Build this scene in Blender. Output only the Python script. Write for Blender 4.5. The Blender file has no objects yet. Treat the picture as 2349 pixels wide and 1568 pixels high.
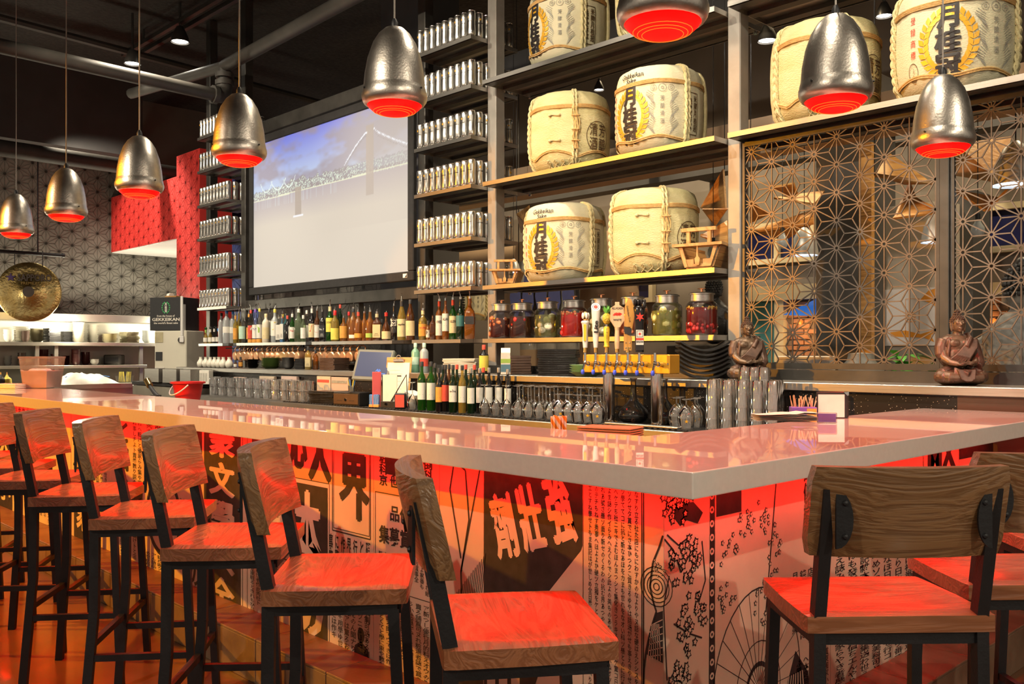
import bpy, bmesh, math, random
import numpy as np
from mathutils import Vector, Matrix
random.seed(7)
SC = bpy.context.scene
COL = SC.collection
R = math.radians
# ------------------------------------------------ camera, world, exposure
HC = 1.332
SA, CA = .6927, .7212
cam = bpy.data.objects.new('camera', bpy.data.cameras.new('camera'))
COL.objects.link(cam)
cam.location = (0, 0, HC)
cam.rotation_euler = (R(90), 0, math.asin(CA))
cam.data.sensor_width = 36
cam.data.lens = 2100 / 2349 * 36
cam.data.shift_y = 26 / 2349
cam.data.clip_start = .05
cam.data.clip_end = 100
SC.camera = cam
SC.view_settings.view_transform = 'Standard'
SC.view_settings.look = 'None'
SC.view_settings.gamma = 1
SC.view_settings.use_curve_mapping = False
SC.view_settings.exposure = 0.0
SC.cycles.transparent_max_bounces = 32
SC.cycles.max_bounces = 7
SC.cycles.diffuse_bounces = 3
SC.cycles.glossy_bounces = 4
SC.cycles.caustics_reflective = False
SC.cycles.caustics_refractive = False
SC.cycles.sample_clamp_indirect = 4
W = bpy.data.worlds.new('world')
SC.world = W
W.use_nodes = True
W.node_tree.nodes['Background'].inputs[0].default_value = (1, .86, .68, 1)
W.node_tree.nodes['Background'].inputs[1].default_value = .42


def lamp(kind, loc, target, energy, col=(1, .84, .6), size=.06, cone=80, blend=.5):
    d = bpy.data.lights.new('light_source', kind)
    d.energy = energy
    d.color = col
    if kind == 'SPOT':
        d.spot_size = R(cone)
        d.spot_blend = blend
        d.shadow_soft_size = size
    elif kind == 'POINT':
        d.shadow_soft_size = size
    else:
        d.size = size
    o = bpy.data.objects.new('light_source', d)
    COL.objects.link(o)
    o.location = loc
    o.rotation_euler = (Vector(target) - Vector(loc)).to_track_quat('-Z', 'Y').to_euler()
    return o


WARM = (1, .86, .66)
# shelf washers on the bar side
for x in (-10.4, -8.6, -6.9, -5.2, -3.6, -1.9):
    lamp('SPOT', (x + .5, 1.6, 4.75), (x, 5.0, 2.4), 330, WARM, .05, 75, .6)
# downlights over the aisle behind the bar
for x in (-9.2, -7.4, -5.6, -3.8, -2.1):
    lamp('SPOT', (x, 3.75, 4.8), (x, 3.6, 0), 240, WARM, .06, 100, .6)
# seating side, low angle
lamp('SPOT', (-1.9, -3.9, 4.6), (-1.5, 1.8, .7), 480, WARM, .04, 40, .06)
lamp('SPOT', (-6.4, -3.9, 4.6), (-5.6, .6, .0), 130, WARM, .04, 44, .3)
lamp('SPOT', (4.2, .6, 3.75), (-1.4, 3.2, .5), 330, WARM, .04, 60, .5)
lamp('SPOT', (2.6, 3.2, 4.4), (-1.4, 3.0, .6), 260, WARM, .04, 70, .5)
# added unseen fill spots, low enough to brighten the mugs under the shelves
for x, tx in ((-9.6, -8.8), (-7.2, -6.6), (-5.0, -4.6), (-3.0, -2.8)):
    lamp('SPOT', (x, -1.5, 3.6), (tx, 4.85, 1.2), 330, WARM, .05, 30, .5)
# orange accent lamp at the far end of the room
lamp('SPOT', (-8.6, -2.6, 3.1), (-5.7, 1.9, .8), 2200, (1, .36, .0), .04, 50, .12)
# kitchen and dining room lights
for y in (2.6, 4.6):
    lamp('SPOT', (-13.3, y, 4.4), (-14.2, y, 1.2), 420, (1, .92, .74), .08, 110, .6)
lamp('SPOT', (-12.6, 3.6, 4.5), (-12.9, 5.3, 2.9), 420, (1, .88, .7), .06, 80, .6)


# ------------------------------------------------ pixel rays of the photograph turned into points on real planes
def ray(px):
    t = (px - 1174.5) / 2100
    return t * SA - CA, t * CA + SA


def on_y(px, py, y):
    dx, dy = ray(px)
    f = y / dy
    return Vector((dx * f, y, HC - (py - 810) / 2100 * f))


def on_x(px, py, x):
    dx, dy = ray(px)
    f = x / dx
    return Vector((x, dy * f, HC - (py - 810) / 2100 * f))


def on_z(px, py, z):
    f = 2100 * (HC - z) / (py - 810)
    dx, dy = ray(px)
    return Vector((dx * f, dy * f, z))


# ------------------------------------------------ mesh building
class MB:
    def __init__(s):
        s.v, s.f, s.m = [], [], []

    def add(s, vs, fs, mi=0, T=None):
        b = len(s.v)
        s.v += [tuple(T @ Vector(v)) for v in vs] if T is not None else [tuple(v) for v in vs]
        s.f += [tuple(i + b for i in f) for f in fs]
        s.m += [mi] * len(fs)
        return s

    def box(s, x0, x1, y0, y1, z0, z1, mi=0, T=None):
        return s.add([(x, y, z) for z in (z0, z1) for y in (y0, y1) for x in (x0, x1)],
                     [(0, 2, 3, 1), (4, 5, 7, 6), (0, 1, 5, 4), (2, 6, 7, 3), (0, 4, 6, 2), (1, 3, 7, 5)], mi, T)

    def rbox(s, x0, x1, y0, y1, z0, z1, r=.004, seg=1, mi=0, T=None):
        bm = bmesh.new()
        bmesh.ops.create_cube(bm, size=1)
        for v in bm.verts:
            v.co = Vector((x0 + (v.co.x + .5) * (x1 - x0), y0 + (v.co.y + .5) * (y1 - y0), z0 + (v.co.z + .5) * (z1 - z0)))
        bmesh.ops.bevel(bm, geom=bm.edges[:], offset=r, segments=seg, affect='EDGES', profile=.5)
        bm.verts.index_update()
        s.add([v.co[:] for v in bm.verts], [[v.index for v in f.verts] for f in bm.faces], mi, T)
        bm.free()
        return s

    def lathe(s, prof, n=16, c=(0, 0, 0), cap0=True, cap1=True, mi=0, T=None, sx=1, sy=1):
        vs, fs = [], []
        for r, z in prof:
            for k in range(n):
                a = 2 * math.pi * k / n
                vs.append((c[0] + r * sx * math.cos(a), c[1] + r * sy * math.sin(a), c[2] + z))
        for i in range(len(prof) - 1):
            for k in range(n):
                k2 = (k + 1) % n
                fs.append((i * n + k, i * n + k2, (i + 1) * n + k2, (i + 1) * n + k))
        if cap0:
            fs.append(tuple(range(n))[::-1])
        if cap1:
            fs.append(tuple(range((len(prof) - 1) * n, len(prof) * n)))
        return s.add(vs, fs, mi, T)

    def cyl(s, p, q, r, n=12, mi=0, r2=None):
        p, q = Vector(p), Vector(q)
        d = q - p
        T = Matrix.Translation(p) @ d.to_track_quat('Z', 'Y').to_matrix().to_4x4()
        return s.lathe([(r, 0), (r if r2 is None else r2, d.length)], n, mi=mi, T=T)

    def tube(s, pts, r, n=6, closed=False, mi=0, flat=1.0):
        pts = [Vector(p) for p in pts]
        m = len(pts)
        vs, fs = [], []
        up = Vector((0, 0, 1))
        prev = None
        for i, p in enumerate(pts):
            a = pts[i - 1] if (i > 0 or closed) else p
            b = pts[(i + 1) % m] if (i < m - 1 or closed) else p
            t = (b - a).normalized() if (b - a).length > 1e-9 else Vector((0, 0, 1))
            if prev is None:
                prev = up if abs(t.z) < .9 else Vector((1, 0, 0))
            u = (prev - t * prev.dot(t))
            u = u.normalized() if u.length > 1e-6 else t.orthogonal().normalized()
            w = t.cross(u)
            prev = u
            rr = r[i] if isinstance(r, (list, tuple)) else r
            for k in range(n):
                an = 2 * math.pi * k / n
                vs.append(p + u * (rr * math.cos(an) * flat) + w * (rr * math.sin(an)))
        for i in range(m if closed else m - 1):
            j = (i + 1) % m
            for k in range(n):
                k2 = (k + 1) % n
                fs.append((i * n + k, i * n + k2, j * n + k2, j * n + k))
        if not closed:
            fs.append(tuple(range(n))[::-1])
            fs.append(tuple(range((m - 1) * n, m * n)))
        return s.add(vs, fs, mi)

    def bar(s, p, q, w, h, mi=0, up=(0, 0, 1)):
        p, q = Vector(p), Vector(q)
        d = (q - p)
        L = d.length
        d.normalize()
        u = Vector(up)
        u = (u - d * u.dot(d))
        u = u.normalized() if u.length > 1e-6 else d.orthogonal().normalized()
        w_ = d.cross(u)
        T = Matrix.Translation(p) @ Matrix((( d.x, w_.x, u.x, 0), (d.y, w_.y, u.y, 0), (d.z, w_.z, u.z, 0), (0, 0, 0, 1)))
        return s.box(0, L, -w / 2, w / 2, -h / 2, h / 2, mi, T)

    def ell(s, c, r, n=10, m=7, mi=0, T=None):
        prof = [(max(1e-4, math.sin(math.pi * i / m)), -math.cos(math.pi * i / m)) for i in range(m + 1)]
        T0 = Matrix.Translation(Vector(c)) @ Matrix.Diagonal((r[0], r[1], r[2], 1))
        return s.lathe(prof, n, mi=mi, T=(T @ T0) if T is not None else T0)

    def prism(s, poly, fn, d0, d1, mi=0):
        """poly: 2-D outline; fn(u, v, d) -> 3-D point."""
        n = len(poly)
        vs = [fn(u, v, d0) for u, v in poly] + [fn(u, v, d1) for u, v in poly]
        fs = [tuple(range(n))[::-1], tuple(range(n, 2 * n))]
        for i in range(n):
            j = (i + 1) % n
            fs.append((i, j, n + j, n + i))
        return s.add(vs, fs, mi)

    def mesh(s, name, mats, smooth=False, ang=40):
        me = bpy.data.meshes.new(name)
        me.from_pydata(s.v, [], s.f)
        for m_ in (mats if isinstance(mats, (list, tuple)) else [mats]):
            me.materials.append(m_)
        if isinstance(mats, (list, tuple)) and len(mats) > 1:
            me.polygons.foreach_set('material_index', s.m)
        if smooth:
            me.polygons.foreach_set('use_smooth', [True] * len(me.polygons))
            me.set_sharp_from_angle(angle=R(ang))
        return me

    def build(s, name, mats, parent=None, smooth=False, loc=None, rot=0, ang=40):
        return link(name, s.mesh(name, mats, smooth, ang), parent, loc, rot)


def link(name, me, parent=None, loc=None, rot=0):
    o = bpy.data.objects.new(name, me)
    COL.objects.link(o)
    if parent is not None:
        o.parent = parent
    if loc is not None:
        o.location = loc
    if rot:
        o.rotation_euler = (0, 0, rot)
    return o


def tag(o, label=None, cat=None, group=None, kind=None):
    if label:
        o['label'] = label
    if cat:
        o['category'] = cat
    if group:
        o['group'] = group
    if kind:
        o['kind'] = kind
    return o


def thing(name, label, cat, loc=(0, 0, 0), rot=0, group=None):
    return tag(link(name, None, None, loc, rot), label, cat, group)


def dup(root, loc, rot=0, label=None, group=None):
    r = root.copy()
    COL.objects.link(r)
    r.location = loc
    r.rotation_euler = (root.rotation_euler.x, root.rotation_euler.y, rot)
    if label:
        r['label'] = label
    if group:
        r['group'] = group
    for ch in list(root.children):
        c = ch.copy()
        COL.objects.link(c)
        c.parent = r
        for g in list(ch.children):
            d = g.copy()
            COL.objects.link(d)
            d.parent = c
    return r


ORD = ['first', 'second', 'third', 'fourth', 'fifth', 'sixth', 'seventh', 'eighth', 'ninth', 'tenth', 'eleventh', 'twelfth',
       'thirteenth', 'fourteenth', 'fifteenth', 'sixteenth', 'seventeenth', 'eighteenth', 'nineteenth', 'twentieth',
       'twenty-first', 'twenty-second', 'twenty-third', 'twenty-fourth', 'twenty-fifth', 'twenty-sixth', 'twenty-seventh', 'twenty-eighth']


# ------------------------------------------------ flat lettering
_T = {}


def glyphs(s, bold=0., res=2, lsp=1.0, csp=1.0, shear=0.):
    k = (s, bold, res, lsp, csp, shear)
    if k not in _T:
        c = bpy.data.curves.new('t', 'FONT')
        c.body = s
        c.size = 1
        c.resolution_u = res
        c.fill_mode = 'FRONT'
        c.offset = bold
        c.space_line = lsp
        c.space_character = csp
        c.shear = shear
        c.align_x = 'CENTER'
        o = bpy.data.objects.new('t', c)
        m = o.to_mesh()
        v = np.array([p.co[:2] for p in m.vertices]) if len(m.vertices) else np.zeros((0, 2))
        f = [tuple(p.vertices) for p in m.polygons]
        o.to_mesh_clear()
        bpy.data.objects.remove(o)
        bpy.data.curves.remove(c)
        _T[k] = (v, f)
    return _T[k]


def text2d(s, cx, cy, h=None, w=None, bold=0., res=2, lsp=1.0, csp=1.0, shear=0., rot=0.):
    """Lettering centred at (cx, cy), its box scaled to height h and / or width w. Returns 2-D points and faces."""
    v, f = glyphs(s, min(bold, .012), res, lsp, csp, shear)
    if len(v) == 0:
        return v, f
    if bold > .016:      # heavy strokes: the same outline laid down again a little to each side
        b = bold - .006
        n0, f0 = len(v), f
        sh = [(-b, 0), (b, 0), (0, b * .5), (0, -b * .5)]
        dep = np.repeat(np.arange(4) * 1.2e-4, n0)
        v = np.concatenate([v + np.array(o) for o in sh])
        f = [tuple(i + n0 * k for i in q) for k in range(4) for q in f0]
    else:
        dep = None
    lo, hi = v.min(0), v.max(0)
    d = np.maximum(hi - lo, 1e-6)
    ky = h / d[1] if h else None
    kx = w / d[0] if w else None
    ky = ky or kx
    kx = kx or ky
    p = (v - (lo + hi) / 2) * np.array([kx, ky])
    if rot:
        c_, s_ = math.cos(rot), math.sin(rot)
        p = p @ np.array([[c_, s_], [-s_, c_]])
    p = p + np.array([cx, cy])
    return (np.column_stack([p, dep]) if dep is not None else p), f


def vert(s):
    return '\n'.join(s)


def put(mb, tf, fn, mi=0):
    v, f = tf
    if len(v) and len(v[0]) == 3:       # copies of a heavy stroke lie a hair apart
        vs = []
        for a, b, d in v:
            p = Vector(fn(a, b))
            n = (Vector(fn(a + 1e-3, b)) - p).cross(Vector(fn(a, b + 1e-3)) - p)
            vs.append(p + n.normalized() * d)
        return mb.add(vs, f, mi)
    return mb.add([fn(a, b) for a, b in v], f, mi)


def star2d(cx, cy, r, n=5, k=.42, rot=math.pi / 2):
    p = [(cx + (r if i % 2 == 0 else r * k) * math.cos(rot + math.pi * i / n), cy + (r if i % 2 == 0 else r * k) * math.sin(rot + math.pi * i / n)) for i in range(2 * n)]
    p.append((cx, cy))
    return np.array(p), [(i, (i + 1) % (2 * n), 2 * n) for i in range(2 * n)]


def line2d(a, b, w):
    a, b = np.array(a, float), np.array(b, float)
    d = b - a
    n = np.array([-d[1], d[0]]) / max(1e-9, np.hypot(*d)) * w / 2
    return np.array([a - n, b - n, b + n, a + n]), [(0, 1, 2, 3)]


def rect2d(x0, y0, x1, y1):
    return np.array([(x0, y0), (x1, y0), (x1, y1), (x0, y1)], float), [(0, 1, 2, 3)]


def ring2d(cx, cy, r0, r1, n=24, ky=1.):
    v = [(cx + r * math.cos(2 * math.pi * i / n), cy + ky * r * math.sin(2 * math.pi * i / n)) for r in (r0, r1) for i in range(n)]
    return np.array(v), [(i, (i + 1) % n, n + (i + 1) % n, n + i) for i in range(n)]


def disc2d(cx, cy, r, n=16, ky=1.):
    return np.array([(cx + r * math.cos(2 * math.pi * i / n), cy + ky * r * math.sin(2 * math.pi * i / n)) for i in range(n)]), [tuple(range(n))]


def asanoha(x0, x1, z0, z1, a, ox=0., oz=0.):
    """Hemp-leaf pattern clipped to a rectangle: nodes and segments. Columns of nodes stand a*cos(30) apart."""
    h = a * math.sqrt(3) / 2
    nodes, segs = [], []
    i0, i1 = int((x0 - ox) / h) - 2, int((x1 - ox) / h) + 2
    j0, j1 = int((z0 - oz) / a) - 2, int((z1 - oz) / a) + 2
    P = lambda i, j: (ox + i * h, oz + (j + .5 * (i % 2)) * a)
    for i in range(i0, i1 + 1):
        for j in range(j0, j1 + 1):
            p = P(i, j)
            up = P(i, j + 1)
            rt = P(i + 1, j + (i % 2))
            rb = P(i + 1, j - 1 + (i % 2))
            nodes.append(p)
            for q in (up, rt, rb):
                segs.append((p, q))
            for tri in ((p, up, rt), (p, rt, rb)):
                g = (sum(t[0] for t in tri) / 3, sum(t[1] for t in tri) / 3)
                for t in tri:
                    segs.append((g, t))

    def clip(p, q):
        t0, t1 = 0., 1.
        for k, lo, hi in ((0, x0, x1), (1, z0, z1)):
            d = q[k] - p[k]
            if abs(d) < 1e-9:
                if p[k] < lo or p[k] > hi:
                    return None
            else:
                ta, tb = sorted(((lo - p[k]) / d, (hi - p[k]) / d))
                t0, t1 = max(t0, ta), min(t1, tb)
        if t1 - t0 < .02:
            return None
        L = lambda t: (p[0] + (q[0] - p[0]) * t, p[1] + (q[1] - p[1]) * t)
        return L(t0), L(t1)
    segs = [c for c in (clip(p, q) for p, q in segs) if c]
    nodes = [n for n in nodes if x0 + .01 < n[0] < x1 - .01 and z0 + .01 < n[1] < z1 - .01]
    return nodes, segs


# ------------------------------------------------ materials
def mat(name, col, rough=.5, metal=0., var=.12, sc=9., bump=0., bsc=None, stretch=(1, 1, 1), emit=None, es=0., coat=0., spec=.5, trans=0., detail=4, sheen=0., mix=None, mixfac=.5):
    m = bpy.data.materials.new(name)
    m.use_nodes = True
    nt = m.node_tree
    N, Lk = nt.nodes, nt.links
    p = N['Principled BSDF']
    tc = N.new('ShaderNodeTexCoord')
    mp = N.new('ShaderNodeMapping')
    mp.inputs['Scale'].default_value = stretch
    Lk.new(tc.outputs['Object'], mp.inputs['Vector'])
    nz = N.new('ShaderNodeTexNoise')
    nz.inputs['Scale'].default_value = sc
    nz.inputs['Detail'].default_value = detail
    Lk.new(mp.outputs['Vector'], nz.inputs['Vector'])
    rp = N.new('ShaderNodeValToRGB')
    rp.color_ramp.elements[0].position = .3
    rp.color_ramp.elements[1].position = .7
    c2 = mix if mix else tuple(min(1, c * (1 + var)) for c in col)
    rp.color_ramp.elements[0].color = (*[c * (1 - var) for c in col], 1)
    rp.color_ramp.elements[1].color = (*c2, 1)
    Lk.new(nz.outputs['Fac'], rp.inputs['Fac'])
    Lk.new(rp.outputs['Color'], p.inputs['Base Color'])
    p.inputs['Roughness'].default_value = rough
    p.inputs['Metallic'].default_value = metal
    p.inputs['Specular IOR Level'].default_value = spec
    p.inputs['Coat Weight'].default_value = coat
    p.inputs['Coat Roughness'].default_value = .08
    p.inputs['Transmission Weight'].default_value = trans
    if emit:
        p.inputs['Emission Color'].default_value = (*emit, 1)
        p.inputs['Emission Strength'].default_value = es
    if bump:
        b = N.new('ShaderNodeBump')
        b.inputs['Strength'].default_value = bump
        b.inputs['Distance'].default_value = .01
        n2 = N.new('ShaderNodeTexNoise')
        n2.inputs['Scale'].default_value = bsc or sc * 3
        n2.inputs['Detail'].default_value = 3
        Lk.new(mp.outputs['Vector'], n2.inputs['Vector'])
        Lk.new(n2.outputs['Fac'], b.inputs['Height'])
        Lk.new(b.outputs['Normal'], p.inputs['Normal'])
    return m


def wood(name, dark, light, rough=.4, axis='X', scale=1., bump=.4, coat=0.):
    m = bpy.data.materials.new(name)
    m.use_nodes = True
    nt = m.node_tree
    N, Lk = nt.nodes, nt.links
    p = N['Principled BSDF']
    tc = N.new('ShaderNodeTexCoord')
    mp = N.new('ShaderNodeMapping')
    st = {'X': (.9, 9, 9), 'Y': (9, .9, 9), 'Z': (9, 9, .9)}[axis]
    mp.inputs['Scale'].default_value = tuple(c * scale for c in st)
    Lk.new(tc.outputs['Object'], mp.inputs['Vector'])
    nz = N.new('ShaderNodeTexNoise')
    nz.inputs['Scale'].default_value = 1.2
    nz.inputs['Detail'].default_value = 5
    nz.inputs['Distortion'].default_value = 1.2
    Lk.new(mp.outputs['Vector'], nz.inputs['Vector'])
    wv = N.new('ShaderNodeMath')
    wv.operation = 'SINE'
    mu = N.new('ShaderNodeMath')
    mu.operation = 'MULTIPLY'
    mu.inputs[1].default_value = 42
    Lk.new(nz.outputs['Fac'], mu.inputs[0])
    Lk.new(mu.outputs[0], wv.inputs[0])
    rp = N.new('ShaderNodeValToRGB')
    rp.color_ramp.elements[0].position = .0
    rp.color_ramp.elements[0].color = (*dark, 1)
    rp.color_ramp.elements[1].position = .9
    rp.color_ramp.elements[1].color = (*light, 1)
    ad = N.new('ShaderNodeMath')
    ad.operation = 'MULTIPLY_ADD'
    ad.inputs[1].default_value = .35
    ad.inputs[2].default_value = .45
    Lk.new(wv.outputs[0], ad.inputs[0])
    Lk.new(ad.outputs[0], rp.inputs['Fac'])
    Lk.new(rp.outputs['Color'], p.inputs['Base Color'])
    b = N.new('ShaderNodeBump')
    b.inputs['Strength'].default_value = bump
    b.inputs['Distance'].default_value = .004
    Lk.new(wv.outputs[0], b.inputs['Height'])
    Lk.new(b.outputs['Normal'], p.inputs['Normal'])
    p.inputs['Roughness'].default_value = rough
    p.inputs['Coat Weight'].default_value = coat
    p.inputs['Coat Roughness'].default_value = .15
    return m


def glass(name, tint=(.96, .97, .96), body=0., bodycol=(1, 1, 1), rough=.03, refl=1.0, base_refl=.03, ripple=0.):
    """Thin-walled glass: see-through with a Fresnel gloss, and a little body colour where the ware is frosted, filled, or paled in place of refracted light."""
    m = bpy.data.materials.new(name)
    m.use_nodes = True
    nt = m.node_tree
    N, Lk = nt.nodes, nt.links
    N.remove(N['Principled BSDF'])
    out = N['Material Output']
    tr = N.new('ShaderNodeBsdfTransparent')
    tc = N.new('ShaderNodeTexCoord')
    nz = N.new('ShaderNodeTexNoise')
    nz.inputs['Scale'].default_value = 14
    Lk.new(tc.outputs['Object'], nz.inputs['Vector'])
    rp = N.new('ShaderNodeValToRGB')
    rp.color_ramp.elements[0].color = (*[c * .94 for c in tint], 1)
    rp.color_ramp.elements[1].color = (*tint, 1)
    Lk.new(nz.outputs['Fac'], rp.inputs['Fac'])
    Lk.new(rp.outputs['Color'], tr.inputs['Color'])
    base = tr
    if body:
        pb = N.new('ShaderNodeBsdfPrincipled')
        pb.inputs['Base Color'].default_value = (*bodycol, 1)
        pb.inputs['Roughness'].default_value = .25
        mx0 = N.new('ShaderNodeMixShader')
        mx0.inputs[0].default_value = body
        Lk.new(tr.outputs[0], mx0.inputs[1])
        Lk.new(pb.outputs[0], mx0.inputs[2])
        base = mx0
    gl = N.new('ShaderNodeBsdfGlossy')
    gl.inputs['Roughness'].default_value = rough
    fr = N.new('ShaderNodeLayerWeight')
    fr.inputs['Blend'].default_value = .35
    mu = N.new('ShaderNodeMath')
    mu.operation = 'MULTIPLY_ADD'
    mu.inputs[1].default_value = .75 * refl
    mu.inputs[2].default_value = base_refl
    mu.use_clamp = True
    if ripple:
        bp = N.new('ShaderNodeBump')
        bp.inputs['Strength'].default_value = ripple
        bp.inputs['Distance'].default_value = .01
        n2 = N.new('ShaderNodeTexNoise')
        n2.inputs['Scale'].default_value = 60
        Lk.new(tc.outputs['Object'], n2.inputs['Vector'])
        Lk.new(n2.outputs['Fac'], bp.inputs['Height'])
        Lk.new(bp.outputs['Normal'], gl.inputs['Normal'])
    Lk.new(fr.outputs['Fresnel'], mu.inputs[0])
    mx = N.new('ShaderNodeMixShader')
    Lk.new(mu.outputs[0], mx.inputs[0])
    Lk.new(base.outputs[0], mx.inputs[1])
    Lk.new(gl.outputs[0], mx.inputs[2])
    Lk.new(mx.outputs[0], out.inputs['Surface'])
    return m


def glow(name, col, st, var=.08, sc=20):
    m = mat(name, tuple(c * .2 for c in col), .6, emit=col, es=st, var=var, sc=sc)
    return m


M = dict(
    steel_dark=mat('dark_steel', (.075, .07, .063), .38, .55, .25, 6, .06, 40),
    steel=mat('brushed_steel', (.46, .44, .41), .36, 1, .1, 5, .05, 60, (1, 30, 30)),
    steel_grey=mat('grey_painted_steel', (.3, .28, .25), .45, .3, .15, 6, .05, 60),
    black=mat('matt_black', (.018, .017, .016), .55, 0, .3, 12, .1, 60),
    blackframe=mat('black_powder_coat', (.014, .014, .016), .5, .2, .2, 20, .08, 120),
    rubber=mat('black_rubber', (.012, .012, .013), .7, 0, .3, 40, .5, 160),
    quartz=mat('white_quartz', (.82, .77, .70), .3, 0, .03, 60, 0, coat=1.0),
    paper=mat('aged_newsprint', (.66, .52, .38), .6, 0, .16, 3.2, .03, 60),
    ink=mat('black_newsprint_ink', (.022, .018, .018), .55, 0, .45, 26),
    white=mat('white_paint', (.8, .78, .74), .5, 0, .05, 6),
    red=mat('red_plastic', (.75, .02, .02), .35, 0, .1, 6),
    alu=mat('spun_aluminium', (.52, .48, .43), .36, 1, .14, 30, .08, 130),
    chrome=mat('chrome', (.85, .83, .8), .09, 1, .04, 8),
    copper=mat('copper', (.95, .5, .27), .34, .8, .12, 14, .03, 60),
    brass=mat('brass', (.85, .55, .2), .2, 1, .1, 10),
    red_glow=glow('red_lamp_lens', (1, 0, 0), 5),
    amber_glow=glow('amber_bulb_and_reflection', (1, .12, .01), 2.2),  # bulb glow, also the lens rings that imitate a reflection
    led=glow('red_light_strip', (1, .0, .0), 60),
    white_glow=glow('white_lamp_face', (1, .93, .82), 14),
    cool_glow=glow('cool_lamp_face', (.75, .85, 1), 5),
)
M['quartz'].node_tree.nodes['Principled BSDF'].inputs['Coat Roughness'].default_value = .015
# ================================================ the room
M.update(
    floor=mat('stained_concrete', (.2, .085, .04), .28, 0, .35, 1.1, .04, 14, mix=(.26, .13, .065), coat=.2),
    ceil=mat('black_sprayed_ceiling', (.02, .017, .014), .9, 0, .5, 22, 1.0, 26),
    grey_paper=mat('charcoal_wallpaper', (.15, .14, .118), .6, 0, .08, 3),
    grey_print=mat('charcoal_wallpaper_print', (.075, .07, .058), .5, 0, .1, 8),
    red_paper=mat('red_wallpaper', (.62, .035, .028), .55, 0, .08, 3),
    red_print=mat('red_wallpaper_print', (.44, .026, .022), .5, 0, .1, 8),
    blue_paper=mat('blue_wallpaper', (.06, .11, .46), .6, 0, .08, 3),
    blue_print=mat('blue_wallpaper_print', (.025, .045, .2), .5, 0, .1, 8),
    tan=mat('tan_wall_paint', (.46, .32, .2), .7, 0, .08, 2),
    taupe=mat('taupe_wall_paint', (.2, .17, .14), .7, 0, .08, 2),
    darkwall=mat('dark_grey_paint', (.06, .057, .055), .7, 0, .12, 3),
    cream=mat('cream_window_paint', (.62, .53, .34), .5, 0, .06, 6),
    pipe=mat('grey_painted_pipe', (.045, .041, .035), .6, 0, .2, 6, .1, 30),
    night=mat('night_window_glass', (.012, .014, .06), .08, 0, .2, 2, spec=.6),
    teal=mat('teal_paint', (.05, .2, .2), .5, 0, .12, 3),
    awning=mat('blue_awning_cloth', (.02, .16, .62), .6, 0, .1, 4, emit=(.01, .12, .6), es=.5),  # cloth glows faintly by itself, brightness put into the material
    brick=mat('red_brick', (.42, .2, .1), .8, 0, .3, 6, .3, 40),
    mortar=mat('brick_mortar', (.25, .19, .14), .9, 0, .15, 20, .2, 60),
    maple=wood('maple_plywood', (.42, .2, .055), (.62, .34, .11), .45, 'X', .5, .1),
)
B = MB
S_ = 'structure'
tag(B().box(-17, 7, -9, 12, -.1, 0).build('floor', M['floor']), kind=S_)
tag(B().box(-17, 7, -9, 12, 5.3, 5.4).build('ceiling', M['ceil']), kind=S_)


def paper_print(parent, x0, x1, z0, z1, a, fn, m, w=.0085, ox=0., oz=0.):
    nodes, segs = asanoha(x0, x1, z0, z1, a, ox, oz)
    mb = B()
    w *= .75
    for p, q in segs:
        put(mb, line2d(p, q, w), fn)
    for n in nodes:
        put(mb, ring2d(n[0], n[1], a * .06, a * .1, 10), fn)
    o = mb.build('printed_pattern', m, parent)
    return o


# kitchen wall (runs away from the camera), red bulkhead and pillar, blue and grey wall behind the back bar
wl = tag(B().box(-14.6, -14.4, -4, 8.2, 0, 5.3).build('wall_left', M['grey_paper']), kind=S_)
paper_print(wl, 2.2, 8.0, 1.2, 4.15, .21, lambda u, v: (-14.395, u, v), M['grey_print'])
tag(B().box(-14.4, -13.2, -4, 5.3, 4.15, 5.3).build('trim_1', M['darkwall']), kind=S_)
wr = tag(B().box(-14.4, -12.06, 5.3, 7.6, 2.885, 3.72).build('wall_red_bulkhead', M['red_paper']), kind=S_)
paper_print(wr, -14.38, -12.06, 2.89, 3.71, .2, lambda u, v: (u, 5.296, v), M['red_print'])
tag(B().box(-14.39, -12.07, 5.31, 7.59, 2.87, 2.884).build('ceiling_soffit', M['white']), kind=S_)
wp = tag(B().box(-12.06, -11.36, 5.3, 5.75, 0, 3.99).build('wall_red_pillar', M['red_paper']), kind=S_)
paper_print(wp, -12.05, -11.37, .6, 3.98, .2, lambda u, v: (u, 5.296, v), M['red_print'])
det = thing('smoke_detector', 'small red alarm dome under the white soffit beside the red pillar', 'alarm', (-12.5, 6.0, 2.86))
B().lathe([(.06, -.05), (.09, -.03), (.09, 0)], 14).build('alarm_dome', M['red'], det, True)
spk = thing('sprinkler_head', 'small sprinkler head hanging under the white soffit', 'sprinkler', (-13.2, 6.0, 2.87))
B().cyl((0, 0, 0), (0, 0, -.07), .012, 8).build('sprinkler_pipe', M['steel_grey'], spk)
B().cyl((0, 0, -.07), (0, 0, -.08), .06, 12).build('deflector', M['steel_grey'], spk)
wb = tag(B().box(-12.6, -11.3, 6.1, 6.2, 0, 3.9).build('wall_blue', M['blue_paper']), kind=S_)
paper_print(wb, -12.58, -11.32, .6, 3.9, .34, lambda u, v: (u, 6.096, v), M['blue_print'], .01, ox=-12.02, oz=1.36)
wg = tag(B().box(-11.3, -8.35, 6.1, 6.2, 0, 3.9).build('wall_grey', M['grey_paper']), kind=S_)
paper_print(wg, -11.28, -8.4, .9, 2.6, .3, lambda u, v: (u, 6.096, v), M['grey_print'], .009)
tag(B().box(-8.35, -7.6, 6.0, 6.5, 0, 5.3).build('pillar_dark', M['darkwall']), kind=S_)

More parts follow.
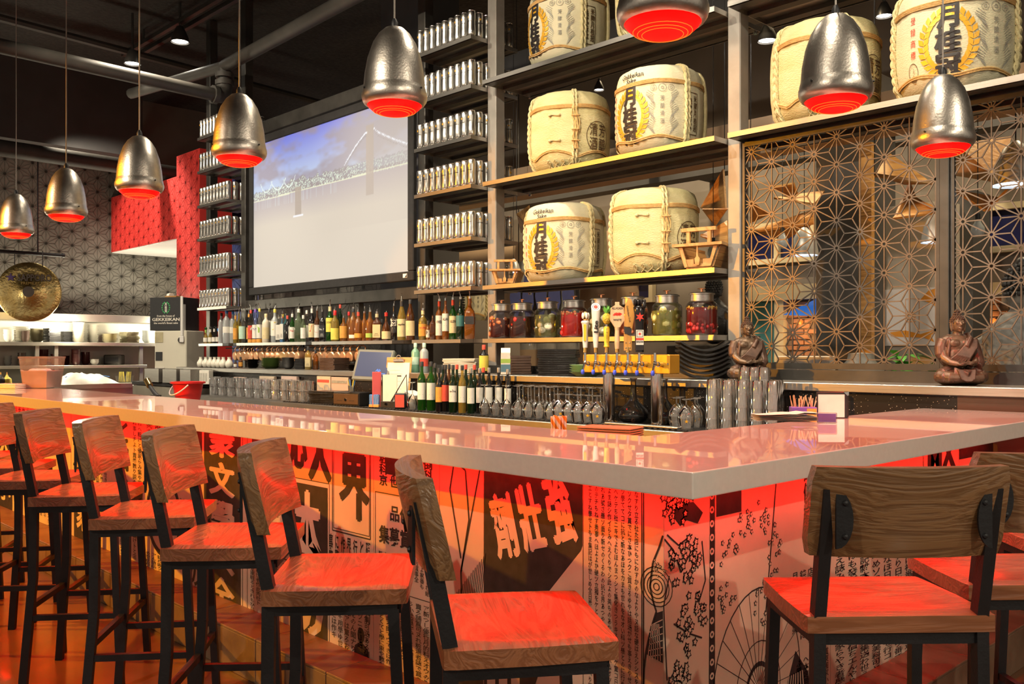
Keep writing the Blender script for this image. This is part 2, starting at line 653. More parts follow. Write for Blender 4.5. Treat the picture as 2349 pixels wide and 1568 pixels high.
# dining room behind the back bar
YD = 9.5
tag(B().box(-13, 5, YD, YD + .15, 0, 5.3).build('wall_back', M['taupe']), kind=S_)
tag(B().box(-10.6, -7.45, YD - .5, YD, 0, 2.9).build('wall_tan', M['tan']), kind=S_)
for i, (y, z0, z1, m_) in enumerate(((7.2, 3.1, 3.42, 'tan'), (8.3, 3.25, 3.5, 'darkwall'), (6.6, 4.1, 4.45, 'darkwall'))):
    tag(B().box(-11, 4, y, y + .22, z0, z1).build('beam_%d' % (i + 1), M[m_]), kind=S_)
for i, x in enumerate((-9.2, -6.4, -3.4, -.8)):
    tag(B().box(x, x + .12, 6.9, YD, 3.42, 3.6).build('beam_cross', M['darkwall']), kind=S_)


def pbox(name, px0, px1, py0, py1, y, d, m, **k):
    """A box whose front face fills the given window of the photograph at depth y."""
    a, b = on_y(px0, py1, y), on_y(px1, py0, y)
    zc0 = min(on_y(px0, py1, y).z, on_y(px1, py1, y).z)
    zc1 = max(on_y(px0, py0, y).z, on_y(px1, py0, y).z)
    return B().box(a.x, b.x, y, y + d, zc0, zc1).build(name, m, **k)


tag(pbox('pillar_grey', 1872, 1996, 300, 860, 7.6, .5, M['darkwall']), kind=S_)
tag(pbox('pillar_wood_edge', 1970, 1999, 330, 860, 7.55, .06, M['maple']), kind=S_)
tag(pbox('pillar_pale', 2005, 2170, 478, 870, 7.9, .4, mat('pale_grey_paint', (.42, .37, .31), .6, 0, .06, 3)), kind=S_)
tag(pbox('pillar_dusk', 2180, 2232, 440, 870, 8.2, .4, M['darkwall']), kind=S_)


def window(n, px0, px1, py0, py1, y, mull, pane_m):
    a, b = on_y(px0, py1, y), on_y(px1, py0, y)
    x0, x1, z0, z1 = a.x, b.x, a.z, b.z
    w = tag(link('window_%d' % n, None), kind=S_)
    t = .06
    B().box(x0, x1, y - .08, y, z0, z0 + t).build('sill', M['cream'], w)
    B().box(x0, x1, y - .08, y, z1 - t, z1).build('head_rail', M['cream'], w)
    for xx in [x0, x1 - t] + [on_y(mx, 700, y).x for mx in mull]:
        B().box(xx, xx + t, y - .08, y, z0 + t, z1 - t).build('mullion', M['cream'], w)
    B().box(x0 + .01, x1 - .01, y - .03, y - .02, z0 + .02, z1 - .02).build('pane', pane_m, w)
    return w


window(1, 1700, 1878, 500, 612, YD - .02, (1783,), M['night'])
window(2, 2226, 2420, 455, 585, YD - .02, (), M['night'])
window(3, 1360, 1505, 640, 700, YD - .02, (1440,), M['night'])
window(4, 1170, 1300, 560, 640, YD - .02, (), M['night'])
# street seen through the lower windows: teal door, brick wall with a lit lamp, blue awning
w5 = tag(link('window_5', None), kind=S_)
pbox('mullion', 1776, 1797, 680, 830, YD - .22, .08, M['cream'], parent=w5)
pbox('head_rail', 1690, 1878, 660, 684, YD - .24, .08, M['cream'], parent=w5)
pbox('door_leaf', 1690, 1776, 690, 830, YD - .12, .05, M['teal'], parent=w5)
pbox('mullion', 2228, 2252, 660, 830, YD - .22, .08, M['cream'], parent=w5)
pbox('head_rail', 2228, 2420, 650, 668, YD - .24, .08, M['cream'], parent=w5)
for nm, px0, px1, lab in (('brick_wall', 1800, 1873, 'patch of lit red brick wall seen beyond the lattice under the blue awning'),
                          ('brick_wall', 2253, 2310, 'patch of lit red brick wall behind the second seated statue')):
    a, b = on_y(px0, 830, YD - .14), on_y(px1, 680, YD - .14)
    bw = tag(B().box(a.x, b.x, YD - .1, YD - .02, a.z, b.z).build(nm, M['mortar']), lab, 'brick wall')
    me = B().rbox(0, .145, -.03, 0, 0, .05, .005).mesh('brick', M['brick'])
    z, r = a.z + .01, 0
    while z < b.z - .04:
        x = a.x - (.08 if r % 2 else 0)
        while x < b.x:
            if x > a.x - .01 and x + .145 < b.x + .02:
                link('brick', me, bw, (x, YD - .1, z))
            x += .157
        z += .061
        r += 1
    pc = on_y((px0 + px1) / 2, 738, YD - .3)
    wlmp = thing('wall_lamp', 'small bright lamp on the brick wall ' + ('under the blue awning' if px0 < 2000 else 'behind the second statue'), 'lamp', pc)
    B().ell((0, 0, 0), (.025, .025, .03), 10, 6).build('bulb', M['amber_glow'], wlmp, True)
    B().cyl((0, 0, .02), (0, .16, .05), .01, 6).build('bracket', M['blackframe'], wlmp)
    lamp('POINT', (pc.x, pc.y - .08, pc.z - .08), pc, 5, (1, .6, .25), .03)
aw = B()
a, b, c = on_y(1800, 722, YD - .32), on_y(1876, 690, YD - .32), on_y(1876, 724, YD - .32)
aw.prism([(a.x, a.z), (b.x, b.z + .02), (c.x, c.z)], lambda u, v, d: (u, d, v), YD - .36, YD - .2)
tag(aw.build('awning', M['awning']), 'bright blue awning above the brick wall beyond the lattice', 'awning')

# ------------------------------------------------ ceiling fittings
PF = 'pipework under the black ceiling'
p1 = B().tube([on_z(-60, 25, 4.9), on_z(740, 237, 4.9)], .045, 8)
tag(p1.build('ceiling_pipe', M['pipe'], smooth=True), 'thin grey pipe running up the ceiling, the highest of the pipes', 'pipe', PF)
e0, e1 = on_z(-60, 92, 4.1), on_z(492, 217, 4.1)
dz = Vector((0, 0, 1))
d_ = (e1 - e0).normalized()
up1 = e1 + d_ * .12 + dz * .12
up2 = up1 + dz * .11
pt = thing('drain_pipe', 'thick grey pipe with a bolted elbow turning up beside the can shelves', 'pipe', (0, 0, 0), 0, PF)
B().tube([e0, e1], .072, 10).build('pipe_run', M['pipe'], pt, True)
B().tube([e1 - d_ * .02, e1 + d_ * .05, up1 - dz * .05, up1 + dz * .02], .085, 10).build('elbow', M['pipe'], pt, True)
B().tube([up1, up2 + dz * .1], .066, 10).build('riser', M['pipe'], pt, True)
for p_ in (e1, up1 + dz * .03, up2):
    B().tube([p_ - (d_ if p_ is e1 else dz) * .025, p_ + (d_ if p_ is e1 else dz) * .025], .1, 10).build('coupling', M['pipe'], pt, True)
B().tube([up2 + dz * .1, on_z(805, -5, 4.42), on_z(1000, -110, 4.42)], .068, 10).build('pipe_run', M['pipe'], pt, True)
B().tube([up2 + dz * .1, on_z(300, 215, 4.42)], .06, 10).build('pipe_run', M['pipe'], pt, True)
du = B().tube([on_z(-60, 330, 3.85), on_z(440, 404, 3.85)], .105, 14)
tag(du.build('air_duct', M['pipe'], smooth=True), 'fat round grey duct ending beside the red bulkhead', 'duct', PF)
tr = thing('light_track', 'double black lighting track slanting across the ceiling', 'light track')
a, b = on_z(296, 128, 5.08), on_z(560, -25, 5.08)
for o_ in (-.07, .07):
    B().bar((a.x, a.y + o_, 5.08), (b.x, b.y + o_, 5.08), .05, .05).build('rail', M['steel_dark'], tr)
for t_ in (.15, .75):
    q = a.lerp(b, t_)
    B().cyl((q.x, q.y, 5.106), (q.x, q.y, 5.299), .012, 6).build('hanger_rod', M['pipe'], tr)


def spot(px, py, z, lab, size=1., hood=True, en=25, face='white_glow'):
    p = on_z(px, py, z)
    t = thing('spot_light', lab, 'spotlight', p)
    s = size
    B().lathe([(.09 * s, 0), (.085 * s, .05 * s), (.05 * s, .13 * s), (.035 * s, .16 * s)], 16, cap0=False).build('hood', M['steel_dark'], t, True)
    B().cyl((0, 0, .16 * s), (0, 0, (5.3 if px != 304 else 5.2) - z), .014, 8).build('stem', M['steel_dark'], t)
    B().lathe([(.08 * s, .012), (.01, .01)], 16, cap0=False).build('lamp_face', M[face], t)
    if en:
        lamp('SPOT', (p.x, p.y, p.z - .03), (p.x, p.y, 0), en, (1, .9, .74), .05, 120, .7)


spot(413, 97, 4.85, 'lit ceiling spotlight beside the slanting light track', 1.1)
spot(304, 147, 4.62, 'lit spotlight hanging from the lower end of the light track', 1.0)
spot(2028, 38, 4.4, 'bright spotlight glowing above the two bundled barrels', .8)
spot(1760, 95, 4.0, 'bright spotlight half hidden by the plain barrel beside the steel post', .9)
spot(1374, 207, 4.1, 'bright starry spotlight showing between the top and middle barrel shelves', .6)
# general dining light
for x, y in ((-9.0, 7.6), (-6.4, 7.9), (-4.2, 7.4), (-1.5, 7.4)):
    lamp('SPOT', (x, y, 4.9), (x, y + .4, 0), 420, (1, .78, .48), .08, 125, .7)
# ================================================ the bar
BX, BXI, BY, BYI, BT, BTH = -1.19, -1.82, 1.70, 2.34, 1.067, .061
XE = -9.6      # far end of the long side
YE = 4.50      # end of the short side, against the granite
OV = .31
ct = B()
ol = [(XE, BY), (BX, BY), (BX, YE), (BXI, YE), (BXI, BYI), (XE, BYI)]
bm = bmesh.new()
vs = [bm.verts.new((x, y, BT)) for x, y in ol]
f = bm.faces.new(vs)
ex = bmesh.ops.extrude_face_region(bm, geom=[f])
bmesh.ops.translate(bm, verts=[g for g in ex['geom'] if isinstance(g, bmesh.types.BMVert)], vec=(0, 0, -BTH))
bmesh.ops.recalc_face_normals(bm, faces=bm.faces[:])
bmesh.ops.bevel(bm, geom=bm.edges[:], offset=.003, segments=2, affect='EDGES', profile=.5)
me = bpy.data.meshes.new('bar_countertop')
bm.to_mesh(me)
bm.free()
me.materials.append(M['quartz'])
tag(link('bar_countertop', me), 'long white stone bar top turning the corner, lit pink by red lamps', 'bar top')

PY, PX = BY + OV, BX - OV       # panel planes
PZ0, PZ1 = .1, BT - BTH - .002
base = thing('newspaper_bar_front', 'bar front covered in enlarged old newspaper pages', 'bar front')
M['ply'] = mat('dark_plywood', (.05, .04, .035), .6, 0, .2, 4)
# carcass behind the sheets
B().box(XE, PX - .02, PY + .02, PY + .06, 0, PZ1).build('carcass_panel', M['ply'], base)
B().box(PX - .06, PX - .02, PY + .06, YE, 0, PZ1).build('carcass_panel', M['ply'], base)
LF = lambda u, v, d=0.: (u, PY - d, v)
RF = lambda u, v, d=0.: (PX + d, u, v)


def sheet(fn, u0, u1, m='paper'):
    """one printed sheet, a thin board"""
    mb = B()
    g = .0012
    mb.prism([(u0 + g, PZ0), (u1 - g, PZ0), (u1 - g, PZ1), (u0 + g, PZ1)], lambda a, b, d: fn(a, b, -d), .0, .018)
    return mb.build('printed_sheet', M[m], base)


def long_u(px, py=1200):
    return on_y(px, py, PY).x


def short_u(px, py=1200):
    return on_x(px, py, PX).y


def LP(px, py):
    p = on_y(px, py, PY)
    return p.x, p.z


def RP(px, py):
    p = on_x(px, py, PX)
    return p.y, p.z


rng = random.Random(3)
KANJI = '新聞東京大日本文學全集人世界獨立讀者社會部數行品質退抗進作告賞懸募硬記事實驚可的優秀此科學美榮養容化粧紙面倒用會社店番電話本舗定價送料圓錢小説家雜誌月號發賣'
KANA = 'のにをはとしてもありなるこのれからまでせたくでがへやそよいうえおかきけさすちつてとなにぬねのはひふへほまみむめもやゆよらりるれろわんアイウエオカキクケコサシスセソタチツテトナニヌ'


def column_text(n, k=.5):
    return ''.join(rng.choice(KANA if rng.random() < k else KANJI) for _ in range(n))


class Print:
    """ink printed on a sheet: black goes on lift 1, paper-coloured letters on black go on lift 2"""
    def __init__(s, fn):
        s.fn, s.a, s.b = fn, B(), B()

    def black(s, tf):
        put(s.a, tf, lambda u, v: s.fn(u, v, .0008))

    def white(s, tf):
        put(s.b, tf, lambda u, v: s.fn(u, v, .0016))

    def block(s, u0, u1, z0, z1):
        s.black(rect2d(u0, z0, u1, z1))

    def poly(s, pts, white=False):
        (s.white if white else s.black)((np.array(pts), [tuple(range(len(pts)))]))

    def cols(s, u0, u1, z0, z1, n, per, k=.5, bold=.01, vary=True, fill=.8):
        """n vertical columns of small characters, each as long as the column allows"""
        cw = (u1 - u0) / n
        for i in range(n):
            m = per if not vary else rng.randint(int(per * .7), per)
            h = (z1 - z0) * m / per
            cx = u0 + cw * (i + .5)
            tf = text2d(vert(column_text(m, k)), cx, z1 - h / 2, h=h, w=cw * fill, bold=bold, res=1, lsp=.95)
            s.black(tf)

    def frame(s, u0, u1, z0, z1, w=.004):
        for a, b in (((u0, z0), (u1, z0)), ((u1, z0), (u1, z1)), ((u1, z1), (u0, z1)), ((u0, z1), (u0, z0))):
            s.black(line2d(a, b, w))

    def done(s, parent):
        for mb, nm, m in ((s.a, 'black_print', M['ink']), (s.b, 'pale_lettering', M['paper'])):
            if mb.v:
                me = mb.mesh(nm, m)
                bm = bmesh.new()      # print is cut off at the sheet's edges
                bm.from_mesh(me)
                for z, n_ in ((PZ1 - .001, 1), (PZ0 + .001, -1)):
                    bmesh.ops.bisect_plane(bm, geom=bm.verts[:] + bm.edges[:] + bm.faces[:], plane_co=(0, 0, z), plane_no=(0, 0, n_), clear_outer=True)
                bm.to_mesh(me)
                bm.free()
                link(nm, me, parent)


# sheets on the long side, their joints read off the photograph
JL = [-9.6, long_u(70), long_u(165), long_u(250), long_u(330), long_u(468), long_u(565), long_u(672), long_u(857), long_u(1008), long_u(1110), long_u(1338), long_u(1475), PX]
SH = [sheet(LF, JL[i], JL[i + 1]) for i in range(len(JL) - 1)]
dz_ = PZ1 - PZ0


def zz(t):      # 0 bottom .. 1 top of a sheet
    return PZ0 + dz_ * t


for i in (0, 1, 2, 3, 4):
    P = Print(LF)
    u0, u1 = JL[i], JL[i + 1]
    w = u1 - u0
    if i in (0, 2):
        n = 3 if i == 0 else 1
        for k in range(n):
            a, b = u0 + w * k / n, u0 + w * (k + 1) / n
            P.block(a + .04, a + (b - a) * .52, zz(.05), zz(.75))
            P.white(text2d(vert('大衆' if k == 0 else '人文小'), a + .04 + (b - a) * .25, zz(.42), h=dz_ * .55, w=(b - a) * .36, bold=.03, lsp=.95))
            P.cols(a + (b - a) * .56, b - .02, zz(.08), zz(.96), 4, 26)
    elif i == 1:
        P.cols(u0 + .03, u0 + w * .5, zz(.5), zz(.97), 4, 16)
        P.black(text2d(vert('面倒'), u0 + w * .72, zz(.36), h=dz_ * .3, w=w * .3, bold=.04))
        P.cols(u0 + .03, u0 + w * .52, zz(.05), zz(.45), 5, 18)
        P.frame(u0 + .015, u1 - .015, zz(.02), zz(.98))
    elif i == 3:
        P.black(text2d(vert('と口の世'), u0 + w * .4, zz(.62), h=dz_ * .66, w=w * .42, bold=.05))
        P.cols(u0 + w * .68, u1 - .02, zz(.1), zz(.95), 2, 26)
        P.cols(u0 + .02, u0 + w * .6, zz(.04), zz(.26), 4, 10)
    else:
        P.block(u0 + w * .55, u1 - .02, zz(.75), zz(.99))
        P.black(ring2d(u0 + w * .35, zz(.42), w * .26, w * .3, 30))
        P.black(text2d('◎', u0 + w * .35, zz(.42), h=w * .3))
        P.cols(u0 + .02, u0 + w * .5, zz(.7), zz(.97), 3, 9)
        P.black(text2d(vert('面倒の'), u1 - w * .14, zz(.3), h=dz_ * .42, w=w * .18, bold=.04))
        P.cols(u0 + w * .62, u1 - w * .28, zz(.04), zz(.55), 2, 20)
        P.cols(u0 + .02, u0 + w * .55, zz(.03), zz(.18), 5, 7)
    P.done(SH[i])
# 5: white on black, large vertical heading
P = Print(LF)
u0, u1 = JL[5], JL[6]
w = u1 - u0
P.block(u0 + .002, u1 - w * .12, PZ0, PZ1)
P.black(line2d((u1 - w * .08, PZ0), (u1 - w * .08, PZ1), .004))
for k, ch in enumerate('衆文學大全'):
    P.white(text2d(ch, u0 + w * .44, zz(.905 - .2 * k), h=dz_ * .178, w=w * .62, bold=.045))
P.done(SH[5])
# 6: small columns and a dark picture
P = Print(LF)
u0, u1 = JL[6], JL[7]
w = u1 - u0
P.frame(u0 + .012, u1 - .008, PZ0 + .01, PZ1 - .002)
P.black(text2d(vert('日人'), u0 + w * .36, zz(.86), h=dz_ * .24, w=w * .62, bold=.06))
P.block(u0 + .03, u1 - .06, zz(.42), zz(.55))
P.cols(u0 + .03, u1 - .06, zz(.56), zz(.72), 6, 9)
P.black(line2d((u0 + .012, zz(.39)), (u1 - .01, zz(.39)), .004))
P.cols(u0 + .03, u1 - .05, zz(.08), zz(.37), 6, 13)
P.done(SH[6])
# 7: the heading with large black characters, white 本 on black, story columns
P = Print(LF)
u0, u1 = JL[7], JL[8]
w = u1 - u0
P.black(text2d('心', u0 + w * .08, zz(.93), h=dz_ * .2, w=w * .24, bold=.07))
P.black(text2d('人', u0 + w * .36, zz(.905), h=dz_ * .24, w=w * .3, bold=.07))
P.black(text2d('世', u0 + w * .77, zz(1.0), h=dz_ * .12, w=w * .32, bold=.05))
P.black(text2d('界', u0 + w * .78, zz(.79), h=dz_ * .29, w=w * .36, bold=.05))
P.frame(u0 + w * .52, u1 - .02, zz(.585), zz(.985), .005)
P.frame(u0 + w * .535, u1 - .027, zz(.597), zz(.99), .003)
P.block(u0 + .004, u0 + w * .46, zz(.02), zz(.765))
P.frame(u0 + .002, u0 + w * .48, zz(.01), zz(.785), .003)
P.white(text2d('本', u0 + w * .2, zz(.56), h=dz_ * .36, w=w * .36, bold=.06))
P.white(text2d('の', u0 + w * .24, zz(.2), h=dz_ * .26, w=w * .34, bold=.07))
for k, s_ in enumerate(('硬文學專門', 'として、', '行部數の', '界的新記録', '作らる。', 'に驚く可き', '事實だ!!')):
    P.black(text2d(vert(s_), u1 - w * .06 - w * .073 * k, zz(.565) - dz_ * .035 * len(s_) * .95, h=dz_ * .068 * len(s_), w=w * .05, bold=.02, lsp=.95))
P.black(line2d((u0 + w * .48, zz(.275)), (u1, zz(.275)), .004))
P.cols(u0 + w * .5, u1 - .02, zz(.03), zz(.26), 6, 8)
P.black(disc2d(u1 - w * .14, zz(.17), w * .04, 12, 1.3))
P.poly([(u1 - w * .24, zz(.02)), (u1 - w * .04, zz(.02)), (u1 - w * .06, zz(.12)), (u1 - w * .14, zz(.145)), (u1 - w * .21, zz(.12))])
P.done(SH[7])
# 8: notices
P = Print(LF)
u0, u1 = JL[8], JL[9]
w = u1 - u0
P.frame(u0 + .012, u1 - .012, zz(.4), zz(.79), .003)
P.cols(u0 + .03, u1 - .03, zz(.82), zz(1.0), 5, 4, .1, .03, False)
P.block(u0 + w * .2, u0 + w * .66, zz(.87), zz(1.0))
P.black(text2d('品作告廣', u0 + w * .58, zz(.715), h=dz_ * .065, w=w * .62, bold=.02))
P.black(text2d('集募賞懸大', u0 + w * .5, zz(.62), h=dz_ * .075, w=w * .82, bold=.03))
P.cols(u0 + .03, u1 - .05, zz(.42), zz(.55), 10, 6)
P.cols(u0 + .03, u1 - .05, zz(.03), zz(.38), 7, 16)
P.done(SH[8])
# 9: twig photograph (tones of ink only)
P = Print(LF)
u0, u1 = JL[9], JL[10]
w = u1 - u0
tw = [(u0 + w * .55, zz(.3)), (u0 + w * .5, zz(.55)), (u0 + w * .68, zz(.75)), (u0 + w * .6, zz(.93)), (u0 + w * .35, zz(.96)), (u0 + w * .25, zz(.85)), (u0 + w * .5, zz(.6))]
for a, b in zip(tw, tw[1:]):
    P.black(line2d(a, b, .007))
P.black(line2d((u0 + w * .5, zz(.55)), (u1 - w * .02, zz(1.0)), .006))
for k in range(16):
    a = u0 + w * (.25 + .045 * k)
    P.black(line2d((a, zz(.3 + .01 * k)), (a + w * .12, zz(.46 + .012 * k)), .003))
P.block(u0, u1 - .002, PZ0, zz(.2))
P.poly([(u0, zz(.2)), (u1, zz(.2)), (u1, zz(.34)), (u0, zz(.22))])
P.done(SH[9])
# 10: slanted white characters on black with stepped white shapes
P = Print(LF)
u0, u1 = JL[10], JL[11]
w = u1 - u0
P.poly([(u0 + .002, PZ0 + .01), (u0 + w * .35, PZ0 + .01), (u1 - .002, zz(.74)), (u1 - .002, PZ1), (u0 + .002, PZ1)])
for k, ch in enumerate('強壯劑'):
    P.white(text2d(ch, u0 + w * (.78 - .28 * k), zz(.845 - .045 * k), h=dz_ * .235, w=w * .25, bold=.05, rot=R(16)))
P.white(text2d('精', u0 + w * .2, zz(.985), h=dz_ * .08, w=w * .25, bold=.05))
for q in range(5):
    a = u0 + w * (.04 + .13 * q)
    z = zz(.3 + .06 * q)
    P.poly([(a, z - .22 * dz_), (a + w * .09, z - .22 * dz_), (a + w * .09, z), (a + w * .05, z - .01), (a + w * .05, z - .04), (a, z - .05)], True)
P.poly([(u0 + w * .62, zz(.53)), (u1 - w * .002, zz(.73)), (u1 - w * .002, zz(.16)), (u0 + w * .8, zz(.3))], True)
P.done(SH[10])
# 11: long columns of small print
P = Print(LF)
u0, u1 = JL[11], JL[12]
w = u1 - u0
P.cols(u0 + .015, u1 - .01, zz(.18), zz(1.0), 8, 40, .75, .01, False, .62)
P.black(line2d((u1 - .004, zz(.14)), (u1 - .004, PZ1), .003))
P.cols(u0 + .01, u1 - .02, PZ0, zz(.12), 6, 6)
P.done(SH[11])


# 12 and the short side: a woman in a patterned robe under blossom, and a paper parasol
def blossom(P, cx, cz, r, n=26, seed=1):
    g = random.Random(seed)
    for _ in range(n):
        a, q = g.random() * 6.28, r * math.sqrt(g.random())
        c_ = (cx + q * math.cos(a), cz + q * 1.2 * math.sin(a))
        P.black(star2d(*c_, r * .21, 5, .6, a))
        P.white(star2d(*c_, r * .12, 5, .55, a))


P = Print(LF)
u0, u1 = JL[12], JL[13]
w = u1 - u0
P.black(line2d((u0 + .003, PZ0), (u0 + .003, PZ1), .003))
rob = [LP(*q) for q in ((1521, 1228), (1512, 1256), (1498, 1290), (1491, 1345), (1499, 1380), (1506, 1402), (1494, 1440), (1483, 1490), (1478, 1530), (1476, 1575))]
for a, b in zip(rob, rob[1:]):
    P.black(line2d(a, b, .006))
P.poly([LP(1521, 1400), LP(1507, 1405), LP(1494, 1442), LP(1484, 1500), LP(1521, 1520)])
for k in range(6):
    a, b = LP(1497 + 3 * k, 1430), LP(1486 + 6 * k, 1515)
    P.white(line2d(a, b, .0025))
    P.white(line2d(LP(1490, 1435 + 14 * k), LP(1521, 1420 + 16 * k), .0025))
for k in range(5):
    c_ = LP(1506, 1345)
    P.black(ring2d(*c_, .008 + .011 * k, .011 + .011 * k, 20))
blossom(P, *LP(1512, 1300), w * .3, 16, 2)
P.done(SH[12])
JR = [PY, short_u(1640), short_u(1905), short_u(2120), short_u(2200), YE]
SR = [sheet(RF, JR[i], JR[i + 1]) for i in range(len(JR) - 1)]
P = Print(RF)
u0, u1 = JR[0], JR[1]
w = u1 - u0
for k in range(5):
    blossom(P, u0 + w * (.25 + .13 * (k % 3)), zz(.93 - .2 * k), w * .3, 30, 10 + k)
P.poly([RP(*q) for q in ((1545, 1160), (1590, 1150), (1612, 1175), (1600, 1200), (1575, 1192), (1560, 1206), (1548, 1190))])
for pts in (((1524, 1236), (1545, 1262), (1562, 1312), (1598, 1236)), ((1530, 1226), (1556, 1250), (1588, 1225)), ((1545, 1430), (1580, 1452), (1610, 1462)), ((1535, 1320), (1522, 1390), (1530, 1560)), ((1610, 1240), (1618, 1330), (1600, 1390))):
    for a, b in zip(pts, pts[1:]):
        P.black(line2d(RP(*a), RP(*b), .005))
P.poly([(u0 + w * .86, PZ0), (u1 - .002, PZ0), (u1 - .002, PZ1), (u0 + w * .9, PZ1)])
for k in range(5):
    P.black(ring2d(u0 + w * .3, zz(.08), w * (.12 + .09 * k), w * (.15 + .09 * k), 26))
for k in range(22):
    P.white(ring2d(u0 + w * .93, zz(.03 + .044 * k), w * .02, w * .045, 7))
P.done(SR[0])
P = Print(RF)
u0, u1 = JR[1], JR[2]
w = u1 - u0
P.block(u0 + .006, u0 + w * .2, zz(.84), PZ1)
for k, (a, z) in enumerate(((.1, .72), (.24, .78), (.36, .8), (.1, .58), (.48, .72), (.44, .6), (.36, .5))):
    blossom(P, u0 + w * a, zz(z), w * .07, 12, 30 + k)
P.black(line2d((u0 + w * .5, zz(.98)), (u0 + w * .4, zz(.48)), .006))
cx, cz, rr = u0 + w * .34, zz(.22), w * .36
P.black(ring2d(cx, cz, rr, rr + .004, 40, 1.25))
P.black(ring2d(cx, cz, rr * .5, rr * .5 + .003, 30, 1.2))
P.black(ring2d(cx, cz, rr * .25, rr * .3, 24, 1.2))
for k in range(28):
    a = 6.283 * k / 28
    P.black(line2d((cx + .02 * math.cos(a), cz + .03 * math.sin(a)), (cx + rr * math.cos(a), cz + rr * 1.25 * math.sin(a)), .0022))
P.poly([(u0 + w * .5, PZ0), (u0 + w * .82, PZ0), (u0 + w * .78, zz(.2)), (u0 + w * .66, zz(.3)), (u0 + w * .56, zz(.16))])
for k in range(7):
    P.white(line2d((u0 + w * (.52 + .04 * k), zz(.02)), (u0 + w * (.6 + .02 * k), zz(.22)), .005))
for k, s_ in enumerate(('此の科學', '的優秀品')):
    P.black(text2d(vert(s_), u1 - w * (.1 + .13 * k), zz(.82), h=dz_ * .3, w=w * .07, bold=.03))
P.cols(u0 + w * .62, u1 - .01, zz(.3), zz(.58), 5, 9)
P.cols(u0 + w * .66, u1 - .01, zz(.02), zz(.26), 5, 9)
P.done(SR[1])
P = Print(RF)
u0, u1 = JR[2], JR[3]
w = u1 - u0
P.cols(u0 + .02, u1 - .1, zz(.3), zz(.62), 7, 10)
P.cols(u0 + .02, u1 - .1, zz(.02), zz(.28), 7, 10)
P.black(text2d(vert('人品'), u0 + w * .2, zz(.82), h=dz_ * .3, w=w * .25, bold=.04))
P.frame(u0 + .01, u1 - .01, zz(.64), zz(.985))
P.done(SR[2])
P = Print(RF)
u0, u1 = JR[3], JR[4]
P.block(u0 + .004, u1, PZ0, zz(.6))
P.black(text2d('MX', (u0 + u1) / 2, zz(.9), h=dz_ * .16, bold=.05))
for k in range(6):
    P.white(disc2d(u0 + (u1 - u0) * (.2 + .3 * (k % 3)), zz(.1 + .07 * k), .02 + .008 * (k % 2), 10, 1.6))
P.done(SR[3])
P = Print(RF)
u0, u1 = JR[4], JR[5]
P.block(u0, u1, zz(.86), PZ1)
P.cols(u0 + .02, u1 - .4, zz(.05), zz(.8), 8, 22)
P.block(u1 - .36, u1 - .02, zz(.05), zz(.8))
P.done(SR[4])

# red light strips under the overhang
ls = thing('light_strip', 'red light strip hidden under the bar overhang', 'light strip', (0, 0, PZ1 - .02))
B().box(XE + .1, PX, PY - .09, PY - .065, .004, .018).build('channel', M['steel_grey'], ls)
B().box(XE + .1, PX, PY - .085, PY - .07, 0, .004).build('strip', M['led'], ls)
B().box(PX + .065, PX + .09, PY - .06, YE - .1, .004, .018).build('channel', M['steel_grey'], ls)
B().box(PX + .07, PX + .085, PY - .06, YE - .1, 0, .004).build('strip', M['led'], ls)

# tiled foot step along the bar
M['tile'] = mat('brown_stone_tile', (.17, .1, .06), .4, 0, .3, 5, .1, 30, mix=(.24, .16, .1))
st = tag(B().box(XE, PX + .19, PY - .19, PY + .02, 0, .17).box(PX - .02, PX + .19, PY + .02, YE, 0, .17).build('trim_foot_step', M['ply']), kind=S_)
n = 16
for i in range(n):
    a = XE + (PX + .2 - XE) * i / n
    b = XE + (PX + .2 - XE) * (i + 1) / n - .004
    link('tile', B().rbox(a, b, PY - .2, PY, .17, .18, .002).mesh('tile', M['tile']), st)
    link('tile', B().rbox(a, b, PY - .2, PY - .19, 0, .169, .002).mesh('tile', M['tile']), st)
for i in range(6):
    a = PY + (YE - PY) * i / 6
    b = PY + (YE - PY) * (i + 1) / 6 - .004
    link('tile', B().rbox(PX, PX + .2, a, b, .17, .18, .002).mesh('tile', M['tile']), st)
    link('tile', B().rbox(PX + .19, PX + .2, a, b, 0, .169, .002).mesh('tile', M['tile']), st)

# ================================================ bar stools
M['seatwood'] = wood('brushed_elm_seat', (.24, .085, .033), (.36, .14, .06), .3, 'X', 1.3, .22, .4)
M['backwood'] = wood('brushed_elm_back', (.16, .08, .032), (.27, .145, .062), .34, 'X', 1.2, .28, .35)
SEAT = .772


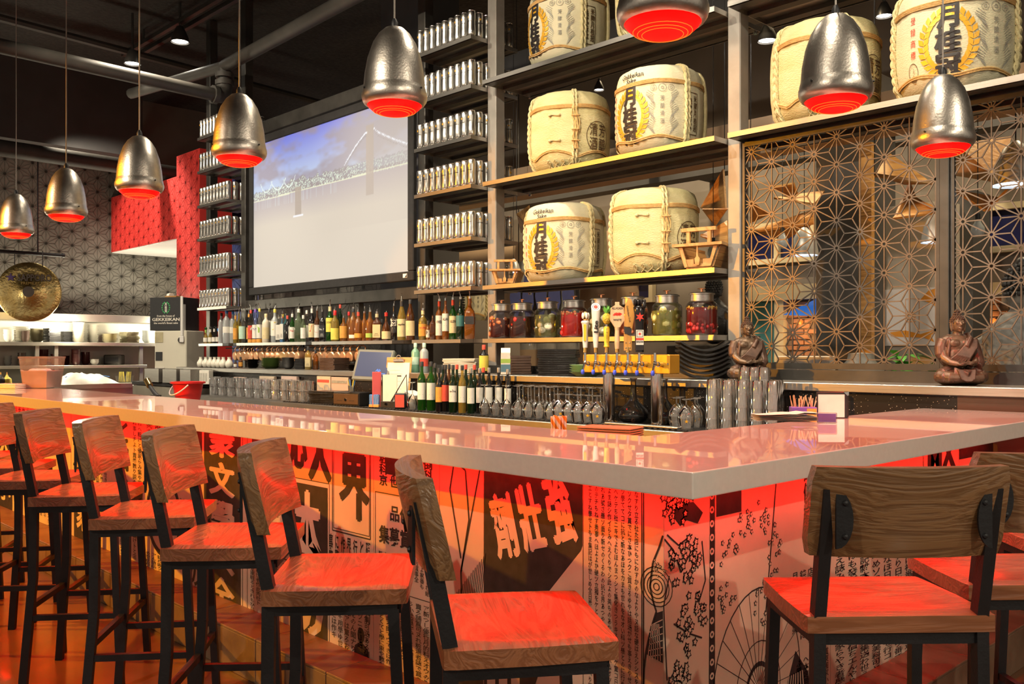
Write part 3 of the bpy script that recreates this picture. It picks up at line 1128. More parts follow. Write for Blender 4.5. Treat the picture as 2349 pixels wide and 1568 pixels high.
def make_stool(label):
    """origin on the floor under the seat centre; faces +Y, back at -Y"""
    t = thing('bar_stool', label, 'bar stool', (0, 0, 0), 0, 'wooden bar stools along the bar')
    sw, sd = .208, .175
    # dished seat, wider than deep, front corners rounded
    nx, ny = 14, 12
    mb = B()
    top, bot = [], []
    for j in range(ny + 1):
        for i in range(nx + 1):
            u, v = i / nx * 2 - 1, j / ny * 2 - 1
            x, y = u * sw * (1 - .05 * (v > 0) * v), v * sd
            k = max(abs(u), abs(v))
            if abs(u) > .93 and abs(v) > .92:
                x *= .985
                y *= .985
            d = -.012 * (1 - u * u) * (1 - v * v) - .006 * max(0, k - .9) * 10
            top.append((x, y, SEAT + d))
    nn = (nx + 1) * (ny + 1)
    bot = [(x, y, SEAT - .042) for x, y, z in top]
    fs = []
    I = lambda i, j: j * (nx + 1) + i
    for j in range(ny):
        for i in range(nx):
            fs.append((I(i, j), I(i + 1, j), I(i + 1, j + 1), I(i, j + 1)))
            fs.append(tuple(nn + q for q in (I(i, j), I(i, j + 1), I(i + 1, j + 1), I(i + 1, j))))
    rim = [I(i, 0) for i in range(nx)] + [I(nx, j) for j in range(ny)] + [I(i, ny) for i in range(nx, 0, -1)] + [I(0, j) for j in range(ny, 0, -1)]
    for a, b in zip(rim, rim[1:] + rim[:1]):
        fs.append((a, nn + a, nn + b, b))
    mb.add(top + bot, fs)
    mb.build('seat', M['seatwood'], t, True, ang=50)
    # curved back board
    mb = B()
    nx, nz = 14, 6
    fr, bk = [], []
    for j in range(nz + 1):
        for i in range(nx + 1):
            u, v = i / nx * 2 - 1, j / nz
            z = .9 + .195 * v
            uu = u * (1 - .035 * (1 if v in (0, 1) else 0))
            lean = -.045 * v
            y = -.165 + lean - .034 * (1 - u * u)
            th = .021 if 0 < j < nz and 0 < i < nx else .016
            fr.append((uu * .212, y + th, z))
            bk.append((uu * .212, y - th, z))
    nn = len(fr)
    fs = []
    I = lambda i, j: j * (nx + 1) + i
    for j in range(nz):
        for i in range(nx):
            fs.append((I(i, j), I(i, j + 1), I(i + 1, j + 1), I(i + 1, j)))
            fs.append(tuple(nn + q for q in (I(i, j), I(i + 1, j), I(i + 1, j + 1), I(i, j + 1))))
    rim = [I(i, 0) for i in range(nx)] + [I(nx, j) for j in range(nz)] + [I(i, nz) for i in range(nx, 0, -1)] + [I(0, j) for j in range(nz, 0, -1)]
    for a, b in zip(rim, rim[1:] + rim[:1]):
        fs.append((a, b, nn + b, nn + a))
    mb.add(fr + bk, fs)
    mb.build('backrest', M['backwood'], t, True, ang=60)
    w = .026
    for sx in (-1, 1):
        x = sx * .178
        # rear leg runs up as back post
        mb = B()
        pts = [(x * 1.1, -.195, 0), (x * 1.02, -.16, .45), (x, -.158, .76), (x, -.215, 1.05)]
        for a, b in zip(pts, pts[1:]):
            mb.bar(a, b, w, w * 1.15, up=(0, 1, 0))
        mb.build('rear_leg', M['blackframe'], t)
        B().bar((x * 1.08, .175, 0), (x, .14, .715), w, w, up=(0, 1, 0)).build('front_leg', M['blackframe'], t)
        B().bar((x, -.153, .716), (x, .15, .716), w, w).build('seat_rail', M['blackframe'], t)
        B().bar((x * 1.05, -.17, .29), (x * 1.05, .16, .29), .02, .022).build('side_stretcher', M['blackframe'], t)
        pl = B()
        pl.prism([(.062 * math.sin(math.pi * k / 10) * .55, .062 * -math.cos(math.pi * k / 10)) for k in range(11)],
                 lambda u, v, d: (x - sx * (.012 + u), -.222 + d - .02 - .03 * (1 - ((x - sx * u) / .212) ** 2), .985 + v), .02, .026)
        br = pl.build('bracket', M['blackframe'], t)
        for v in (-.035, .035):
            B().lathe([(.007, 0), (.005, .004), (.001, .005)], 8, T=Matrix.Translation((x - sx * .03, -.235, .985 + v)) @ Matrix.Rotation(R(90), 4, 'X')).build('bolt', M['blackframe'], br)
    B().bar((-.178, -.153, .716), (.178, -.153, .716), w, w).build('seat_rail', M['blackframe'], t)
    B().bar((-.178, .145, .716), (.178, .145, .716), w, w).build('seat_rail', M['blackframe'], t)
    B().bar((-.19, .162, .25), (.19, .162, .25), .022, .022).build('foot_rail', M['blackframe'], t)
    B().bar((-.185, -.172, .33), (.185, -.172, .33), .02, .022).build('rear_stretcher', M['blackframe'], t)
    return t


s0 = make_stool('bar stool in front of the slanted white characters, seen side on')
STOOLS = [((-1.412, 1.37), -35, None),
          ((-2.025, 1.341), -41, 'bar stool in front of the large white single character on black'),
          ((-2.658, 1.365), -41, 'bar stool whose back stands before the vertical white heading'),
          ((-3.305, 1.379), -37, 'fourth bar stool from the bar corner, back turned half away'),
          ((-3.965, 1.378), -37, 'fifth bar stool from the bar corner, under the orange lit bar edge'),
          ((-4.59, 1.36), -37, 'sixth bar stool from the bar corner, its back cut by the picture edge'),
          ((-5.17, 1.39), -33, 'seventh bar stool from the bar corner, only its seat showing'),
          ((-5.76, 1.39), -31, 'eighth bar stool from the bar corner, seat tip showing at the picture edge'),
          ((-.97, 2.09), 48, 'bar stool seen square from behind at the short side of the bar'),
          ((-.83, 2.62), 48, 'bar stool just behind the one seen square from behind, magenta lit seat'),
          ((-.80, 3.22), 46, 'farthest bar stool at the short side, barely showing at the picture edge')]
for (x, y), a, lab in STOOLS:
    if lab is None:
        s0.location = (x, y, 0)
        s0.rotation_euler = (0, 0, R(a))
    else:
        dup(s0, (x, y, 0), R(a), lab)
# ================================================ steel shelving behind the bar
YF, YB = 4.806, 5.341
S1, S2, S3, S4 = 3.472, 2.673, 1.862, 1.446
unit = thing('back_bar_shelving', 'tall steel post and shelf unit standing behind the bar', 'shelving')
COLS = [(-10.44, -10.34), (-9.57, -9.47), (-6.345, -6.245), (-5.439, -5.34), (-3.203, -3.112)]
for i, (a, b) in enumerate(COLS):
    B().rbox(a, b, 4.95, 5.05, 1.18 if a > -4 else .02, 5.299, .006).build('post', M['steel_grey'] if i > 2 else M['steel_dark'], unit)  # lighter steel on the last two posts: falling light put into the colour
B().rbox(-1.915, -1.865, 4.95, 5.04, 1.24, S2 - .034, .004).build('post', M['steel_dark'], unit)


def shelf(x0, x1, z, y0=YF, y1=YB, m='steel', lip=.032):
    """pressed steel tray with turned-down lips and stiffening ribs below"""
    o = B().box(x0, x1, y0, y1, z - .004, z).build('shelf', M[m], unit)
    for a, b in ((y0, y0 + .004), (y1 - .004, y1)):
        B().box(x0, x1, a, b, z - lip, z - .004).build('shelf_lip', M[m], o)
    for a, b in ((x0, x0 + .004), (x1 - .004, x1)):
        B().box(a, b, y0 + .004, y1 - .004, z - lip, z - .004).build('shelf_side', M[m], o)
    for yy in (y0 + .02, (y0 + y1) / 2 - .05, y1 - .1):
        B().box(x0 + .004, x1 - .004, yy, yy + .07, z - lip, z - .0045).build('rib', M['steel_dark'], o)
    return o


for z in (S1, S2, S3, S4):
    shelf(-5.338, -3.205, z)
for z in (S1, S2):
    shelf(-3.11, -.75, z)
TZ = [3.851, 3.46, 3.059, 2.671, 2.258, 1.863]
for z in TZ:
    shelf(-6.17, -5.441, z, 4.775, 5.29, lip=.03)
    shelf(-10.30, -9.572, z, 4.775, 5.29, lip=.03)
for a, b in ((-10.335, -9.575), (-9.465, -6.35), (-6.24, -5.445)):
    shelf(a, b, S4, YF, 5.2, lip=.03)
for a, b in ((-9.72, -9.575), (-9.465, -9.4), (-6.52, -6.35), (-5.6, -5.445), (-7.95, -7.85)):
    B().box(a, b, YF - .003, YF - .001, S4 - .03, S4).build('joint_plate', M['blackframe'], unit)
B().rbox(-9.468, -6.347, 4.95, 5.05, 1.81, 1.92, .005).build('cross_rail', M['steel_dark'], unit)
B().rbox(-9.468, -6.347, 4.95, 5.05, 3.72, 3.86, .005).build('cross_rail', M['steel_dark'], unit)
for i in (0.33, .68):
    x = -9.468 + 3.12 * i
    B().rbox(x, x + .07, 4.97, 5.03, S4, 1.81, .004).build('short_post', M['steel_dark'], unit)
for a, b in ((-5.338, -3.205),):
    for z in (S1, S2, S3, S4):
        for x in (a + .02, b - .02):
            B().cyl((x, YB - .03, z - .05), (x, YB - .03, z - .03), .012, 8).build('bolt', M['chrome'], unit)

# steel ledge, black backsplash, back counter
M['granite'] = bpy.data.materials.new('black_speckled_granite')
g = M['granite']
g.use_nodes = True
nt = g.node_tree
vo = nt.nodes.new('ShaderNodeTexVoronoi')
vo.inputs['Scale'].default_value = 70
tc = nt.nodes.new('ShaderNodeTexCoord')
nt.links.new(tc.outputs['Object'], vo.inputs['Vector'])
rp = nt.nodes.new('ShaderNodeValToRGB')
rp.color_ramp.elements[0].position = .08
rp.color_ramp.elements[0].color = (.8, .7, .55, 1)
rp.color_ramp.elements[1].position = .16
rp.color_ramp.elements[1].color = (.016, .013, .011, 1)
nt.links.new(vo.outputs['Distance'], rp.inputs['Fac'])
nt.links.new(rp.outputs['Color'], nt.nodes['Principled BSDF'].inputs['Base Color'])
nt.nodes['Principled BSDF'].inputs['Roughness'].default_value = .3
M['brownpanel'] = mat('brown_laminate', (.075, .035, .022), .45, 0, .15, 4)
LZ = 1.175
tag(B().rbox(-10.32, -.6, 4.53, 4.93, LZ - .045, LZ, .004).build('steel_ledge', M['steel']), 'long brushed steel ledge running behind the bottles, glasses and statues', 'ledge')
tag(B().box(-9.4, -1.68, 4.57, 4.6, .02, LZ - .046).build('wall_backsplash', M['granite']), kind=S_)
tag(B().box(-1.679, -.6, 4.56, 4.6, .02, LZ - .046).build('wall_brown_panel', M['brownpanel']), kind=S_)
tag(B().box(-9.4, -.6, 4.935, 4.99, 0, 1.236).build('trim_sill', M['steel_dark']), kind=S_)
CZ = .9
bc = thing('back_counter', 'low steel counter behind the bar with black rubber drip matting', 'counter')
B().rbox(-9.35, -2.42, 4.22, 4.565, CZ - .06, CZ - .008, .004).build('steel_top', M['steel'], bc)
B().box(-9.35, -2.44, 4.26, 4.565, 0, CZ - .061).build('cabinet_body', M['blackframe'], bc)
mt = B()
mt.box(-7.4, -2.45, 4.235, 4.56, CZ - .008, CZ - .003)
for k in range(120):
    x = -7.39 + k * .0412
    mt.box(x, x + .02, 4.232, 4.25, CZ - .003, CZ + .003)
mt.build('rubber_mat', M['rubber'], bc)

# ------------------------------------------------ laser-cut hemp-leaf screens
M['lattice'] = mat('bronze_lattice_steel', (.14, .112, .09), .4, .55, .25, 5, .04, 60)


def lattice(x0, x1, lab):
    z0, z1 = 1.24, 2.638
    t = thing('lattice_screen', lab, 'screen')
    for a, b, c, d in ((x0, x1, z0, z0 + .035), (x0, x1, z1 - .03, z1), (x0, x0 + .018, z0 + .035, z1 - .03), (x1 - .018, x1, z0 + .035, z1 - .03)):
        B().box(a, b, 4.965, 4.99, c, d).build('frame_bar', M['steel_dark'], t)
    nodes, segs = asanoha(x0 + .016, x1 - .016, z0 + .033, z1 - .028, .1596, -3.048, 2.573 - .1596 * 8)
    nset = np.array(nodes)
    mb = B()
    for p, q in segs:
        p, q = np.array(p), np.array(q)
        d = q - p
        L = np.hypot(*d)
        for e in (0, 1):
            pt = (p, q)[e]
            if np.min(np.hypot(*(nset - pt).T)) < 1e-4:
                if e == 0:
                    p = p + d / L * .0125
                else:
                    q = q - d / L * .0125
        mb.bar((p[0], 4.978, p[1]), (q[0], 4.978, q[1]), .007, .0062, up=(-(q - p)[1], 0, (q - p)[0]))
    for n in nodes:
        v, f = ring2d(n[0], n[1], .0085, .0175, 14)
        vv = [(a, 4.9742, b) for a, b in v] + [(a, 4.9818, b) for a, b in v]
        m = len(v)
        ff = [tuple(i for i in q) for q in f] + [tuple(i + m for i in q[::-1]) for q in f]
        k = 14
        ff += [(i, (i + 1) % k, m + (i + 1) % k, m + i) for i in range(k)] + [(k + (i + 1) % k, k + i, m + k + i, m + k + (i + 1) % k) for i in range(k)]
        mb.add(vv, ff)
    mb.build('cut_lattice', M['lattice'], t)
    return t


lattice(-3.108, -1.918, 'cut metal lattice screen behind the first seated statue, between two posts')
lattice(-1.862, -.75, 'cut metal lattice screen behind the second seated statue, at the picture edge')

# ------------------------------------------------ projection screen
ps = thing('projection_screen', 'big framed screen showing a bridge and city at dusk', 'screen', (0, 4.9, 0))
X0, X1, Z0, Z1 = -9.18, -6.41, 2.05, 3.59
fr = .085
M['velvet'] = mat('black_velvet_frame', (.012, .011, .011), .8, 0, .3, 30, .2, 200)
for a, b, c, d in ((X0 - fr, X1 + fr, Z0 - fr, Z0), (X0 - fr, X1 + fr, Z1, Z1 + fr), (X0 - fr, X0, Z0, Z1), (X1, X1 + fr, Z0, Z1)):
    B().rbox(a, b, -.015, .03, c, d, .008).build('frame_bar', M['velvet'], ps)
bd = B().box(X1 - .06, X1 + .0, -.017, -.0155, Z0 - .055, Z0 - .02).build('maker_badge', M['white'], ps)
B().prism([(X1 - .03, Z0 - .052), (X1 - .003, Z0 - .052), (X1 - .003, Z0 - .024)], lambda u, v, d: (u, d, v), -.0185, -.0172).build('badge_mark', M['ink'], bd)
NX, NZ = 300, 168
us, vs_ = np.meshgrid(np.linspace(0, 1, NX), np.linspace(0, 1, NZ))
rg = np.random.default_rng(5)


def noise(sx, sy, seed):
    r_ = np.random.default_rng(seed)
    g_ = r_.random((sy + 2, sx + 2))
    x, y = us * sx, vs_ * sy
    i, j = x.astype(int), y.astype(int)
    fx, fy = x - i, y - j
    fx, fy = fx * fx * (3 - 2 * fx), fy * fy * (3 - 2 * fy)
    return (g_[j, i] * (1 - fx) + g_[j, i + 1] * fx) * (1 - fy) + (g_[j + 1, i] * (1 - fx) + g_[j + 1, i + 1] * fx) * fy


v0 = 1 - vs_         # 0 at the top
mixc = lambda a, b, t: a * (1 - t[..., None]) + np.array(b) * t[..., None]
col = np.ones((NZ, NX, 3)) * np.array((.58, .51, .43))
sky = mixc(np.ones((NZ, NX, 3)) * np.array((.09, .13, .72)), (.42, .55, .78), np.clip(v0 / .32, 0, 1))
cl = np.clip((noise(7, 9, 1) * .6 + noise(16, 24, 2) * .3 + noise(40, 50, 3) * .15 - .42) * 4, 0, 1)
sky = mixc(sky, (.24, .2, .28), cl * .85)
sky = mixc(sky, (.5, .44, .42), np.clip((us - .55) * 1.6, 0, .8))
hz = .36
wash = np.clip((v0 - hz) / .22, 0, 1)
sea = mixc(np.ones((NZ, NX, 3)) * np.array((.33, .28, .36)), (.62, .55, .46), wash)
col = np.where((v0 < hz)[..., None], sky, sea)
fade = np.clip((us - .45) * .9, 0, .55)
col = mixc(col, (.55, .48, .41), fade * (v0 < .7))


def paint(mask, c, a=1.):
    global col
    col = mixc(col, c, np.clip(mask.astype(float) * a, 0, 1))


skyl = .345 - .05 * noise(60, 1, 8) * (np.exp(-((us - .36) / .16) ** 2)) - .02 * noise(140, 1, 9) - .03 * (us > .5) * us
paint((v0 > skyl) & (v0 < hz + .025), (.2, .17, .18), .75 * (1 - .6 * np.clip((us - .5) * 2, 0, 1)))
lights = (rg.random((NZ, NX)) < .28) & (v0 > skyl + .004) & (v0 < hz + .03)
paint(lights, (.75, .9, .75), .9 * (1 - .75 * np.clip((us - .5) * 1.8, 0, 1)))
paint(np.abs(v0 - (hz + .035 - .012 * us)) < .0035, (.85, .88, .6), .8)
for c0, w_ in ((.10, .045), (.19, .055), (.27, .045)):
    cab = .365 - .085 * ((us - c0) / w_) ** 2 * (np.abs(us - c0) < w_)
    paint((np.abs(us - c0) < w_) & (np.abs(v0 - (hz - .012 - .075 * ((us - c0) / w_) ** 2 * .9)) < .005), (.8, .95, .9), .85)
refl = (rg.random((1, NX)) < .2) & (v0 > hz + .03) & (v0 < hz + .1) & (us < .6)
paint(refl, (.6, .7, .75), .35)
paint((np.abs(us - .335) < .022) & (v0 > hz) & (v0 < .55), (.34, .27, .23), .9)
paint((np.abs(us - .335) < .034) & (np.abs(v0 - .555) < .006), (.85, .88, .95), .9)
paint((np.abs(us - .79) < .022) & (v0 > .1) & (v0 < .52), (.42, .34, .29), .85)
for k in range(24):
    for s_, a0, b0, c0, d0 in ((0, .77, .14, .64, .3), (1, .815, .13, .99, .27)):
        t_ = k / 23
        cx, cz_ = a0 + (c0 - a0) * t_, b0 + (d0 - b0) * (t_ ** .8 if s_ else t_ ** 1.3)
        paint((np.hypot((us - cx) * 1.8, v0 - cz_) < .006), (.9, .93, 1), .8)
        paint((np.hypot((us - cx) * 1.8, v0 - cz_ - .02) < .004), (.3, .26, .26), .7)
for k in range(60):
    t_ = k / 59
    paint(np.hypot((us - (.77 - .16 * t_)) * 1.8, v0 - (.15 + .2 * t_ ** 1.2)) < .004, (.28, .25, .28), .6)
xs, zs = np.linspace(X0, X1, NX), np.linspace(Z0, Z1, NZ)
vv = [(x, 0, z) for z in zs for x in xs]
ff = [(j * NX + i, j * NX + i + 1, (j + 1) * NX + i + 1, (j + 1) * NX + i) for j in range(NZ - 1) for i in range(NX - 1)]
me = bpy.data.meshes.new('screen_picture')
me.from_pydata(vv, [], ff)
ca = me.color_attributes.new('picture', 'FLOAT_COLOR', 'POINT')
ca.data.foreach_set('color', np.concatenate([col, np.ones((NZ, NX, 1))], -1).astype(np.float32).ravel())
pm = bpy.data.materials.new('projected_picture')
pm.use_nodes = True
nt = pm.node_tree
at = nt.nodes.new('ShaderNodeVertexColor')
at.layer_name = 'picture'
pb = nt.nodes['Principled BSDF']
pb.inputs['Base Color'].default_value = (.1, .1, .1, 1)
pb.inputs['Roughness'].default_value = .9
nt.links.new(at.outputs['Color'], pb.inputs['Emission Color'])
pb.inputs['Emission Strength'].default_value = .9
me.materials.append(pm)
link('screen_picture', me, ps)
# ================================================ beer cans on the two towers
M['can'] = mat('silver_can', (.62, .6, .56), .26, 1, .06, 20, .02, 90)
M['gold'] = mat('gold_print', (.8, .42, .03), .4, .3, .1, 20)


def can_r(z):
    pts = [(0, .026), (.006, .0315), (.02, .0345), (.05, .0345), (.09, .0322), (.125, .0325), (.16, .0345), (.188, .0345), (.197, .031), (.2, .029)]
    for (a, r), (b, q) in zip(pts, pts[1:]):
        if a <= z <= b:
            return r + (q - r) * (z - a) / (b - a)
    return .03


def make_can():
    o = B().lathe([(can_r(z), z) for z in (0, .006, .02, .05, .07, .09, .125, .145, .16, .188, .197)], 16).build('beer_can', M['can'], None, True)
    B().lathe([(.0295, .197), (.031, .199), (.031, .2025), (.028, .203), (.027, .2)], 16, cap0=False).build('lid', M['chrome'], o, True)
    W_ = lambda u, v, d=.0006: ((can_r(v) + d) * math.sin(u / .034), -(can_r(v) + d) * math.cos(u / .034), v)
    mb = B()
    put(mb, star2d(-.006, .147, .0125), W_)
    put(mb, star2d(-.006 + .107, .147, .0125), W_)
    mb.build('star_emblem', M['gold'], o)
    mb = B()
    for c in (0, .107):
        put(mb, text2d('SAPPORO', c, .117, h=.0095, w=.05, bold=.03, res=1), W_)
        put(mb, rect2d(c - .02, .018, c + .02, .0215), W_)
    mb.build('lettering', M['ink'], o)
    return o


can0 = None
LV = ['top', 'second', 'third', 'fourth', 'fifth', 'bottom']


def place_can(x, y, z, rot, lab, grp):
    global can0
    if can0 is None:
        can0 = make_can()
        tag(can0, lab, 'can', grp)
        can0.location = (x, y, z)
        can0.rotation_euler = (0, 0, rot)
    else:
        dup(can0, (x, y, z), rot, lab, grp)


for tower, x0, x1 in (('big', -6.17, -5.441), ('far', -10.30, -9.572)):
    where = 'tower between screen and barrels' if tower == 'big' else 'tower beside red pillar'
    for lv, z in enumerate(TZ):
        z += .0015
        grp = 'silver cans on the %s shelf, %s' % (LV[lv], where)
        n = 9
        for k in range(n):
            x = x0 + .04 + (x1 - x0 - .08) * k / (n - 1)
            place_can(x, 4.818, z, R(rng.uniform(2, 16)), 'silver can, %s in front, %s shelf, %s' % (ORD[k], LV[lv], where), grp)
        for k in range(1, 6):
            place_can(x1 - .04, 4.818 + .082 * k, z, R(90 - rng.uniform(5, 40)), 'silver can, %s round the corner, %s shelf, %s' % (ORD[k], LV[lv], where), grp)

# ================================================ straw-wrapped sake barrels
M['straw'] = mat('woven_straw_matting', (.6, .53, .25), .75, 0, .1, 5, .5, 60, (1, 1, 3), mix=(.68, .61, .34))
M['wrap'] = mat('white_printed_wrap', (.68, .63, .43), .7, 0, .05, 5, .35, 70, (1, 1, 3))
M['rope'] = mat('pale_straw_rope', (.6, .52, .28), .8, 0, .18, 30, .5, 90)
M['cord'] = mat('tan_cord', (.66, .42, .16), .7, 0, .15, 40, .4, 120)
M['redink'] = mat('red_ink', (.6, .05, .03), .6, 0, .1, 30)
M['greyink'] = mat('grey_ink', (.3, .29, .24), .6, 0, .2, 30)
M['seal'] = mat('brown_seal_ink', (.1, .06, .025), .6, 0, .2, 30)
BH = .585


def barrel_r(z):
    t = z / BH
    pts = [(0, .225), (.03, .25), (.12, .283), (.3, .297), (.55, .3), (.75, .296), (.88, .285), (.95, .268), (.985, .235), (1.0, .19)]
    for (a, r), (b, q) in zip(pts, pts[1:]):
        if a <= t <= b:
            s = (t - a) / (b - a)
            return r + (q - r) * s
    return .19


def bw(u, v, d=.0):
    """wrap a flat point (u along the girth in metres, 0 = front) onto the barrel"""
    a = u / .3
    r = barrel_r(v) + d
    return (r * math.sin(a), -r * math.cos(a), v)


def make_barrel(kind, label, grp='straw wrapped barrels on the shelves'):
    t = thing('sake_barrel', label, 'barrel', (0, 0, 0), 0, grp)
    n = 64
    mb = B()
    zs_ = [0, .01, .03, .07, .13, .2, .28, .36, .42, .46, .5, .53, .555, .572, .58, .585]
    prof = []
    vs, fs = [], []
    for i, z in enumerate(zs_):
        for k in range(n):
            a = 2 * math.pi * k / n
            r = barrel_r(z) + .0028 * math.sin(9 * a + 3) * (z > .4) * (z < .58) + .002 * math.sin(23 * a + z * 9) + (.004 * math.sin(31 * a) if z < .1 else 0)
            vs.append((r * math.cos(a), r * math.sin(a), z))
    for i in range(len(zs_) - 1):
        for k in range(n):
            fs.append((i * n + k, i * n + (k + 1) % n, (i + 1) * n + (k + 1) % n, (i + 1) * n + k))
    fs.append(tuple(range(n))[::-1])
    fs.append(tuple(range((len(zs_) - 1) * n, len(zs_) * n)))
    mb.add(vs, fs)
    mb.build('straw_wrapping', M['straw'] if kind == 'plain' else M['wrap'], t, True, ang=60)
    # twisted ropes over the top and down the sides
    for q, a0 in enumerate((-.81, .776) if kind != 'plain' else (-.93, .03)):
        for s in (0, 1):
            mb = B()
            for tw in (0, 1):
                pts = []
                for k in range(64):
                    z = .012 + (BH - .01) * k / 63
                    ph = k * .62 + tw * math.pi
                    a = a0 * 1.62 + s * .075 + (.012 * math.cos(ph))
                    r = barrel_r(min(z, BH)) + .011 + .007 * math.sin(ph)
                    pts.append((r * math.sin(a), -r * math.cos(a), z))
                mb.tube(pts, .0085, 5)
            mb.build('twisted_rope', M['rope'], t, True)
    for a0 in (2.2, 3.6, 4.4):
        mb = B()
        pts = [((barrel_r(BH * k / 24) + .012) * math.sin(a0), -(barrel_r(BH * k / 24) + .012) * math.cos(a0), max(.018, BH * k / 24)) for k in range(25)]
        mb.tube(pts, .014, 6)
        mb.build('twisted_rope', M['rope'], t, True)
    for dz in (0, .009, .018):
        pts = [((barrel_r(.445) + .006) * math.cos(2 * math.pi * k / 48), (barrel_r(.445) + .006) * math.sin(2 * math.pi * k / 48), .44 + dz + .004 * math.sin(k * .5)) for k in range(48)]
        B().tube(pts, .0052, 5, True).build('girth_cord', M['cord'], t, True)
    for dz in (0, .01):
        pts = []
        for k in range(72):
            a = 2 * math.pi * k / 72
            z = .075 + dz + (.05 * abs(math.sin(a * 2.5 + .4)) if kind == 'plain' else .012 * math.sin(5 * a))
            pts.append(((barrel_r(z) + .006) * math.cos(a), (barrel_r(z) + .006) * math.sin(a), z))
        B().tube(pts, .005, 5, True).build('lower_cord', M['cord'], t, True)
    if kind == 'plain':
        mb = B()
        for j in range(5):
            pts = [bw(.03 + .012 * (j - 2) * (.6 + .5 * math.sin(k * .9 + j)) * (1 if k < 9 else .6), .44 - .028 * k, .026) for k in range(12)]
            mb.tube(pts, .0045, 5)
        for z in (.37, .27, .19):
            mb.tube([bw(.03 + .028 * math.cos(a), z, .026 + .012 * math.sin(a)) for a in np.linspace(0, 6.283, 14)[:-1]], .004, 5, True)
        mb.build('hanging_cords', M['cord'], t, True)
        for z in (.385, .2):
            mb = B()
            mb.tube([bw(-.17 + .09 * k / 6, z + .004 * math.sin(k), .006) for k in range(7)], .005, 5)
            mb.ell(bw(-.16, z, .008), (.012, .012, .012), 8, 6)
            mb.ell(bw(-.085, z, .008), (.01, .01, .012), 8, 6)
            mb.build('cord_knot', M['rope'], t, True)
        mb = B()
        put(mb, ring2d(.215, .235, .098, .103, 40, 1.12), lambda u, v: bw(u, v, .0045))
        for j, (ch, du, dv) in enumerate((('芳', .042, .05), ('醇', .042, -.052), ('清', -.042, .05), ('酒', -.042, -.052))):
            put(mb, text2d(ch, .215 + du, .235 + dv, h=.092, w=.07, bold=.012), lambda u, v: bw(u, v, .0045))
        mb.build('round_seal', M['seal'], t)
        mb = B()
        for j in range(9):
            mb.tube([bw(-.2 + .03 * j + .03 * math.sin(j * 3 + k), .01 + .018 * k, .012) for k in range(4)], .0045, 5)
        mb.build('straw_ends', M['rope'], t, True)
    else:
        D = .004
        f = lambda u, v: bw(u, v, D)
        f2 = lambda u, v: bw(u, v, D + .0012)
        mb = B()
        cx, cz, rr = -.02, .24, .135
        for sgn in (-1, 1):
            for k in range(13):
                a = R(-78 + 13.0 * k)
                px_, pz_ = cx + sgn * rr * math.cos(a) * .88, cz + rr * math.sin(a) * 1.12
                ta = math.atan2(math.cos(a) * 1.12, -sgn * math.sin(a) * .88)
                for off in (-.6, .6):
                    dx, dz = math.cos(ta + off), math.sin(ta + off)
                    L, w = .05, .014
                    pts = [(px_, pz_), (px_ + dx * L * .5 - dz * w, pz_ + dz * L * .5 + dx * w), (px_ + dx * L, pz_ + dz * L), (px_ + dx * L * .5 + dz * w, pz_ + dz * L * .5 - dx * w)]
                    put(mb, (np.array(pts), [(0, 3, 2, 1)]), f)
        mb.build('laurel_wreath', M['gold'], t)
        mb = B()
        for k, ch in enumerate('月桂冠'):
            put(mb, text2d(ch, cx, .372 - .128 * k, h=.13, w=.128 if k else .105, bold=.045), f2)
        put(mb, text2d('Gekkeikan', -.01, .513, h=.036, w=.19, bold=.012), f2)
        put(mb, text2d('Sake', -.01, .475, h=.032, w=.085, bold=.012), f2)
        mb.build('black_lettering', M['ink'], t)
        mb = B()
        for k, ch in enumerate('芳醇清酒'):
            put(mb, text2d(ch, .215, .335 - .05 * k, h=.034, w=.028, bold=.01), f)
        for j in (-1, 0, 1):
            put(mb, ring2d(.215 + j * .058, .405, .018 + .006 * (j == 0), .021 + .006 * (j == 0), 20), f)
            put(mb, ring2d(.215 + j * .058, .405, .006, .01, 10), f)
        for sgn in (-1, 1):
            for k in range(26):
                z = .1 + .0105 * k
                r_ = .03 + .035 * math.sin(k * .33 + .3) ** 2
                put(mb, line2d((.215 + sgn * (.035 + r_ * .4), z), (.215 + sgn * (.045 + r_), z + .03), .0035), f)
            for k in range(6):
                put(mb, line2d((.215 + sgn * .01 * k, .085 + .004 * (k % 2)), (.215 + sgn * .01 * (k + 1), .085 + .004 * ((k + 1) % 2)), .003), f)
        mb.build('crest_print', M['greyink'], t)
        mb = B()
        for k, ch in enumerate('登録商標'):
            put(mb, text2d(ch, -.2, .39 - .06 * k, h=.04, w=.03), f)
        mb.build('red_lettering', M['redink'], t)
        mb = B()
        put(mb, ring2d(-.205, .12, .028, .031, 24, 1.6), f)
        put(mb, text2d('Est. 1637', -.205, .12, w=.045, rot=R(80)), f)
        x0_, x1_, z0_, z1_ = .385, .49, .11, .385
        for a, b in (((x0_, z0_), (x1_, z0_)), ((x1_, z0_), (x1_, z1_)), ((x1_, z1_), (x0_, z1_)), ((x0_, z1_), (x0_, z0_))):
            m_ = [tuple(np.array(a) + (np.array(b) - np.array(a)) * i / 6) for i in range(7)]
            for p, q in zip(m_, m_[1:]):
                put(mb, line2d(p, q, .005), f)
        for k, s_ in enumerate(('米國月桂冠', '株式会社')):
            put(mb, text2d(vert(s_), .465 - .05 * k, .25, h=.24 if k == 0 else .21, w=.035, bold=.02), f)
        mb.build('black_print', M['seal'], t)
    return t


def at_shelf(px, py_top, z):
    """centre of a barrel on the shelf of height z whose middle shows at px"""
    p = on_y(px, 700, YF + .3)
    return (p.x, p.y, z + .002)


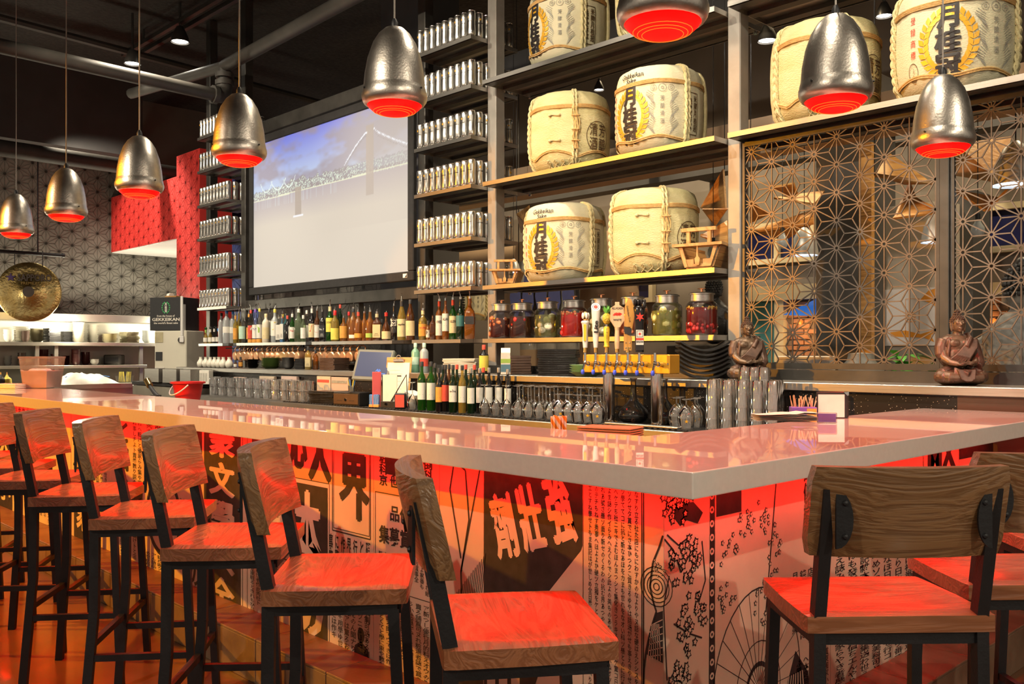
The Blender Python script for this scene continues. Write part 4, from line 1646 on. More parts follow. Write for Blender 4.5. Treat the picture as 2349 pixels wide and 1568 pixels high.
b_lab = make_barrel('label', 'printed white barrel with a gold wreath on the shelf just above the jars')
b_pl = make_barrel('plain', 'plain straw barrel with a round seal on the shelf just above the jars')
FACE = R(46)


def put_barrel(root, px, z, turn, label=None, sc=1.):
    p = at_shelf(px, 0, z)
    if label:
        root = dup(root, p, FACE + R(turn), label)
    else:
        root.location = p
        root.rotation_euler = (0, 0, FACE + R(turn))
    return root


put_barrel(b_lab, 1294, S3, -35)
put_barrel(b_pl, 1502, S3, -1)
put_barrel(b_pl, 1308, S2, -2, 'plain straw barrel with a round seal on the middle shelf, bright lamp above it')
put_barrel(b_lab, 1512, S2, -46, 'printed white barrel with a gold wreath on the middle shelf, beside a plain one')
put_barrel(b_lab, 1303, S1, -56, 'printed white barrel on the top shelf beside the can tower, its lid cut off')
put_barrel(b_pl, 1520, S1, 10, 'barrel on the top shelf mostly hidden by a red lit lamp')
put_barrel(b_pl, 1897, S2, -3, 'plain straw barrel above the lattice screen, behind a hanging lamp')
put_barrel(b_lab, 2190, S2, -28, 'printed white barrel above the lattice screen with a lamp cord before it')
p = on_y(1062, 640, 7.4)
fb = dup(b_lab, (p.x, p.y, 1.72), FACE, 'printed barrel standing far back, seen past the can tower')
tag(B().box(p.x - .5, p.x + .6, p.y - .35, p.y + .4, 0, 1.718).build('display_plinth', M['taupe']), 'pale plinth under the far barrel in the dining room', 'plinth')

# ================================================ wooden serving boats
def make_boat(label):
    t = thing('serving_boat', label, 'serving boat', (0, 0, 0), 0, 'wooden boats on the barrel shelf')
    m = M['maple']
    L, w0, w1, h = .42, .085, .13, .13
    # two planked sides, bottom, deck, transom with notch, rail on posts
    for s in (-1, 1):
        for k in range(3):
            z0, z1 = .01 + h * k / 3, .01 + h * (k + 1) / 3 - .002
            y0, y1 = w0 + (w1 - w0) * k / 3, w0 + (w1 - w0) * (k + 1) / 3
            B().add([(x, s * (y + d), z) for x in (-L / 2, L / 2) for y, z in ((y0, z0), (y1, z1)) for d in (0, .012)],
                    [(0, 2, 3, 1), (4, 5, 7, 6), (0, 1, 5, 4), (2, 6, 7, 3), (0, 4, 6, 2), (1, 3, 7, 5)]).build('side_plank', m, t)
    B().box(-L / 2, L / 2, -w0, w0, 0, .012).build('bottom_board', m, t)
    B().prism([(-w0, .012), (w0, .012), (w0 * 1.1, .06), (.03, .06), (.03, .03), (-.03, .03), (-.03, .06), (-w0 * 1.1, .06)], lambda u, v, d: (d, u, v), -L / 2 - .012, -L / 2).build('transom', m, t)
    for s in (-1, 1):
        B().prism([(s * w0 * .8, .012), (s * w0, .012), (s * w1, .14), (s * w1 * .8, .14)], lambda u, v, d: (d, u, v), -L / 2 - .02, -L / 2 - .012).build('stern_cheek', m, t)
    B().box(-L / 2 - .04, -L / 2 + .06, -.165, .165, .14, .158).build('stern_deck', m, t)
    B().box(-L / 2 + .06, L / 2, w1, w1 + .02, .14, .155).box(-L / 2 + .06, L / 2, -w1 - .02, -w1, .14, .155).build('gunwale', m, t)
    for s in (-1, 1):
        B().box(-L / 2 - .01, -L / 2 + .012, s * .07 - .011, s * .07 + .011, .158, .235).build('rail_post', m, t)
    B().box(-L / 2 - .014, -L / 2 + .016, -.115, .115, .235, .258).build('hand_rail', m, t)
    B().prism([(-.012, .02), (.012, .02), (.018, .06), (.006, .075), (.004, .14), (-.004, .14), (-.006, .075), (-.018, .06)], lambda u, v, d: (d, u, v), -L / 2 - .03, -L / 2 - .022).build('rudder', m, t)
    for s in (-1, 1):
        for x in (-.15, .02, .16):
            B().ell((x, s * .123, .1), (.006, .005, .006), 6, 4).build('nail_head', M['brass'], t)
    return t


bt = make_boat('small wooden boat on the barrel shelf, beside the steel post with cans')
p = on_y(1160, 650, YF + .24)
bt.location = (p.x + .1, YF + .17, S3 + .002)
bt.rotation_euler = (0, 0, R(128))
bt.scale = (.74, .74, .74)
p = on_y(1612, 620, YF + .1)
b2 = dup(bt, (p.x - .02, p.y + .13, S3 + .002), R(102), 'wooden boat with riveted planks, in front of the plain barrel')
b2.scale = (1, 1, 1)
# ================================================ infusion jars
M.update(
    clear=glass('clear_glass', (.985, .99, .985)),
    glassware=glass('drinking_glass', (.99, .99, .985), .1, (.96, .95, .92), .03, 1.5, .1),  # white body mixed in to imitate light refracted by clear glass
    frost=glass('frosted_glass', (.8, .84, .84), .55, (.62, .66, .66), .3, .6),
    frost_green=glass('frosted_green_glass', (.55, .85, .65), .6, (.3, .62, .42), .3, .6),
    green=glass('green_glass', (.2, .55, .1), .22, (.03, .18, .02)),
    dgreen=glass('dark_green_glass', (.05, .16, .05), .3, (.01, .05, .015)),
    amber=glass('amber_spirit', (.8, .38, .07), .35, (.45, .16, .02)),
    damber=glass('dark_amber_spirit', (.35, .13, .03), .45, (.16, .05, .01)),
    black_g=glass('black_bottle_glass', (.05, .04, .035), .6, (.012, .01, .01)),
    blue_g=glass('pale_blue_glass', (.55, .8, .95), .25, (.25, .5, .7)),
    teal_g=glass('teal_glass', (.3, .7, .72), .25, (.1, .4, .42)),
    olive_g=glass('pale_green_glass', (.75, .85, .65), .15, (.4, .5, .3)),
    straw_g=glass('golden_spirit', (.9, .75, .3), .3, (.6, .42, .08)),
    cream_c=mat('cream_ceramic', (.68, .6, .46), .4, 0, .05, 8),
    paperw=mat('white_label_paper', (.82, .78, .68), .6, 0, .05, 20),
    labc=mat('cream_label_paper', (.76, .62, .34), .6, 0, .08, 20),
    labo=mat('orange_label_paper', (.8, .36, .06), .6, 0, .1, 20),
    labg=mat('green_label_paper', (.36, .55, .1), .6, 0, .1, 20),
    laby=mat('yellow_label_paper', (.85, .68, .1), .6, 0, .1, 20),
    labr=mat('red_label_paper', (.7, .08, .05), .6, 0, .1, 20),
    labp=mat('purple_label_paper', (.2, .1, .45), .6, 0, .1, 20),
    labk=mat('black_label_paper', (.03, .03, .032), .6, 0, .1, 20),
    labm=mat('mint_label_paper', (.55, .78, .62), .6, 0, .1, 20),
    labb=mat('blue_label_paper', (.05, .22, .6), .6, 0, .1, 20),
    liq1=glass('dark_cherry_liquid', (.35, .05, .02), .6, (.17, .025, .012)),
    liq2=glass('brown_liquid', (.3, .06, .02), .6, (.13, .03, .015)),
    liq3=glass('pale_green_liquid', (.9, .93, .6), .25, (.5, .52, .2)),
    liq4=glass('bright_red_liquid', (.9, .05, .02), .85, (.85, .02, .01)),
    liq5=glass('olive_liquid', (.6, .55, .25), .4, (.28, .25, .08)),
    liq6=glass('rust_liquid', (.55, .12, .03), .6, (.3, .06, .015)),
    liq7=glass('lemon_liquid', (.9, .9, .45), .35, (.55, .55, .14)),
    liq8=glass('ruby_liquid', (.6, .02, .02), .6, (.3, .012, .01)),
    fr_straw=mat('steeped_strawberry', (.62, .19, .07), .4, 0, .2, 30),
    fr_onion=mat('pale_fruit_slice', (.85, .83, .6), .4, 0, .08, 20),
    fr_rasp=mat('raspberry', (.75, .03, .03), .4, 0, .2, 60, .4, 120),
    fr_gold=mat('golden_berry', (.85, .5, .08), .4, 0, .15, 40),
    fr_lemon=mat('pineapple_chunk', (.82, .78, .3), .45, 0, .1, 30),
    knob=mat('copper_knob', (.75, .32, .16), .25, 1, .1, 20),
)
JAR = [(1151, 'liq1', .155, 'strawberry jar', 'dark red drink with a thick layer of steeped strawberries'),
       (1198, 'liq2', .165, 'brown jar', 'dark brown red drink, nothing floating'),
       (1256, 'liq3', .17, 'pale jar', 'pale green drink with round white slices'),
       (1317, 'liq4', .175, 'red jar', 'vivid bright red drink with berries on top'),
       (1380, 'liq5', .17, 'olive jar', 'olive drink, mostly hidden behind the white tap handle'),
       (1452, 'liq6', .18, 'rust jar', 'rust coloured drink packed with strawberries behind the wooden tap handle'),
       (1530, 'liq7', .165, 'lemon jar', 'yellow green drink with pineapple chunks'),
       (1610, 'liq8', .175, 'ruby jar', 'ruby drink with raspberries below and golden berries on top')]
JG = B().lathe([(.0, 0), (.09, 0), (.098, .008), (.1, .02), (.1, .185), (.096, .2), (.08, .214), (.072, .222)], 28, cap0=False, cap1=False).mesh('glass_body', M['clear'], True)
JL_ = B().lathe([(.074, .214), (.074, .258), (.083, .26), (.083, .265), (.07, .272), (.03, .276), (.002, .277)], 28, cap0=False).mesh('lid', M['steel'], True)
JK = B().cyl((0, 0, .276), (0, 0, .296), .008, 8).lathe([(.03, .296), (.032, .299), (.002, .302)], 12, sy=.5).mesh('lid_knob', M['knob'], True)
g6 = random.Random(11)
for px, lq, lev, nm, desc in JAR:
    p = on_y(px, 700, YF + .125)
    j = thing('drink_jar', 'glass jar of ' + desc, 'jar', (p.x + (.03 if px < 1160 else 0), p.y - (.03 if px < 1160 else 0), S4 + .0015), 0, 'drink jars on the shelf under the barrels')
    link('glass_body', JG, j)
    link('lid_knob', JK, link('lid', JL_, j))
    B().lathe([(.09, .006), (.096, .02), (.096, lev), (.001, lev)], 28).build('liquid', M[lq], j, True)

    def fruit(n, z0, z1, r, m, name, sl=False, out=.094):
        for _ in range(n):
            a = g6.uniform(0, 6.28)
            if _ % 5 < 4:
                a = g6.uniform(-2.9, .6)
            q = g6.uniform(out - .5 * r, out)
            c = (q * math.cos(a), q * math.sin(a), g6.uniform(z0, z1))
            s_ = r * g6.uniform(.8, 1.15)
            T = Matrix.Translation(c) @ Matrix.Rotation(a, 4, 'Z') @ Matrix.Rotation(g6.uniform(-.6, .6), 4, 'X')
            B().ell((0, 0, 0), (s_ * (.35 if sl else .6), s_, s_ * (1.1 if not sl else 1)), 9, 6, T=T).build(name, m, j, True)
    if lq == 'liq1':
        fruit(34, .09, .16, .016, M['fr_straw'], 'strawberry')
        fruit(2, .032, .036, .022, M['fr_straw'], 'strawberry')
    elif lq == 'liq2':
        fruit(4, .06, .15, .016, M['fr_rasp'], 'cherry')
    elif lq == 'liq3':
        fruit(12, .03, .16, .03, M['fr_onion'], 'fruit_slice', True)
    elif lq == 'liq4':
        fruit(22, .165, .18, .011, M['fr_straw'], 'berry')
        fruit(10, .024, .034, .016, M['fr_rasp'], 'raspberry')
    elif lq == 'liq5':
        fruit(9, .04, .16, .024, M['fr_onion'], 'fruit_slice', True)
    elif lq == 'liq6':
        fruit(34, .09, .185, .017, M['fr_straw'], 'strawberry')
        fruit(8, .026, .036, .017, M['fr_straw'], 'strawberry')
    elif lq == 'liq7':
        fruit(9, .06, .17, .026, M['fr_lemon'], 'pineapple_chunk', True)
        fruit(4, .1, .14, .04, M['fr_lemon'], 'pineapple_chunk', True)
    else:
        fruit(24, .165, .178, .009, M['fr_gold'], 'golden_berry')
        fruit(44, .022, .075, .013, M['fr_rasp'], 'raspberry')

# ================================================ bottles
PROF = {
    'round': [(.9, 0), (1, .03), (1, .58), (.9, .64), (.45, .72), (.34, .78), (.33, .93)],
    'wine': [(.92, 0), (1, .02), (1, .6), (.85, .67), (.42, .75), (.36, .8), (.36, .97)],
    'tall': [(.95, 0), (1, .02), (1, .66), (.8, .72), (.4, .78), (.36, .94)],
    'squat': [(.8, 0), (1, .06), (1, .3), (.75, .48), (.35, .6), (.28, .66), (.28, .82)],
    'bell': [(.85, 0), (1, .06), (1, .25), (.8, .42), (.7, .5), (.85, .56), (.6, .68), (.34, .76), (.3, .94)],
    'robe': [(.95, 0), (1, .05), (.78, .3), (.82, .45), (.95, .55), (.6, .7), (.34, .8), (.32, .93)],
}
SPOUT = B().cyl((0, 0, -.012), (0, 0, .008), .011, 8).cyl((0, 0, .008), (.004, 0, .03), .0045, 6).cyl((.004, 0, .03), (.016, 0, .052), .0036, 6).mesh('pour_spout', M['chrome'], True)


def bottle(px, wpx, top, gl, lab, z, y, label, grp, shape='round', cap=None, spout=True, base=None, lh=(.12, .5), sq=False, neck=None, txt=None, diamond=False, name='bottle'):
    p = on_y(px, top, y)
    f = y / ray(px)[1]
    r = wpx / 2 * f / 2100
    H = p.z - z
    Hb = H - (.045 if spout else .0)
    n = 4 if sq else 18
    rot = math.pi / 4 if sq else 0
    k = 1.32 if sq else 1
    prof = [(r * a * k if b < .65 or not sq else r * a, Hb * b) for a, b in PROF[shape]]
    if sq:
        T = Matrix.Rotation(rot, 4, 'Z')
        # square body with rounded corners, round neck
        mb = B()
        vs, fs = [], []
        N = 20
        for (a, b) in PROF[shape]:
            for i in range(N):
                an = 2 * math.pi * i / N
                c, s = math.cos(an), math.sin(an)
                e = 1 if b > .66 else .45
                rr = r * a
                vs.append((rr * math.copysign(abs(c) ** e, c), rr * math.copysign(abs(s) ** e, s), Hb * b))
        for j in range(len(PROF[shape]) - 1):
            for i in range(N):
                fs.append((j * N + i, j * N + (i + 1) % N, (j + 1) * N + (i + 1) % N, (j + 1) * N + i))
        fs.append(tuple(range(N))[::-1])
        o = mb.add(vs, fs).build(name, M[gl], None, True)
    else:
        o = B().lathe(prof, n).build(name, M[gl], None, True)
    o.location = (p.x, y, z + .0015)
    o.rotation_euler = (0, 0, FACE)
    tag(o, label, 'bottle', grp)
    if lab:
        mb = B()
        z0, z1 = Hb * lh[0], Hb * lh[1]
        if diamond:
            mb.add([(-r * .2, -r * 1.03, (z0 + z1) / 2), (r * .8, -r * .8, z1), (r * 1.9, -r * .5, (z0 + z1) / 2), (r * .8, -r * .8, z0)], [(0, 1, 2, 3)])
        elif sq:
            mb.box(-r * .86, r * .86, -r * 1.02, -r * 1.002, z0, z1).box(r * 1.002, r * 1.02, -r * .86, r * .86, z0, z1)
        else:
            m_ = 12
            vs = [((r + .0008) * math.sin(-1.25 + 2.5 * i / m_), -(r + .0008) * math.cos(-1.25 + 2.5 * i / m_), zz_) for zz_ in (z0, z1) for i in range(m_ + 1)]
            mb.add(vs, [(i, i + 1, m_ + 2 + i, m_ + 1 + i) for i in range(m_)])
        l_ = mb.build('label', M[lab], o, not sq)
        tm = B()
        s_, tc_ = txt if txt else ('', 'ink')
        W_ = (lambda u, v: (u, -r * 1.03, v)) if sq else (lambda u, v: ((r + .0016) * math.sin(u / r), -(r + .0016) * math.cos(u / r), v))
        zc = (z0 + z1) / 2
        if s_ and not diamond:
            put(tm, text2d(s_, 0, zc + (z1 - z0) * .18, h=(z1 - z0) * (.55 if len(s_) < 3 else .16), w=None if len(s_) < 3 else r * 1.5, bold=.02, res=1), W_)
        if not diamond:
            for q in range(3):
                put(tm, rect2d(-r * (.6 - .1 * q), z0 + (z1 - z0) * (.12 + .09 * q), r * (.6 - .1 * q), z0 + (z1 - z0) * (.145 + .09 * q)), W_)
            tm.build('label_print', M[tc_], l_)
    if neck:
        B().lathe([(r * .37 + .001, Hb * .8), (r * .36 + .001, Hb * .925)], 12, cap0=False, cap1=False).build('neck_label', M[neck], o, True)
    if cap:
        rc = max(.012, r * (PROF[shape][-1][0] + .06))
        zt = Hb * PROF[shape][-1][1]
        B().lathe([(rc, zt - .03), (rc, zt + .002), (rc * .8, zt + .006)], 12).build('cap', M[cap], o, True)
    if base:
        B().lathe([(r * .99, .001), (r * 1.012, .004), (r * 1.012, Hb * .1)], 18, cap1=False).build('base_band', M[base], o, True)
    if spout:
        s = link('pour_spout', SPOUT, o, (0, 0, Hb * PROF[shape][-1][1] + .012), R(rng.uniform(0, 360)))
    return o


BG = 'spirit bottles on the shelf under the screen'
X3 = lambda c: 430 + c / 3.915
Y3 = lambda c: 640 + c / 3.915
for i, (c, lab, st_) in enumerate(((165, 'green', 'labg'), (207, 'clear', 'paperw'), (242, 'clear', 'paperw'), (276, 'blue', 'labb'))):
    b_ = bottle(X3(c), 11, Y3(432 - i * 5), 'straw_g' if i < 2 else 'clear', 'paperw', S4, 4.88 + .012 * i, 'squat %s tequila bottle, %s of four at the far shelf end' % ('golden' if i < 2 else 'clear', ORD[i]), BG, 'squat', st_, False, lh=(.1, .36))
    B().ell((0, 0, .85 * (on_y(X3(c), Y3(432 - i * 5), 4.88).z - S4) + .012), (.018, .018, .018), 10, 7).build('stopper', M['green'] if i == 0 else M['clear'], b_, True)
LB = [
    (305, 14, 292, 'frost', None, 'tall frosted vodka bottle with a black cap', dict(cap='labk', spout=False, dy=.06, shape='tall')),
    (352, 17, 268, 'frost', 'paperw', 'largest frosted vodka bottle with a blue cap', dict(cap='labb', spout=False, shape='tall', lh=(.3, .48))),
    (408, 14, 276, 'frost', 'paperw', 'frosted vodka bottle with a blue cap, partly hidden', dict(cap='labb', spout=False, dy=.08, shape='tall', lh=(.3, .48))),
    (432, 11, 272, 'straw_g', 'labo', 'bottle with an orange label beside the frosted vodka', dict(neck='labo', dy=-.02)),
    (462, 12, 252, 'straw_g', 'laby', 'bottle with a yellow lemon label and dark spout', dict(dy=.03, lh=(.3, .55))),
    (492, 15, 240, 'clear', 'labm', 'clear flask with a mint green label', dict(dy=.0)),
    (520, 13, 235, 'clear', None, 'plain clear bottle behind the mint labelled one', dict(dy=.1)),
    (552, 11, 262, 'clear', 'labo', 'clear bottle with an orange cap behind the fruit labels', dict(cap='labo', dy=.1)),
    (570, 14, 225, 'clear', 'labr', 'clear bottle with a red and white fruit label', dict(cap='labr', txt=('ス', 'paperw'), base='labo')),
    (610, 14, 215, 'clear', 'paperw', 'clear bottle with a white label lettered in violet', dict(cap='labp', txt=('もも\nの', 'labp'), base='labo', dy=.005)),
    (648, 14, 208, 'clear', 'paperw', 'clear bottle with a green sprig label and yellow cap', dict(cap='laby', txt=('Y', 'labg'), base='labo', dy=.01)),
    (705, 17, 300, 'cream_c', 'labc', 'cream ceramic bottle with a short neck', dict(spout=False, cap='labc', shape='tall')),
    (735, 13, 215, 'clear', 'paperw', 'clear bottle with a long white label, black cap', dict(cap='labk', dy=.05, lh=(.2, .62))),
    (785, 17, 215, 'frost', 'paperw', 'frosted bottle with a yellow slash on its label and yellow cap', dict(cap='laby', txt=('/', 'laby'), lh=(.18, .6))),
    (820, 13, 305, 'clear', 'paperw', 'clear square bottle with a narrow white label', dict(sq=True, lh=(.1, .7), shape='tall')),
    (855, 12, 262, 'clear', None, 'clear bottle with a tall yellow cap behind the blue one', dict(cap='laby', dy=.1)),
    (848, 9, 300, 'blue_g', 'paperw', 'pale blue square bottle with a deep blue base', dict(sq=True, base='labb', lh=(.12, .72), shape='tall', dy=-.03)),
    (885, 13, 270, 'teal_g', None, 'teal glass bottle behind the diamond label', dict(dy=.09)),
    (898, 14, 315, 'black_g', 'paperw', 'short dark bottle with a white diamond label and red cap', dict(cap='labr', spout=False, diamond=True, lh=(.08, .6))),
    (942, 12, 258, 'green', 'paperw', 'bright green gin bottle with a white label', dict(cap='paperw', neck=None, txt=('Ten', 'labr'))),
    (1000, 18, 212, 'olive_g', None, 'wide pale green square gin bottle', dict(cap='paperw', sq=True)),
    (1040, 12, 312, 'olive_g', 'paperw', 'small pale green bottle with a white cap', dict(cap='paperw', spout=False, dy=-.02)),
    (1072, 14, 265, 'clear', 'paperw', 'clear bottle with a tall white cap', dict(cap='paperw', spout=False, dy=.06)),
    (1118, 15, 200, 'black_g', 'labc', 'dark whiskey bottle with a red seven on its cream label', dict(neck='paperw', txt=('7', 'labr'))),
    (1165, 13, 222, 'damber', 'paperw', 'whiskey bottle with a red dot on its white label', dict(txt=('●', 'labr'))),
    (1212, 14, 232, 'black_g', 'labk', 'square whiskey bottle with a black label', dict(sq=True, txt=('No. 7', 'paperw'))),
    (1280, 18, 180, 'green', 'laby', 'green whiskey bottle with a yellow label', dict(neck='labc', txt=('SON', 'ink'), lh=(.25, .62))),
    (1325, 19, 225, 'straw_g', 'laby', 'whiskey bottle with a dripping red wax cap', dict(cap='red', neck='red', dy=-.02, lh=(.05, .4))),
    (1372, 13, 210, 'dgreen', None, 'green bottle with a red and green cap behind', dict(cap='labr', dy=.1, spout=False)),
    (1402, 18, 290, 'amber', 'labo', 'amber rum bottle with an oval orange label', dict(lh=(.12, .6))),
    (1450, 12, 280, 'amber', None, 'amber bottle with a bright red cap behind', dict(cap='red', dy=.09, spout=False)),
    (1490, 20, 205, 'amber', 'paperw', 'broad amber bottle with a small white label', dict(cap='labk', lh=(.08, .18))),
    (1535, 18, 232, 'amber', 'labo', 'amber whiskey bottle with an orange strip label', dict(neck='labr', lh=(.1, .24))),
    (1590, 16, 245, 'amber', None, 'plain amber whiskey bottle behind two strip labels', dict(dy=.07)),
    (1640, 20, 232, 'amber', 'labg', 'amber rye bottle with a green strip label', dict(lh=(.1, .24))),
    (1702, 20, 248, 'damber', 'labc', 'dark amber bottle with a cream square label', dict(neck='labc', sq=True, lh=(.1, .55))),
    (1745, 13, 352, 'black_g', None, 'short dark bottle behind the ribboned one', dict(dy=.08, spout=False, cap='labk')),
    (1785, 20, 235, 'damber', 'labc', 'squat dark bottle with a red ribbon and cream label', dict(shape='squat', neck='red', lh=(.05, .3))),
    (1855, 16, 172, 'black_g', 'labk', 'tall dark bottle with a silver skull print', dict(txt=('☠', 'paperw'), lh=(.2, .6))),
    (1925, 21, 125, 'straw_g', 'labc', 'tall golden bottle with a large cream label', dict(neck='labk', txt=('angelico', 'ink'), shape='robe', lh=(.08, .5))),
    (2002, 21, 165, 'damber', 'labc', 'dark robed bottle with a white cord, last under the screen', dict(cap='labk', spout=False, shape='robe', lh=(.1, .45))),
]
for c, w_, t_, gl, lab, desc, kw in LB:
    dy = kw.pop('dy', 0)
    bottle(X3(c), w_, Y3(t_), gl, lab, S4, 4.872 + min(dy, .045), desc, BG, **kw)
X4 = lambda c: 900 + c / 3.915
BG2 = 'spirit bottles below the can tower'
for c, w_, t_, gl, lab, desc, kw in [
    (275, 20, 215, 'straw_g', 'labo', 'rum bottle with an orange printed label below the cans', dict(neck='labc', txt=('RUM', 'labr'))),
    (322, 10, 368, 'amber', 'paperw', 'small amber bottle with a white label below the cans', dict(spout=False, cap='labk', txt=('K', 'ink'))),
    (365, 15, 310, 'damber', None, 'small square decanter with a glass stopper below the cans', dict(sq=True, spout=False, cap='clear')),
    (422, 17, 125, 'amber', 'paperw', 'tall scotch bottle with a white label and red neck band', dict(neck='labr', lh=(.1, .58), txt=('OWER', 'ink'))),
    (478, 16, 120, 'amber', 'paperw', 'tall scotch bottle with a plain white label, second of two', dict(dy=-.01, lh=(.2, .62), txt=('ALLAN', 'ink'))),
    (545, 18, 112, 'green', 'labc', 'bright green scotch bottle with a cream label', dict(neck='labr', lh=(.15, .55), txt=('GLEN', 'ink'))),
    (612, 20, 105, 'dgreen', 'teal', 'dark green scotch bottle with a teal oval label', dict(lh=(.3, .55))),
    (695, 24, 100, 'amber', 'labk', 'square amber whisky bottle with a black slanted label', dict(sq=True, lh=(.34, .52))),
]:
    dy = kw.pop('dy', 0)
    bottle(X4(c), w_, Y3(t_), gl, lab, S4, 4.93 + dy, desc, BG2, **kw)

# ================================================ copper mugs on hooks
hr = thing('mug_rail', 'hook rail for the copper mugs, fixed under the bottle shelf', 'rail', (0, 4.87, 1.39))
xa, xb = on_y(530, 790, 4.93).x, on_y(838, 790, 4.93).x
B().cyl((xa, 0, 0), (xb, 0, 0), .007, 8).build('rod', M['blackframe'], hr)
for k in range(4):
    x = xa + (xb - xa) * (k + .5) / 4
    B().box(x - .01, x + .01, -.01, .01, .005, .0255).build('clip', M['blackframe'], hr)
mug = thing('copper_mug', 'copper mug', 'mug', (0, 0, 0), 0, 'copper mugs hanging under the bottle shelf')
mug.scale = (1.14, 1.14, 1.14)
B().lathe([(.0, 0), (.036, 0), (.043, .006), (.044, .04), (.043, .102), (.045, .106), (.043, .107), (.041, .1), (.041, .01), (.0, .007)], 18, cap0=False, cap1=False).build('cup', M['copper'], mug, True)
B().tube([(.041, 0, .082), (.07, 0, .09), (.088, 0, .068), (.086, 0, .035), (.066, 0, .016), (.041, 0, .02)], .005, 6).build('handle', M['copper'], mug, True)
MUGX = [430 + c / 7.83 for c in (880, 955, 1030, 1100, 1180, 1265, 1355, 1455, 1540, 1635, 1730, 1815, 1895, 2010)] + [430 + c / 3.915 for c in (1095, 1150, 1200, 1250, 1300, 1360, 1415, 1470, 1545)]
for i, px in enumerate(MUGX):
    p = on_y(px + 3, 790, 4.86)
    lab = 'copper mug hanging under the bottle shelf, %s along the row from the pillar end' % ORD[i]
    m_ = mug if i == 0 else dup(mug, (0, 0, 0), 0, lab)
    m_['label'] = lab
    tl = R(34 + rng.uniform(-7, 7))
    # handle up, cup bottom towards the room, hung at the top of the handle
    X = Vector((0, math.sin(tl) * -.2, 1)).normalized()
    Zm = Vector((math.sin(R(rng.uniform(-16, 26))), math.cos(tl), math.sin(tl) * .9))
    Zm = (Zm - X * Zm.dot(X)).normalized()
    Yv = Zm.cross(X)
    Rm = Matrix((X, Yv, Zm)).transposed()
    loc = Vector((p.x, 4.87, 1.39)) - Rm @ Vector((.084, 0, .062))
    m_.rotation_euler = Rm.to_euler()
    m_.location = loc

# ================================================ on the steel ledge
M.update(blackw=mat('black_stoneware', (.02, .019, .018), .3, 0, .3, 20, .05, 60), greenw=mat('green_glazed_plate', (.22, .3, .12), .25, 0, .15, 12),
         whitew=mat('white_china', (.78, .74, .62), .3, 0, .05, 8), brownw=mat('brown_stoneware', (.09, .055, .04), .4, 0, .2, 14),
         palegreen=mat('pale_green_plate', (.42, .6, .34), .3, 0, .08, 8), lacq=mat('dark_red_lacquer', (.11, .02, .018), .25, 0, .2, 10),
         olivew=mat('olive_rimmed_plate', (.52, .46, .28), .35, 0, .15, 12), greybowl=mat('grey_glass_bowl', (.4, .42, .38), .3, 0, .1, 8))
fl = None
for i, c in enumerate((240, 332, 412, 490, 565, 645, 750)):
    p = on_y(430 + c / 7.83, 842, 4.60)
    lab = 'white sake flask on the steel ledge, %s in the row from the far end' % ORD[i]
    if fl is None:
        fl = thing('sake_flask', lab, 'flask', (p.x, p.y, LZ + .0015), 0, 'white sake flasks on the ledge')
        B().lathe([(.025, 0), (.036, .012), (.042, .035), (.038, .06), (.022, .085), (.016, .1), (.02, .116), (.014, .114)], 16, cap1=False).build('flask_body', M['whitew'], fl, True)
    else:
        dup(fl, (p.x, p.y, LZ + .0015), 0, lab)
_PM = {}


def plate_mesh(kind, r, h, m):
    k = (kind, r, h, m)
    if k not in _PM:
        mb = B()
        if kind == 'round':
            mb.lathe([(r * .55, 0), (r * .62, h * .2), (r, h)], 22, cap1=False)
        elif kind == 'bowl':
            mb.lathe([(r * .45, 0), (r * .55, h * .1), (r * .87, h * .5), (r, h)], 18, cap1=False)
        elif kind == 'square':
            mb.rbox(-r, r, -r, r, 0, h * .6, .003).box(-r, r, -r, -r + .012, h * .6, h).box(-r, r, r - .012, r, h * .6, h).box(-r, -r + .012, -r + .012, r - .012, h * .6, h).box(r - .012, r, -r + .012, r - .012, h * .6, h)
        elif kind == 'curve':
            n = 12
            vs = []
            for i in range(n + 1):
                u = i / n * 2 - 1
                z = h * u * u
                for yy, dz in ((-r * .6, 0), (r * .6, 0), (r * .6, .012), (-r * .6, .012)):
                    vs.append((u * r, yy, z + dz))
            fs = [(0, 1, 2, 3), tuple(4 * n + q for q in (3, 2, 1, 0))]
            for i in range(n):
                for q in range(4):
                    a, b = i * 4 + q, i * 4 + (q + 1) % 4
                    fs.append((a, a + 4, b + 4, b))
            mb.add(vs, fs)
        _PM[k] = mb.mesh({'bowl': 'bowl'}.get(kind, 'plate'), M[m], True)
    return _PM[k]


def stack(n, kind, r, h, pitch, m, p, what, where, rot=0., jit=.002, cat='plate'):
    if kind == 'square':
        h = pitch * .93
    me = plate_mesh(kind, r, h, m)
    for k in range(n):
        o = link('bowl' if kind == 'bowl' else 'serving_plate', me, None, (p[0] + rng.uniform(-jit, jit), p[1] + rng.uniform(-jit, jit), p[2] + k * pitch), rot + (R(rng.uniform(-4, 4)) if kind != 'curve' else 0))
        pos = ('topmost' if k == n - 1 else 'lowest' if k == 0 else ORD[k] + ' up') + ' in stack '
        tag(o, what + ', ' + pos + where, cat, what + ' stack ' + where)


def LG(px, y=4.72):
    p = on_y(px, 840, y)
    return (p.x, p.y, LZ + .0015)


